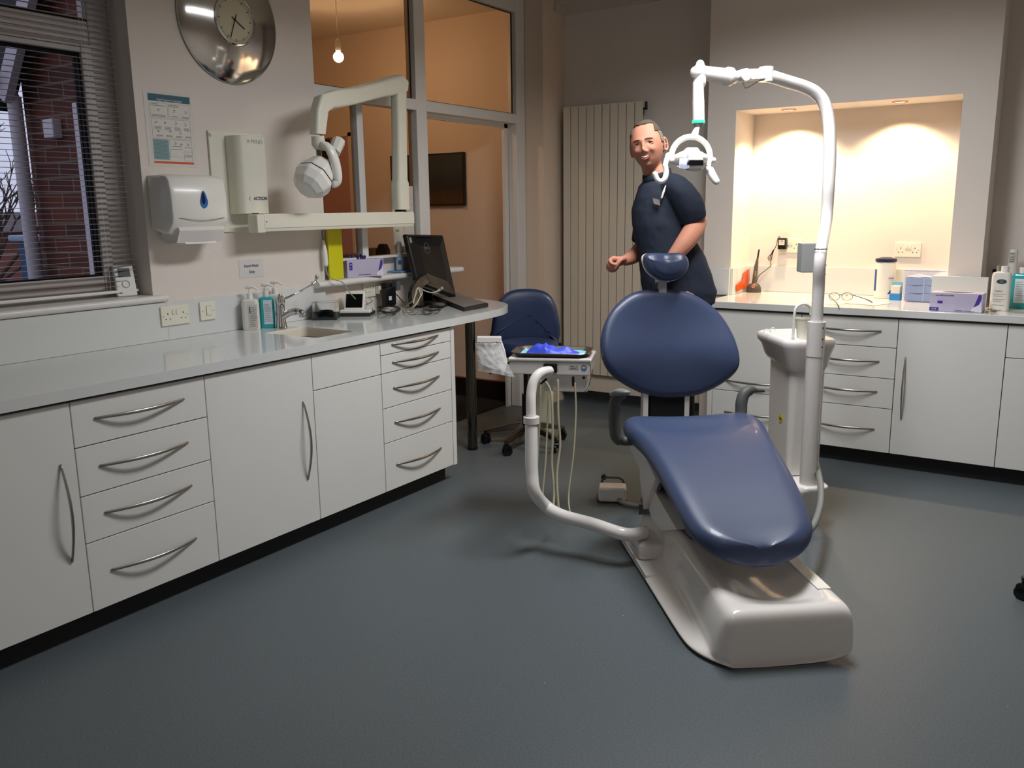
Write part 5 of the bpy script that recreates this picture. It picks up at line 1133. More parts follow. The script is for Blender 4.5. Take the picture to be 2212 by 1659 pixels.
# safety glasses
def specs(name,label,pl,pr,frame,lens,arm1,arm2,z0=0.902,group=None,tilt=0.035,drop=None):
    """pl,pr: outer hinge points on the worktop (Vector), arms: end points"""
    t=thing(name,label,'glasses',(0,0,0),0,group); mid=(pl+pr)/2; dx=(pr-pl); half=dx.length/2; ex=dx.normalized(); up=Vector((0,0,1)); f=ex.cross(up)
    for s in (-1,1):
        c=mid+ex*(s*half*0.52)+up*(tilt*0.5); pts=[c+ex*(half*0.44*math.cos(a))+up*(tilt*0.52*math.sin(a))+f*0.004*math.cos(2*a) for a in [2*PI*k/20 for k in range(21)]]
        c_=nb(); tube(c_,pts,0.0014,6,cap=False); link('rim',c_,frame,t,smooth=True)
        c_=nb(); vs=[c_.verts.new(p) for p in pts[:-1]]; c_.faces.new(vs); o=link('lens',c_,lens,t); mm=o.modifiers.new('s','SOLIDIFY'); mm.thickness=0.001
    c_=nb(); tube(c_,smoothpath([mid-ex*half*0.1+up*tilt*0.6,mid+up*tilt*0.8,mid+ex*half*0.1+up*tilt*0.6],4),0.0016,6); link('bridge',c_,frame,t,smooth=True)
    for h,e in ((pl,arm1),(pr,arm2)):
        c_=nb(); a=h+up*tilt*0.7; tube(c_,smoothpath([a,a.lerp(e,0.7)+up*0.004,e],6),[0.0022]*7+[0.0035]*6,8,roundcap=True); link('temple',c_,drop or frame,t,smooth='all')
    return t
A_=lambda u,v: AX(u,v,'z',0.903)
specs('safety_glasses','clear safety glasses with orange temples lying by the worktop edge',A_(877,680),A_(935,678),mat('frame_brown',(120,92,78),0.3),mat('lens_clear',(240,244,246),0.02,trans=0.95,ior=1.05),A_(900,664)+Vector((0,0,0.01)),A_(932,668),drop=mat('temple_orange',(214,112,40),0.3))
# things on the screen sill
SZ=1.0975
b=nb(); box(b,-0.006,0.006,0,0.115,0,0.34,0.002)
yp=thing('yellow_folder','bright yellow sharps chart card standing at the wall end on the sill','folder',(0.028,3.045,SZ),R(4))
link('card',b,mat('folder_yellow',(206,202,10),0.6),yp)
def carton(name,label,loc,rz,w,d,h,m,cat='box',group=None,slot=None):
    t=thing(name,label,cat,loc,rz,group); b=nb(); box(b,-w/2,w/2,-d/2,d/2,0,h,0.0015); link('carton',b,m,t,smooth=True)
    if slot:
        b=nb(); pts=[(slot[0]*w*math.cos(2*PI*k/24),slot[1]*d*math.sin(2*PI*k/24)) for k in range(24)]; prism(b,pts,h+0.0002,h+0.0006); link('opening',b,BLKM,t)
    return t
LIL=mat('glove_lilac',(190,184,208),0.5,noise=0.12,nscale=14); PUR=mat('glove_purple',(72,52,150),0.5); PALE=mat('glove_white',(222,222,232),0.5)
def glove_decor(t,w,d,h,style):
    y=-d/2-0.0002
    def slab(name,poly,m,k=0.0006):
        b=nb(); loft(b,[[Vector((x,y-e,z)) for x,z in poly] for e in (0,k)]); return link(name,b,m,t)
    slab('purple_swash',[(w*0.34,h*0.28),(w*0.42,h*0.95),(w*0.47,h*0.95),(w*0.475,h*0.75),(w*0.44,h*0.45)],PUR)
    slab('white_corner',[(w*0.30,h*0.22),(w*0.43,h*0.40),(w*0.47,h*0.62),(w*0.49,h*0.03),(w*0.30,h*0.03)],PALE)
    if style==0:
        slab('size_block',[(-w*0.44,h*0.42),(-w*0.44,h*0.86),(-w*0.36,h*0.86),(-w*0.36,h*0.42)],PUR)
        text('size_mark','Ⅱ',0.018,PALE,TM((1,0,0),(0,0,1),(-w*0.40,y-0.0010,h*0.62)),t) if False else None
        text('size_letter','M',0.013,PALE,TM((1,0,0),(0,0,1),(-w*0.40,y-0.0010,h*0.73)),t); text('size_letter','L',0.013,PALE,TM((1,0,0),(0,0,1),(-w*0.40,y-0.0010,h*0.54)),t)
        text('fine_print','LATEX FREE  POWDER FREE',0.0065,PUR,TM((1,0,0),(0,0,1),(-w*0.04,y-0.0010,h*0.13)),t)
    else:
        text('fine_print','Latex-FREE Powder-FREE',0.0085,mat('print_grey_purple',(96,88,140),0.5),TM((1,0,0),(0,0,1),(-w*0.22,y-0.0010,h*0.86)),t)
        slab('size_block',[(-w*0.35,h*0.42),(-w*0.35,h*0.56),(-w*0.25,h*0.56),(-w*0.25,h*0.42)],PUR); slab('code_block',[(-w*0.5,h*0.02),(-w*0.5,h*0.20),(-w*0.32,h*0.20),(-w*0.32,h*0.02)],PUR)
        text('code_text','# 2 B',0.010,PALE,TM((1,0,0),(0,0,1),(-w*0.41,y-0.0010,h*0.11)),t); text('fine_print','LATEX-FREE  No. Nitrilhandschuhe',0.0065,PUR,TM((1,0,0),(0,0,1),(w*0.18,y-0.0010,h*0.06)),t)
gb1=carton('glove_box','lilac glove box with purple glove tuft on the screen sill',(0.0,3.325,SZ),R(72),0.235,0.115,0.098,LIL,'box','glove boxes'); glove_decor(gb1,0.235,0.115,0.098,0)
b=nb(); random.seed(5)
for k in range(5): tube(b,smoothpath([Vector((-0.06+0.02*k,0,0.098)),Vector((-0.07+0.025*k,random.uniform(-.02,.02),0.112+random.uniform(0,.01))),Vector((-0.05+0.02*k,random.uniform(-.03,.03),0.104))],4),0.007,6,roundcap=True)
link('glove_tuft',b,mat('glove_dark_blue',(50,52,120),0.5),gb1,smooth='all')
spb=thing('spray_bottle','small white spray bottle with blue label on a blue cloth','bottle',(-0.02,3.69,SZ+0.012))
b=nb(); lathe(b,[(0,0),(0.022,0),(0.024,0.004),(0.024,0.095),(0.014,0.108),(0.012,0.116),(0,0.116)],seg=24); link('bottle_body',b,BW,spb,smooth=True)
b=nb(); lathe(b,[(0.0242,0.03),(0.0246,0.03),(0.0246,0.08),(0.0242,0.08)],seg=24); link('label',b,mat('label_sky',(196,214,232),0.5),spb,smooth=True)
b=nb(); box(b,0.0,0.0006,-0.009,0.009,0.035,0.06,T=Matrix.Rotation(R(-50),4,'Z')@Matrix.Translation((0.0248,0,0))); link('label_mark',b,LT,spb)
b=nb(); lathe(b,[(0.012,0.112),(0.017,0.116),(0.017,0.135),(0.014,0.165),(0,0.167)],seg=20); link('cap',b,CREAM,spb,smooth=True)
cl=nb(); box(cl,-0.05,0.05,-0.10,0.10,0,0.010,0.004,T=Matrix.Translation((-0.01,3.71,SZ+0.0005))@Matrix.Rotation(R(6),4,'Z')); o=link('folded_cloth',cl,mat('blue_cloth',(96,150,196),0.9,bump=0.5,bscale=90),None,smooth=True); tag(o,'folded pale blue cloth on the screen sill under the spray bottle','cloth')
# notices taped to the glass left of the main post
def notice(label,y0,y1,z0,z1,marks,x=-0.0405):
    t=thing('paper_notice',label,'notice',(x,(y0+y1)/2,(z0+z1)/2),0,'paper notices taped on the glass screen')
    b=nb(); box(b,0.0,0.0007,-(y1-y0)/2,(y1-y0)/2,-(z1-z0)/2,(z1-z0)/2); link('sheet',b,mat('notice_paper',(206,196,184),0.7),t)
    b=nb(); random.seed(len(label))
    for k in range(marks): 
        zz=(z1-z0)/2-0.02-k*0.012; box(b,0.0007,0.0010,-(y1-y0)*0.38,(y1-y0)*random.uniform(0.1,0.4),zz,zz+0.0022)
    link('print_lines',b,mat('notice_ink',(150,140,136),0.7),t)['kind']='stuff'
    return t
n1=notice('tall paper notice with small drawings on the glass behind the x-ray arm',3.665,3.76,1.21,1.60,16)
b=nb()
for k,(dy,dz) in enumerate(((-0.02,0.10),(-0.01,0.02),(-0.01,-0.06),(0.0,-0.13))): box(b,0.0012,0.0015,dy-0.016,dy+0.016,dz-0.006,dz+0.006)
link('drawings',b,mat('notice_green',(120,140,70),0.7),n1)
notice('paper notice full of fine text on the glass next to the main post',3.763,3.862,1.21,1.61,18)
# ---------------- corridor things seen through the glass
pc=thing('framed_picture','dark landscape picture hanging on the corridor wall','picture',(-1.04,YPIER,1.69))
PX0,PX1=AX(844,341,'y',YPIER-0.02).x,AX(1002.5,333,'y',YPIER-0.02).x; PZ0,PZ1=1.497,1.892
b=nb(); box(b,PX0+1.04,PX1+1.04,-0.03,-0.001,PZ0-1.69,PZ1-1.69,0.003); link('frame',b,mat('frame_dark',(26,24,22),0.4),pc,smooth=True)
m=bpy.data.materials.new('dark_landscape'); m.use_nodes=True; n=m.node_tree; bs_=n.nodes['Principled BSDF']; tc=n.nodes.new('ShaderNodeTexCoord'); sx=n.nodes.new('ShaderNodeSeparateXYZ'); cr=n.nodes.new('ShaderNodeValToRGB'); nz=n.nodes.new('ShaderNodeTexNoise'); nz.inputs['Scale'].default_value=9; ad_=n.nodes.new('ShaderNodeMath'); ad_.operation='MULTIPLY_ADD'; ad_.inputs[1].default_value=0.25
n.links.new(tc.outputs['Generated'],sx.inputs[0]); n.links.new(tc.outputs['Object'],nz.inputs['Vector']); n.links.new(nz.outputs['Fac'],ad_.inputs[0]); n.links.new(sx.outputs['Z'],ad_.inputs[2]); n.links.new(ad_.outputs[0],cr.inputs[0]); n.links.new(cr.outputs[0],bs_.inputs['Base Color'])
e=cr.color_ramp.elements; e[0].position=0.2; e[0].color=(lin(72),lin(50),lin(24),1); e[1].position=0.55; e[1].color=(lin(34),lin(36),lin(38),1); x=e.new(0.42); x.color=(lin(46),lin(34),lin(26),1); x=e.new(0.95); x.color=(lin(50),lin(56),lin(54),1); bs_.inputs['Roughness'].default_value=0.5
b=nb(); box(b,PX0+1.04+0.012,PX1+1.04-0.012,-0.0315,-0.030,PZ0-1.69+0.012,PZ1-1.69-0.012); cv=link('canvas',b,m,pc)
b=nb(); q=AX(964,425,'y',YPIER-0.03)-Vector((-1.04,YPIER,1.69)); tube(b,[Vector((q.x-0.012,-0.033,q.z-0.03)),Vector((q.x,-0.033,q.z)),Vector((q.x+0.012,-0.033,q.z+0.05))],0.002,6); tube(b,[Vector((q.x-0.03,-0.033,q.z-0.03)),Vector((q.x+0.02,-0.033,q.z-0.026))],0.002,6); link('pale_branch',b,mat('branch_ochre',(96,74,44),0.7),cv)
# dark recess / doorway in the corridor
dd=struct('door_1',nb(),None) if False else None
b=nb(); box(b,-2.16,-1.72,YPIER-0.02,YPIER-0.001,0.0,2.07); d1=struct('door_1',b,mat('corridor_door',(196,150,140),0.6))
b=nb(); box(b,-2.16,-1.93,YPIER-0.025,YPIER-0.02,1.90,2.06); link('door_dark_panel',b,mat('door_dark_glass',(44,30,26),0.3),d1)  # dark glazed panel in the upper left of the door
b=nb(); box(b,-2.19,-2.16,YPIER-0.03,YPIER-0.001,0,2.10); box(b,-1.72,-1.69,YPIER-0.03,YPIER-0.001,0,2.10); box(b,-2.19,-1.69,YPIER-0.03,YPIER-0.001,2.07,2.10); link('door_frame',b,WALLC,d1)
ctb=thing('corridor_table','low dark corridor table behind the glass screen','table',(-1.25,4.75,0))
bbox('table_top',-0.45,0.42,-0.25,0.25,1.00,1.03,mat('dark_wood',(70,46,34),0.5),ctb,0.004)
for x in (-0.4,0.38):
    for y in (-0.2,0.2): bbox('leg',x-0.02,x+0.02,y-0.02,y+0.02,0,1.0,MATS['dark_wood'],ctb)
carton('leaflet_box','grey brown cardboard box on the corridor table behind the lilac glove box',(-1.42,4.72,1.031),R(-8),0.24,0.2,0.10,mat('carton_brown',(120,88,74),0.7),'box')
carton('leaflet_box','dark green and brown box on the corridor table right of the mullion',(-1.10,4.66,1.031),R(-8),0.13,0.14,0.155,mat('carton_green',(98,80,48),0.7,noise=0.4,nscale=12),'box')
b=nb(); rings=[[Vector((-0.03+x,y,z)) for x,z in ((-0.06,0.0),(0.06,0.0),(0.06,0.14),(0.03,0.19),(-0.03,0.19),(-0.06,0.14))] for y in (-0.02,0.02)]; loft(b,rings); o=link('black_speaker',b,BLK,None,loc=(-0.95,4.62,1.031)); bevelmod(o,0.01,2); tag(o,'small black rounded speaker on the corridor table behind the notices','speaker')
# dark mat in the doorway
b=nb(); prism(b,[(-1.5,4.15),(-0.13,4.12),(-0.13,5.05),(-1.5,5.05)],0.001,0.010); mt=link('door_mat',b,mat('mat_black',(28,26,25),0.95,noise=0.3,nscale=120,bump=0.8,bscale=300)); tag(mt,'dark ribbed mat on the corridor floor inside the doorway','mat')
# ================================================================= RIGHT WORKTOP THINGS (niche and alcove)
RW=0.9005
NYF=NY
def socketR(label,x,z):
    return socket(label,(x,NY,z),R(-90),'niche wall sockets')
socketR('white double wall socket in the niche with a black adaptor plugged in',1.832,1.203)
socketR('white double wall socket in the niche above the blue masks box',2.548,1.187)
ap=thing('plug_adaptor','black plug adaptor with bundled lead in the left niche socket','adaptor',(1.790,NY-0.010,1.222))
b=nb(); box(b,-0.027,0.027,-0.045,0.0,-0.040,0.033,0.006); link('adaptor_body',b,BLK,ap,smooth=True)
b=nb(); box(b,-0.019,0.019,-0.0458,-0.0450,-0.012,0.022); al=link('rating_label',b,mat('label_paper2',(206,200,190),0.5),ap)
text('label_text','12',0.016,MATS['label_ink'],TM((1,0,0),(0,0,1),(0,-0.0462,0.012)),al)
APL=lambda u,v,y: AX(u,v,'y',y)-Vector((1.790,NY-0.010,1.222))
b=nb(); tube(b,smoothpath([APL(1686,519,NY-0.04),APL(1684,511,NY-0.05),APL(1680,516,NY-0.06),APL(1677,530,NY-0.06),APL(1668,546,NY-0.06),APL(1659,556,NY-0.06),APL(1664,562,NY-0.06),APL(1672,538,NY-0.055),APL(1662,560,NY-0.05),APL(1670,540,NY-0.06),APL(1665,566,NY-0.05),APL(1665,574,NY-0.05),APL(1655,583,NY-0.06),APL(1641,594,NY-0.07),APL(1636,602,NY-0.075),APL(1634,610,NY-0.08)],5),0.0022,6); link('lead',b,BLK,ap,smooth=True)
cu=thing('curing_light','grey cordless curing light standing in its charging base in the niche','curing light',(1.634,5.345,RW),R(30))
b=nb(); lathe(b,[(0,0),(0.048,0),(0.050,0.004),(0.046,0.030),(0.038,0.048),(0.024,0.058),(0,0.058)],seg=32,sy=0.85); link('charging_base',b,mat('charger_grey',(74,68,62),0.4),cu,smooth=True)
b=nb(); tube(b,[Vector((0,0,0.05)),Vector((0.004,0,0.10)),Vector((0.010,0,0.17)),Vector((0.014,0,0.205)),Vector((0.017,0,0.225))],[0.014,0.0145,0.0135,0.009,0.006],18); link('handpiece',b,mat('handpiece_grey',(96,92,84),0.3,0.4),cu,smooth=True)
b=nb(); tube(b,[Vector((0.017,0,0.222)),Vector((0.020,0,0.25)),Vector((0.024,0,0.278))],[0.006,0.0055,0.005],12,roundcap=True); link('light_guide',b,BLK,cu,smooth='all')
b=nb()
for k in range(4): box(b,0.0,0.005,-0.0155,-0.0135,0.108+0.009*k,0.112+0.009*k)
link('indicator_dots',b,mat('dot_yellow',(214,200,60),0.5),cu)['kind']='stuff'
b=nb(); lathe(b,[(0.005,0),(0.010,0),(0.010,0.002),(0.005,0.002)],seg=18,T=Matrix.Translation((-0.012,-0.036,0.038))@Matrix.Rotation(R(60),4,'X')); link('orange_ring',b,mat('ring_orange',(226,80,40),0.5),cu,smooth=True)
os_=thing('orange_shield','translucent orange curing light shield leaning beside the charger','shield',(0,0,0))
q=[AX(u,v,'x',1.580) for u,v in ((1618,580),(1606,590),(1603,605),(1590,616),(1591,631),(1603,622),(1607,625),(1615,618),(1618,606))]
b=nb(); loft(b,[q,[p+Vector((0.004,0.0,0)) for p in q]]); link('shield_plate',b,mat('shield_orange',(232,92,16),0.25,trans=0.25),os_)
# spectacles with blue temple, papers
b=nb(); prism(b,[(2.02,4.86),(2.30,4.80),(2.34,5.0),(2.06,5.06)],RW,RW+0.0006); o=link('paper_sheet',b,mat('sheet_white',(222,218,208),0.7)); tag(o,'white paper sheet lying under the black framed glasses on the right worktop','paper')
b=nb(); prism(b,[(2.22,4.93),(2.50,4.85),(2.55,5.03),(2.27,5.10)],RW+0.0008,RW+0.0014); o=link('paper_sheet',b,mat('sheet_white',(222,218,208),0.7)); tag(o,'white paper sheet nearest the wipes tub on the right worktop','paper')
B_=lambda u,v,z=RW+0.006: AX(u,v,'z',z)
specs('reading_glasses','black framed glasses with one dark blue temple on the right worktop',B_(1789,650)+Vector((0,0,0.003)),B_(1842,650)+Vector((0,0,0.003)),BLK,mat('lens_clear2',(245,246,248),0.02,trans=0.95,ior=1.05),B_(1812,662),B_(1884,653,RW+0.008),tilt=0.045,drop=mat('temple_navy',(34,54,110),0.3))
# wipes tub
wtb=thing('wipes_tub','white cylindrical wipes tub with navy lid in the niche','tub',(2.452,5.315,RW))
b=nb(); lathe(b,[(0,0),(0.056,0),(0.058,0.004),(0.058,0.205),(0.055,0.212),(0.052,0.220),(0,0.220)],seg=40); link('tub_body',b,mat('tub_white',(236,234,226),0.35),wtb,smooth=True)
b=nb(); lathe(b,[(0.053,0.2205),(0.060,0.2205),(0.061,0.224),(0.061,0.238),(0.055,0.241),(0.040,0.243),(0.030,0.247),(0,0.247)],seg=40); link('lid',b,mat('lid_navy',(30,34,66),0.4),wtb,smooth=True)
def curved(b,r,a0,a1,z0,z1,n=10,th=0.0006,slant=0.0):
    rings=[]
    for k in range(n+1):
        a=R(a0+(a1-a0)*k/n); rings.append([Vector((rr*math.cos(a),rr*math.sin(a),z)) for rr,z in ((r,z0),(r+th,z0),(r+th,z1+slant*k/n),(r,z1+slant*k/n))])
    loft(b,rings)
b=nb(); curved(b,0.0581,188,226,0.045,0.175); link('navy_band',b,mat('band_navy',(36,64,140),0.5),wtb,smooth=True)
b=nb(); curved(b,0.0581,300,345,0.03,0.032,slant=0.055); link('navy_swoosh',b,mat('band_navy2',(30,50,110),0.5),wtb,smooth=True)
text('tub_text','Clinell',0.014,mat('band_navy3',(40,60,120),0.5),TM((0.72,0.69,0),(0,0,1),(0.043,-0.045,0.125)),wtb)
sb=thing('sachet_box','small blue and white sachet box beside the wipes tub','box',(2.535,5.225,RW),R(-6))
b=nb(); box(b,-0.030,0.030,-0.022,0.022,0,0.038,0.001); link('blue_base',b,mat('sachet_blue',(46,136,206),0.5),sb); b=nb(); box(b,-0.026,0.026,-0.018,0.018,0.038,0.085,0.002); link('white_sachets',b,mat('sachet_white',(230,222,212),0.6),sb); b=nb(); box(b,-0.030,0.030,0.018,0.022,0.038,0.105); link('back_flap',b,mat('flap_blue',(120,180,210),0.5),sb)
mb_=thing('mask_dispenser','clear lilac acrylic box packed with folded blue face masks','box',(2.705,5.225,RW),R(-5))
LILA=mat('acrylic_lilac',(214,210,240),0.08,alpha=0.14,spec=0.6)
w,d,h=0.225,0.16,0.180
for nm,(x0,x1,y0,y1,z0,z1) in (('front_panel',(-w/2,w/2,-d/2,-d/2+0.003,0.003,h)),('back_panel',(-w/2,w/2,d/2-0.003,d/2,0.003,h)),('side_panel',(-w/2,-w/2+0.003,-d/2+0.003,d/2-0.003,0.003,h)),('side_panel',(w/2-0.003,w/2,-d/2+0.003,d/2-0.003,0.003,h)),('floor_panel',(-w/2,w/2,-d/2,d/2,0,0.003))):
    b=nb(); box(b,x0,x1,y0,y1,z0,z1); link(nm,b,LILA,mb_)
b=nb(); box(b,-w/2,w/2,-d/2-0.0005,-d/2+0.0035,h,h+0.0025); link('rim',b,mat('acrylic_rim',(150,140,210),0.3),mb_)
random.seed(8)
FM=mat('mask_blue',(120,156,200),0.85,noise=0.12,nscale=20)
for k,zz in enumerate((0.004,0.052,0.098)):
    b=nb(); rings=[]
    for i in range(9):
        x=-0.105+0.21*i/8; e=0.004*math.sin(i*1.7+k); rings.append([Vector((x,-0.072+e,zz)),Vector((x,0.07,zz)),Vector((x,0.07,zz+0.040+e)),Vector((x,-0.074+e,zz+0.042+e))])
    loft(b,rings); mk=link('folded_mask_stack',b,FM,mb_,smooth=True)
b=nb(); box(b,-0.006,0.0,-0.076,-0.0725,0.004,0.14); link('stack_strap',b,mat('strap_pale',(150,190,214),0.7),mb_)
b=nb(); rings=[[Vector((-0.10,-0.06,0.143)),Vector((0.02,-0.06,0.146)),Vector((0.02,0.0,0.146)),Vector((-0.1,0,0.143))],[Vector((-0.09,-0.05,0.150)),Vector((-0.05,-0.05,0.160)),Vector((-0.05,-0.01,0.158)),Vector((-0.09,-0.01,0.150))]]; loft(b,rings); link('loose_mask',b,mat('mask_white',(214,212,224),0.85),mb_)
gb2=carton('glove_box','open lilac glove box lying in front of the niche pier casing',(2.917,4.795,RW),R(-2),0.252,0.120,0.098,LIL,'box','glove boxes',slot=(0.30,0.18)); glove_decor(gb2,0.252,0.12,0.098,1)
cb2=thing('soap_bottle','cream bottle with dark oval logo at the alcove end of the worktop','bottle',(3.105,4.90,RW))
b=nb(); rings=[]
for zz,s in ((0,0.95),(0.006,1),(0.185,1),(0.200,0.88),(0.206,0.5)): rings.append([Vector((p[0],p[1],zz)) for p in rrect(0.092*s,0.055*s,0.02*s,5)])
loft(b,rings); link('bottle_body',b,BW,cb2,smooth=True); b=nb(); cyl(b,(0.012,0,0.204),(0.012,0,0.235),0.019,20); link('cap',b,WPL,cb2,smooth=True)
b=nb(); loft(b,[[Vector((0.003+0.024*math.cos(2*PI*k/24),y,0.155+0.0125*math.sin(2*PI*k/24))) for k in range(24)] for y in (-0.0274,-0.0282)]); ol=link('oval_logo',b,mat('logo_navy_grey',(60,72,80),0.5),cb2)
text('logo_text','GF',0.014,mat('logo_pale',(150,170,180),0.5),TM((1,0,0),(0,0,1),(0.003,-0.0285,0.155)),ol)
text('label_text','lotion',0.014,INK,TM((1,0,0),(0,0,1),(-0.006,-0.0280,0.105)),cb2); prints(cb2,-0.03,0.03,-0.0276,[0.03,0.05,0.06,0.078,0.088],INK)
tb2=thing('hand_rub_bottle','teal liquid bottle with white label and white cap at the right picture edge','bottle',(3.190,5.07,RW),R(-6))
b=nb(); rings=[]
for zz,s in ((0,0.95),(0.006,1),(0.165,1),(0.183,0.8),(0.19,0.5)): rings.append([Vector((p[0],p[1],zz)) for p in rrect(0.10*s,0.055*s,0.016*s,5)])
loft(b,rings); link('bottle_body',b,BT,tb2,smooth=True); b=nb(); cyl(b,(0,0,0.188),(0,0,0.220),0.018,20); link('cap',b,WPL,tb2,smooth=True)
b=nb(); box(b,-0.028,0.026,-0.0285,-0.0276,0.03,0.160,0.0003,1); lb=link('label',b,LP,tb2); prints(lb,-0.022,0.02,-0.0286,[0.045+0.012*k for k in range(9)],LT)
tu=thing('cream_tube','pale bottle with small printed label standing behind the cream soap bottle','bottle',(3.125,5.27,RW),R(-8))
b=nb(); lathe(b,[(0,0),(0.028,0),(0.030,0.004),(0.030,0.18),(0.024,0.215),(0.022,0.30),(0.018,0.305),(0,0.305)],seg=28); link('bottle_body',b,BW,tu,smooth=True)
b=nb(); curved(b,0.0242,235,300,0.232,0.290); lb=link('label',b,mat('tube_label',(190,190,182),0.5),tu,smooth=True); prints(tu,-0.014,0.012,-0.0262,[0.24,0.252,0.264,0.283],BLK)
b=nb(); box(b,-0.004,0.004,-0.05,0.05,0.0,0.225,0.001); o=link('clear_stand',b,mat('frosted_plastic',(190,190,180),0.3,alpha=0.7),None,loc=(3.068,5.12,RW),smooth=True); tag(o,'thin frosted plastic stand edge-on beside the pier casing','stand')
b=nb(); lathe(b,[(0,0),(0.012,0),(0.012,0.010),(0,0.010)],seg=16,T=Matrix.Rotation(R(90),4,'X')); b2=link('black_bung',b,BLK,None,loc=(3.030,YR-0.001,1.075),smooth=True); tag(b2,'black round plug on the alcove wall just right of the niche pier','plug')
b=nb(); random.seed(2)
for k in range(7): box(b,-0.02,0.02,-0.004,0.004,0,0.002,T=Matrix.Translation((random.uniform(-.02,.02),random.uniform(-.02,.02),0.003+0.002*k))@Matrix.Rotation(random.uniform(-.4,.6),4,'Z')@Matrix.Rotation(random.uniform(-.3,.3),4,'Y'))
o=link('foil_pouch',b,mat('foil_grey',(120,116,104),0.25,0.8),None,loc=(3.085,4.79,RW)); tag(o,'small crumpled foil pouch right of the open lilac glove box','pouch')
# ================================================================= STOOLS AND BIN
def star_base(t,cx,cy,rad,metal,a0,n=5,hub=0.045):
    b=nb()
    for k in range(n):
        a=R(a0+72*k); d=Vector((math.cos(a),math.sin(a),0)); c0=Vector((cx,cy,0)); sd=Vector((-d.y,d.x,0))
        c=nb(); rings=[]
        for s,wd,z0,z1 in ((0.02,0.028,0.105,0.150),(0.12,0.024,0.096,0.132),(rad-0.03,0.019,0.075,0.100),(rad+0.012,0.017,0.070,0.088)):
            p=c0+d*s; rings.append([p-sd*wd+Vector((0,0,z0)),p+sd*wd+Vector((0,0,z0)),p+sd*wd*0.8+Vector((0,0,z1)),p-sd*wd*0.8+Vector((0,0,z1))])
        loft(c,rings); lg=link('star_leg',c,metal,t); bevelmod(lg,0.004,2)
        c=nb(); w_=c0+d*rad+Vector((0,0,0.0265)); ww=Vector((math.cos(a+0.9),math.sin(a+0.9),0))
        for s in (-1,1): tube(c,[w_+ww*(s*0.008),w_+ww*(s*0.022)],0.0262,20)
        ca=link('caster',c,BLK,lg,smooth=True)
        c=nb(); cyl(c,w_+Vector((0,0,0.02)),c0+d*rad+Vector((0,0,0.078)),0.010,10); tube(c,[w_-ww*0.022+Vector((0,0,0.020)),w_+ww*0.022+Vector((0,0,0.020))],0.020,16); link('caster_hood',c,BLK,lg,smooth=True)
    b.free()
AS=PD(1121,925,5.42); ASx,ASy=0.62,4.10
st=thing('assistant_stool','dark blue vinyl wheeled stool with curved backrest behind the delivery unit','stool',(ASx,ASy,0))
star_base(st,0,0,0.262,CHROMED,204)
b=nb(); cyl(b,(0,0,0.10),(0,0,0.33),0.026,20); cyl(b,(0,0,0.33),(0,0,0.60),0.015,16); link('gas_lift',b,BLK,st,smooth=True)
SLc=lambda p: p-Vector((ASx,ASy,0))
# seat (faces the camera), back behind it
fr_=Vector((FWD.x,FWD.y,0)).normalized(); rt_=Vector((RGT.x,RGT.y,0)).normalized()
so_=[(1072,724),(1075,750),(1080,775),(1110,792),(1140,796),(1172,792),(1200,772),(1206,748),(1206,724)]
zs=PD(1138,725,5.48).z
b=nb(); SC0=SLc(PD(1139,740,5.30)); SC0.z=0
def spt(q,dep): return SC0+rt_*q[0]+fr_*q[1]+Vector((0,0,zs-0.005-dep))
sout=[(0.195*math.cos(a)*(1-0.08*math.sin(a)),0.19*math.sin(a)) for a in [2*PI*k/40 for k in range(40)]]
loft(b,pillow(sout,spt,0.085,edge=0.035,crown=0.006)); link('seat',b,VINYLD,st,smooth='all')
bo2=[(1065,742),(1061,715),(1065,685),(1074,655),(1088,637),(1108,627),(1135,624),(1160,625.5),(1181,632),(1196,648),(1205,675),(1210,708),(1208,735),(1204,748)]
BD=5.52; BCn=SLc(PD(1137,690,BD))
q2=[]
for u,v in bo2:
    p=SLc(PD(u,v,BD))-BCn; q2.append((p.dot(rt_),p.z))
def bpt(q,dep): x,z=q; return BCn+rt_*x+Vector((0,0,z))+fr_*(dep-0.9*x*x+0.12*z)
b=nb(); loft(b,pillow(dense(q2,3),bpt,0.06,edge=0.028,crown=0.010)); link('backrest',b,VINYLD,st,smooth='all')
b=nb(); zz=zs-0.09
tube(b,smoothpath([Vector((0,0,0.58)),Vector((0,0,zz-0.03))+fr_*0.14,BCn+fr_*0.115+Vector((0,0,-0.12)),BCn+fr_*0.07+Vector((0,0,-0.03))],6),0.014,12); link('back_stem',b,BLK,st,smooth='all')
b=nb(); box(b,-0.09,0.09,-0.09,0.09,0.59,zs-0.088,0.006); link('seat_plate',b,BLK,st,smooth=True)
b=nb(); q=SLc(PD(1058,806,5.2)); 
tube(b,smoothpath([Vector((0,0,0.585)),Vector((0,0,0.585)).lerp(q,0.6),q],5),0.006,8,roundcap=True); link('height_lever',b,BLK,st,smooth='all')
st2=thing('operator_stool','wheeled stool at the right picture edge of which only one black caster shows','stool',(3.655,3.26,0))
star_base(st2,0,0,0.262,BLK,190)
b=nb(); cyl(b,(0,0,0.10),(0,0,0.46),0.025,20); link('gas_lift',b,BLK,st2,smooth=True)
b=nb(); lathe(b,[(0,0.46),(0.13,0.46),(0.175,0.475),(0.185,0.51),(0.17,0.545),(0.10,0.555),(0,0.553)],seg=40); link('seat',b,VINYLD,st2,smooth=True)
bn=AX(1160,943,'z',0.0)
wb=thing('waste_bin','slim cream waste bin by the back wall behind the delivery hoses','bin',(bn.x-0.035,bn.y+0.11,0),R(30))
b=nb(); rings=[]
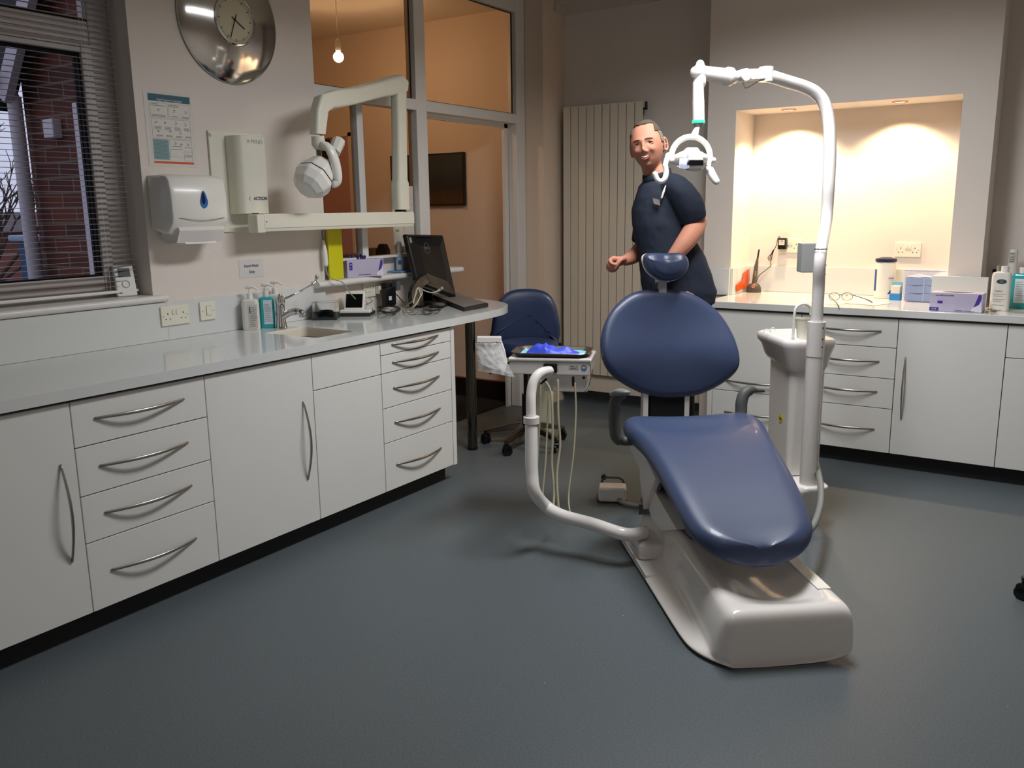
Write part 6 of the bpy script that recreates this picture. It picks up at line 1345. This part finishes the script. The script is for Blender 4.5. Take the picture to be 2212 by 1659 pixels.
for z,w_,d_ in ((0.0,0.15,0.20),(0.01,0.155,0.205),(0.36,0.17,0.22),(0.40,0.17,0.22),(0.41,0.15,0.2)): rings.append([Vector((p[0],p[1],z)) for p in rrect(w_,d_,0.025,5)])
loft(b,rings); link('bin_body',b,mat('bin_cream',(206,202,176),0.45),wb,smooth=True); b=nb(); box(b,-0.084,0.084,-0.108,0.108,0.411,0.43,0.006); link('lid',b,mat('bin_cream',(206,202,176),0.45),wb,smooth=True)
# ================================================================= THE PERSON behind the chair
PB=4.27
def PP(u,v,d=0.0): return PD(u,v,PB+d)
man=thing('person','smiling man in dark navy short sleeved tunic walking behind the treatment chair','person',(PP(1462,640).x,PP(1462,640).y,0))
MO=Vector(man.location)
def ML2(p): return Vector(p)-MO
Rx=Vector((RGT.x,RGT.y,0)).normalized(); Fx=Vector((FWD.x,FWD.y,0)).normalized(); Zx=Vector((0,0,1))
def etube(b,pts,seg=20,cap=True):
    """pts: (pos, half-right, half-depth) vertical-ish trunk rings"""
    rings=[]
    for p,a,d in pts: rings.append([ML2(p)+Rx*(a*math.cos(2*PI*k/seg))+Fx*(d*math.sin(2*PI*k/seg)) for k in range(seg)])
    loft(b,rings)
def ltube(b,pts,rs,seg=16,flat=1.0,round_=True): tube(b,smoothpath([ML2(p) for p in pts],5),resamp(rs,(len(pts)-1)*5+1),seg,flat=flat,roundcap=round_)
def resamp(rs,n):
    out=[]
    for i in range(n):
        t=i/(n-1)*(len(rs)-1); k=min(int(t),len(rs)-2); out.append(rs[k]+(rs[k+1]-rs[k])*(t-k))
    return out
SKIN=mat('skin',(200,138,114),0.62,spec=0.3,noise=0.10,nscale=14,sss=0.08,bump=0.1,bscale=120)
LIPS=mat('lips',(170,88,82),0.45); TEETH=mat('teeth',(232,226,210),0.2); HAIR=mat('short_hair',(84,74,62),0.8,noise=0.35,nscale=60,bump=0.6,bscale=260); HAIRG=mat('grey_hair',(128,120,106),0.8,noise=0.3,nscale=60,bump=0.6,bscale=260)
# ---- head frame
HC=PD(1398,312.5,PB-0.07)
roll=R(10); yaw=R(21)
rgt=Rx; up=UPV.normalized()
ex=(rgt*math.cos(roll)+Zx*math.sin(roll)).normalized(); ez=(Zx*math.cos(roll)-rgt*math.sin(roll)).normalized()
toc=(-Fx).normalized()                     # towards the camera
fy=(toc*math.cos(yaw)-ex*math.sin(yaw)); fy=(fy-ez*fy.dot(ez)).normalized(); hx=fy.cross(ez)*-1
if hx.dot(ex)<0: hx=-hx
fy=(fy*math.cos(R(4))+ez*math.sin(R(4))).normalized(); ez=(ez-fy*ez.dot(fy)).normalized()
def H(x,y,z): return ML2(HC)+hx*x+fy*y+ez*z
def g(x,z,cx,cz,sx,sz): return math.exp(-((x-cx)/sx)**2-((z-cz)/sz)**2)
def headpt(th,ph,off=0.0):
    # th 0 top..pi bottom ; ph 0 = face front
    sz=math.cos(th); sr=math.sin(th); fx=math.sin(ph); fyy=math.cos(ph)
    z=0.114*sz; a=0.0785; d=0.096
    if sz<0:
        t=-sz; a*=1-0.26*t**1.6; d*=(1-0.06*t) if fyy>0 else (1-0.42*t**1.3)
        z=0.122*sz
    else: a*=1-0.02*sz; d*=1.0 if fyy>0 else 1.06
    sup=0.86
    x=a*math.copysign(abs(fx)**0.95,fx)*sr**sup; y=d*math.copysign(abs(fyy)**0.9,fyy)*sr**sup
    y-=0.006*max(0,sz)*(1 if fyy>0 else 0)*3
    if fyy>0:
        m=min(1,fyy*2.2); e=0
        e+=0.0055*g(x,z,0,0.016,0.050,0.010)
        for s in (-1,1):
            e-=0.0100*g(x,z,s*0.031,-0.001,0.0150,0.0092)
            e+=0.0095*g(x,z,s*0.040,-0.033,0.0165,0.0135)
            e+=0.0085*g(x,z,s*0.0135,-0.0400,0.0065,0.0062)
            e-=0.0035*g(x,z,s*0.031,-0.050,0.005,0.012)
        e+=0.011*g(x,z,0,-0.012,0.0080,0.022)+0.0165*g(x,z,0,-0.033,0.0105,0.0115)
        e+=0.003*g(x,z,0,-0.058,0.026,0.013)
        e-=0.0080*g(x,z,0.0,-0.0650,0.0250,0.0075)
        e+=0.0085*g(x,z,0,-0.102,0.019,0.012)-0.004*g(x,z,0,-0.085,0.016,0.005)
        y+=e*m
    n=Vector((x,y,z)); 
    if off: n=n+n.normalized()*off
    return n
body=nb(); NT,NP=90,120
rows=[]
for i in range(1,NT):
    th=PI*i/NT; row=[]
    for j in range(NP):
        u_=2*PI*j/NP; ph=u_-0.42*math.sin(u_)       # denser at the face
        q=headpt(th,ph); row.append(body.verts.new(H(q.x,q.y,q.z)))
    rows.append(row)
tp_=body.verts.new(H(0,-0.004,0.114)); bt=body.verts.new(H(0,0.02,-0.122))
for j in range(NP):
    body.faces.new((tp_,rows[0][j],rows[0][(j+1)%NP])); body.faces.new((bt,rows[-1][(j+1)%NP],rows[-1][j]))
for i in range(len(rows)-1):
    for j in range(NP): body.faces.new((rows[i][j],rows[i+1][j],rows[i+1][(j+1)%NP],rows[i][(j+1)%NP]))
# ears
def ear(s):
    c=H(s*0.0770,-0.014,-0.012); out=hx*s; back=-fy
    pl=(out*0.45+back*0.9).normalized()
    tube(body,[c+pl*(0.004+0.019*math.cos(a)*(1.0 if math.cos(a)>0 else 0.35))+ez*(0.030*math.sin(a)) +out*0.004 for a in [R(x) for x in range(-100,101,20)]],0.0055,8,roundcap=True)
    tube(body,[c-ez*0.022+out*0.002,c+out*0.004+pl*0.004,c+ez*0.022+out*0.002],[0.007,0.010,0.007],10,flat=0.5,roundcap=True)
ear(1); ear(-1)
# neck, torso core, arms, legs
NB=PP(1424,388,-0.02)
ltube(body,[HC-ez*0.05-fy*0.034,HC-ez*0.112-fy*0.040,NB+Zx*0.005+Fx*0.01,NB-Zx*0.05],[0.050,0.050,0.058,0.07],20)
etube(body,[(PP(1430,395),0.05,0.06),(PP(1432,410),0.12,0.10),(PP(1428,450),0.125,0.12),(PP(1432,510),0.12,0.11),(PP(1448,560),0.13,0.11),(PP(1462,620),0.145,0.115),(PP(1462,660),0.13,0.11)])
LS=PP(1474,410,-0.13); LE=PP(1506,479,-0.07); LWr=PP(1453,556,-0.20)
ltube(body,[LS.lerp(LE,0.25)+FWD*0.02,LS.lerp(LE,0.6)+FWD*0.01,LE],[0.036,0.040,0.044]); 
ltube(body,[LE,PP(1495,502,-0.12),PP(1475,530,-0.17),LWr],[0.047,0.050,0.043,0.030],18)
RS=PP(1402,420,0.12); RE=PP(1396,520,0.16); RWr=PP(1352,562,0.04)
ltube(body,[RS,RS.lerp(RE,0.5),RE],[0.055,0.05,0.045]); ltube(body,[RE,PP(1384,540,0.11),PP(1368,554,0.07),RWr],[0.045,0.044,0.037,0.028],18)
def fist(W,d,n,s,k=1.0):
    d=d.normalized(); n=(n-d*n.dot(d)).normalized(); s_=d.cross(n); s=s_ if s_.dot(s)>0 else -s_
    W=ML2(W)
    rings=[]
    for t,w_,h_ in ((0.0,0.026,0.019),(0.02,0.030,0.019),(0.05,0.038,0.018),(0.078,0.041,0.017),(0.088,0.038,0.013)):
        rings.append([W+d*(t*k)+s*(w_*k*math.cos(a))+n*(h_*k*math.sin(a)) for a in [2*PI*j/16 for j in range(16)]])
    loft(body,rings)
    L_=[0.92,1.0,0.95,0.80]
    for i in range(4):
        K=W+d*(0.084-0.003*abs(i-1))*k+s*(0.030-0.0200*i)*k+n*0.006*k; l=L_[i]*k
        tube(body,smoothpath([K-d*0.01,K+d*0.016*l-n*0.012*l,K+d*0.014*l-n*0.034*l,K-d*0.008*l-n*0.046*l,K-d*0.030*l-n*0.036*l],4),resamp([0.0105*k,0.0100*k,0.0093*k,0.0088*k,0.0078*k],17),10,roundcap=True)
    T0_=W+d*0.028*k+s*0.030*k-n*0.004*k
    tube(body,smoothpath([T0_-d*0.012-s*0.01,T0_+d*0.018*k+s*0.010*k-n*0.014*k,T0_+d*0.040*k+s*0.002*k-n*0.030*k,T0_+d*0.050*k-s*0.016*k-n*0.042*k],4),resamp([0.015*k,0.0125*k,0.0112*k,0.0095*k],13),10,roundcap=True)
fist(RWr,(-Rx*0.95-Zx*0.12-Fx*0.3),(Fx*0.55+Zx*0.7-Rx*0.2),Zx,1.0)
fist(LWr,(-Rx*0.28-Zx*0.9-Fx*0.15),(Rx*0.8-Fx*0.5),(-Fx),1.0)
LH=PP(1478,652,-0.08); LK=PP(1466,830,-0.10); LA=PP(1476,1000,-0.06); RH=PP(1450,652,0.06); RK=PP(1440,840,0.02); RA=PP(1462,1012,0.18)
LA.z=0.09; RA.z=0.10
ltube(body,[LH,LK,LA],[0.075,0.052,0.036]); ltube(body,[RH,RK,RA],[0.075,0.052,0.036])
bo_m=link('body',body,SKIN,man,smooth='all')
m_=bo_m.modifiers.new('rm','REMESH'); m_.mode='VOXEL'; m_.voxel_size=0.0036; m_.use_smooth_shade=True
m_=bo_m.modifiers.new('sm','SMOOTH'); m_.factor=0.5; m_.iterations=2
# ---- face parts
EYEW=mat('eye_white',(222,214,206),0.2); IRIS=mat('iris_grey_blue',(52,60,66),0.2)
def frontY(x,z):
    best=None; c=z/(0.114 if z>=0 else 0.122); th=math.acos(max(-1,min(1,c)))
    for k in range(0,181):
        q=headpt(th,PI/2*k/180); dd=abs(q.x-abs(x))
        if best is None or dd<best[0]: best=(dd,q.y)
    return best[1]
EZ=-0.0010
for s in (-1,1):
    y0=frontY(s*0.031,EZ)
    b=nb(); bmesh.ops.create_uvsphere(b,u_segments=20,v_segments=12,radius=0.0120,matrix=Matrix.Translation(H(s*0.031,y0-0.0075,EZ))); ey=link('eye',b,EYEW,man,smooth='all')
    cc=H(s*0.031-0.0005,y0-0.0075,EZ); dcam=(ML2(CAM)-cc).normalized()
    b=nb(); u1,u2=frame_from(dcam); loft(b,[[cc+dcam*0.0113+u1*(0.0060*math.cos(a))+u2*(0.0060*math.sin(a)) for a in [2*PI*k/18 for k in range(18)]],[cc+dcam*0.0124+u1*(0.0052*math.cos(a))+u2*(0.0052*math.sin(a)) for a in [2*PI*k/18 for k in range(18)]]]); link('iris',b,IRIS,ey)
    def arc(z0,bow,w,yo,n=9,cx=s*0.031): return [H(cx+w*(k/(n-1)*2-1),y0+yo-0.0032*((k/(n-1)*2-1)**2),z0+bow*(1-(k/(n-1)*2-1)**2)) for k in range(n)]
    b=nb(); tube(b,arc(EZ+0.0015,0.0062,0.0150,0.0030),0.0034,8,roundcap=True); link('upper_lid',b,SKIN,man,smooth='all')
    b=nb(); tube(b,arc(EZ-0.0042,-0.0022,0.0145,0.0026),0.0034,8,roundcap=True); link('lower_lid',b,SKIN,man,smooth='all')
    b=nb(); tube(b,arc(EZ+0.0000,0.0050,0.0140,0.0058),0.0011,6,roundcap=True); link('lash_line',b,mat('lash',(52,36,30),0.6),man,smooth='all')
    br=[H(s*(0.014+0.034*k/8),frontY(s*(0.014+0.034*k/8),EZ+0.0165+0.0045*math.sin(PI*(0.25+0.6*k/8)))+0.0018,EZ+0.0150+0.0055*math.sin(PI*(0.25+0.6*k/8))) for k in range(9)]
    b=nb(); tube(b,br,resamp([0.0024,0.0036,0.0036,0.0030,0.0014],9),8,roundcap=True,flat=0.7); link('eyebrow',b,mat('brow_hair',(112,84,62),0.8),man,smooth='all')
def mouth(z0,bow,w,yo,n=15):
    out=[]
    for k in range(n):
        f=k/(n-1)*2-1; z=z0-bow*(1-f*f)+0.0035*f*f; out.append(H(w*f,frontY(w*f,-0.058)+yo-0.001*f*f,z))
    return out
uo_,lo_=mouth(-0.0560,0.0010,0.0275,0.0022),mouth(-0.0560,0.0170,0.0275,0.0022)
b=nb(); vs=[b.verts.new(p) for p in uo_]+[b.verts.new(p) for p in reversed(lo_[1:-1])]; b.faces.new(vs); link('mouth_opening',b,mat('mouth_dark',(70,24,24),0.6),man)
b=nb(); loft(b,[[a,a2,a3,a4] for a,a2,a3,a4 in zip(mouth(-0.0562,0.0014,0.0235,0.0038),mouth(-0.0562,0.0014,0.0235,0.0020),mouth(-0.0572,0.0092,0.0225,0.0020),mouth(-0.0572,0.0092,0.0225,0.0038))]); link('upper_teeth',b,TEETH,man,smooth=True)
b=nb(); tube(b,mouth(-0.0545,0.0010,0.0290,0.0030),resamp([0.0012,0.0027,0.0029,0.0027,0.0012],15),8,roundcap=True); link('upper_lip',b,LIPS,man,smooth='all')
b=nb(); tube(b,mouth(-0.0560,0.0185,0.0285,0.0030),resamp([0.0012,0.0034,0.0042,0.0034,0.0012],15),8,roundcap=True); link('lower_lip',b,LIPS,man,smooth='all')
# ---- hair: short, receding, greyer at the sides
def cap(name,cond,off,m):
    b=nb(); V={}
    for i in range(0,121):
        th=PI*0.68*i/120
        for j in range(240):
            ph=2*PI*j/240; q=headpt(max(th,0.001),ph,off); V[i,j]=(q,th,ph)
    made={}
    def vv(k):
        if k not in made: q=V[k][0]; made[k]=b.verts.new(H(q.x,q.y,q.z))
        return made[k]
    for i in range(120):
        for j in range(240):
            ks=[(i,j),(i+1,j),(i+1,(j+1)%240),(i,(j+1)%240)]
            if all(cond(V[k][0],V[k][1],V[k][2]) for k in ks):
                try: b.faces.new([vv(k) for k in ks])
                except ValueError: pass
    o=link(name,b,m,man,smooth='all'); q=o.modifiers.new('s','SOLIDIFY'); q.thickness=off*1.1; q.offset=-1; return o
def hairtop(q,th,ph):
    x=abs(q.x); hl=0.052-0.9*max(0,x-0.018)+5.0*max(0,x-0.050)   # receding hairline, y limit
    return q.z>0.052 and q.y<hl
def hairside(q,th,ph):
    return -0.050<q.z<=0.056 and q.y<0.034-max(0,(0.004-q.z))*1.1 and (q.y<0.004 or q.z>-0.004)
cap('hair',hairtop,0.0055,HAIR); cap('side_hair',hairside,0.0040,HAIRG)
# ---- tunic
NAVYT=mat('tunic_navy',(24,33,50),0.85,noise=0.25,nscale=7,bump=0.9,bscale=14); BLKT=mat('trouser_black',(15,15,21),0.9,noise=0.2,nscale=8,bump=0.8,bscale=12)
tn=nb()
etube(tn,[(PP(1424,384),0.052,0.062),(PP(1427,392),0.090,0.085),(PP(1430,402),0.118,0.108),(PP(1427,425),0.128,0.122),(PP(1425,455),0.139,0.128),(PP(1428,485),0.144,0.130),(PP(1437,520),0.152,0.130),(PP(1450,556),0.164,0.136),(PP(1461,595),0.176,0.142),(PP(1467,630),0.182,0.145),(PP(1466,655),0.176,0.140),(PP(1462,662),0.160,0.13)],28)
def sleeve(b,pts,rs,flat=1.0):
    tube(b,smoothpath([ML2(p) for p in pts],5),resamp(rs,(len(pts)-1)*5+1),20,flat=flat,roundcap=False)
sleeve(tn,[PP(1440,402,-0.04),PP(1460,409,-0.09),PP(1478,430,-0.11),PP(1489,452,-0.11),PP(1494,470,-0.09)],[0.062,0.072,0.072,0.073,0.077])
sleeve(tn,[PP(1420,412,0.06),PP(1405,426,0.12),PP(1398,470,0.13),PP(1388,524,0.12)],[0.07,0.068,0.062,0.058])
tu_=link('tunic',tn,NAVYT,man,smooth='all'); m_=tu_.modifiers.new('rm','REMESH'); m_.mode='VOXEL'; m_.voxel_size=0.006; m_.use_smooth_shade=True; m_=tu_.modifiers.new('sm','SMOOTH'); m_.factor=0.6; m_.iterations=5
txw=bpy.data.textures.new('folds','CLOUDS'); txw.noise_scale=0.13; m_=tu_.modifiers.new('fold','DISPLACE'); m_.texture=txw; m_.strength=0.018; m_.mid_level=0.5
b=nb(); rings=[]
for k,(r0,zz) in enumerate(((0.064,-0.022),(0.067,-0.020),(0.064,0.012),(0.060,0.012),(0.058,-0.02))):
    c=ML2(PP(1419,377,-0.02))+Zx*zz-Rx*(0.10*zz); rings.append([c+Rx*(r0*math.cos(a)*1.08)+Fx*(r0*math.sin(a))+Zx*(-0.020*math.cos(a-R(205))) for a in [2*PI*j/28 for j in range(28)]])
loft(b,rings,cap=False); link('collar',b,NAVYT,man,smooth='all')
def chestpt(u,v):
    # point on the front of the tunic under pixel (u,v)
    c=PP(1429,v); a,d=0.150,0.139; p=PP(u,v); x=(p-c).dot(Rx); x=max(-a*0.98,min(a*0.98,x)); return c+Rx*x-Fx*(d*math.sqrt(1-(x/a)**2)+0.014)
b=nb(); q=[ML2(chestpt(u,v)) for u,v in ((1400,428),(1413,432),(1415,444),(1402,440))]; loft(b,[q,[p-Fx*0.003 for p in q]]); link('name_badge',b,mat('badge_grey',(120,112,108),0.4),man)
b=nb(); tube(b,[ML2(chestpt(1426,403)),ML2(chestpt(1422,415)),ML2(chestpt(1418,428))],[0.0025,0.0055,0.0045],10,roundcap=True); link('pen',b,mat('pen_white',(226,228,214),0.3),man,smooth='all')
# ---- trousers and shoes
tr=nb()
etube(tr,[(PP(1464,640),0.168,0.135),(PP(1464,670),0.165,0.135),(PP(1463,700),0.150,0.13)],24)
def leg(b,a,k,f): tube(b,smoothpath([ML2(a),ML2(a.lerp(k,0.5)),ML2(k),ML2(k.lerp(f,0.5)),ML2(f)],5),resamp([0.105,0.098,0.078,0.068,0.060],21),20,roundcap=False)
leg(tr,LH,LK,LA); leg(tr,RH,RK,RA)
to_=link('trousers',tr,BLKT,man,smooth='all'); m_=to_.modifiers.new('rm','REMESH'); m_.mode='VOXEL'; m_.voxel_size=0.008; m_.use_smooth_shade=True; m_=to_.modifiers.new('sm','SMOOTH'); m_.iterations=4
for A0 in (LA,RA):
    b=nb(); a=ML2(A0); f_=(-Rx*0.9-Fx*0.35).normalized(); hz=Vector((a.x,a.y,0)); sd=Vector((-f_.y,f_.x,0)); rings=[]
    for s_,w_,h_ in ((-0.085,0.020,0.03),(-0.075,0.034,0.06),(-0.02,0.038,0.09),(0.05,0.042,0.065),(0.12,0.048,0.045),(0.17,0.040,0.036),(0.195,0.018,0.02)):
        c=hz+f_*s_; rings.append([c+sd*(w_*math.cos(t))+Zx*(h_/2+h_/2*math.sin(t)) for t in [2*PI*j/16 for j in range(16)]])
    loft(b,rings); link('shoe',b,BLK,man,smooth='all')
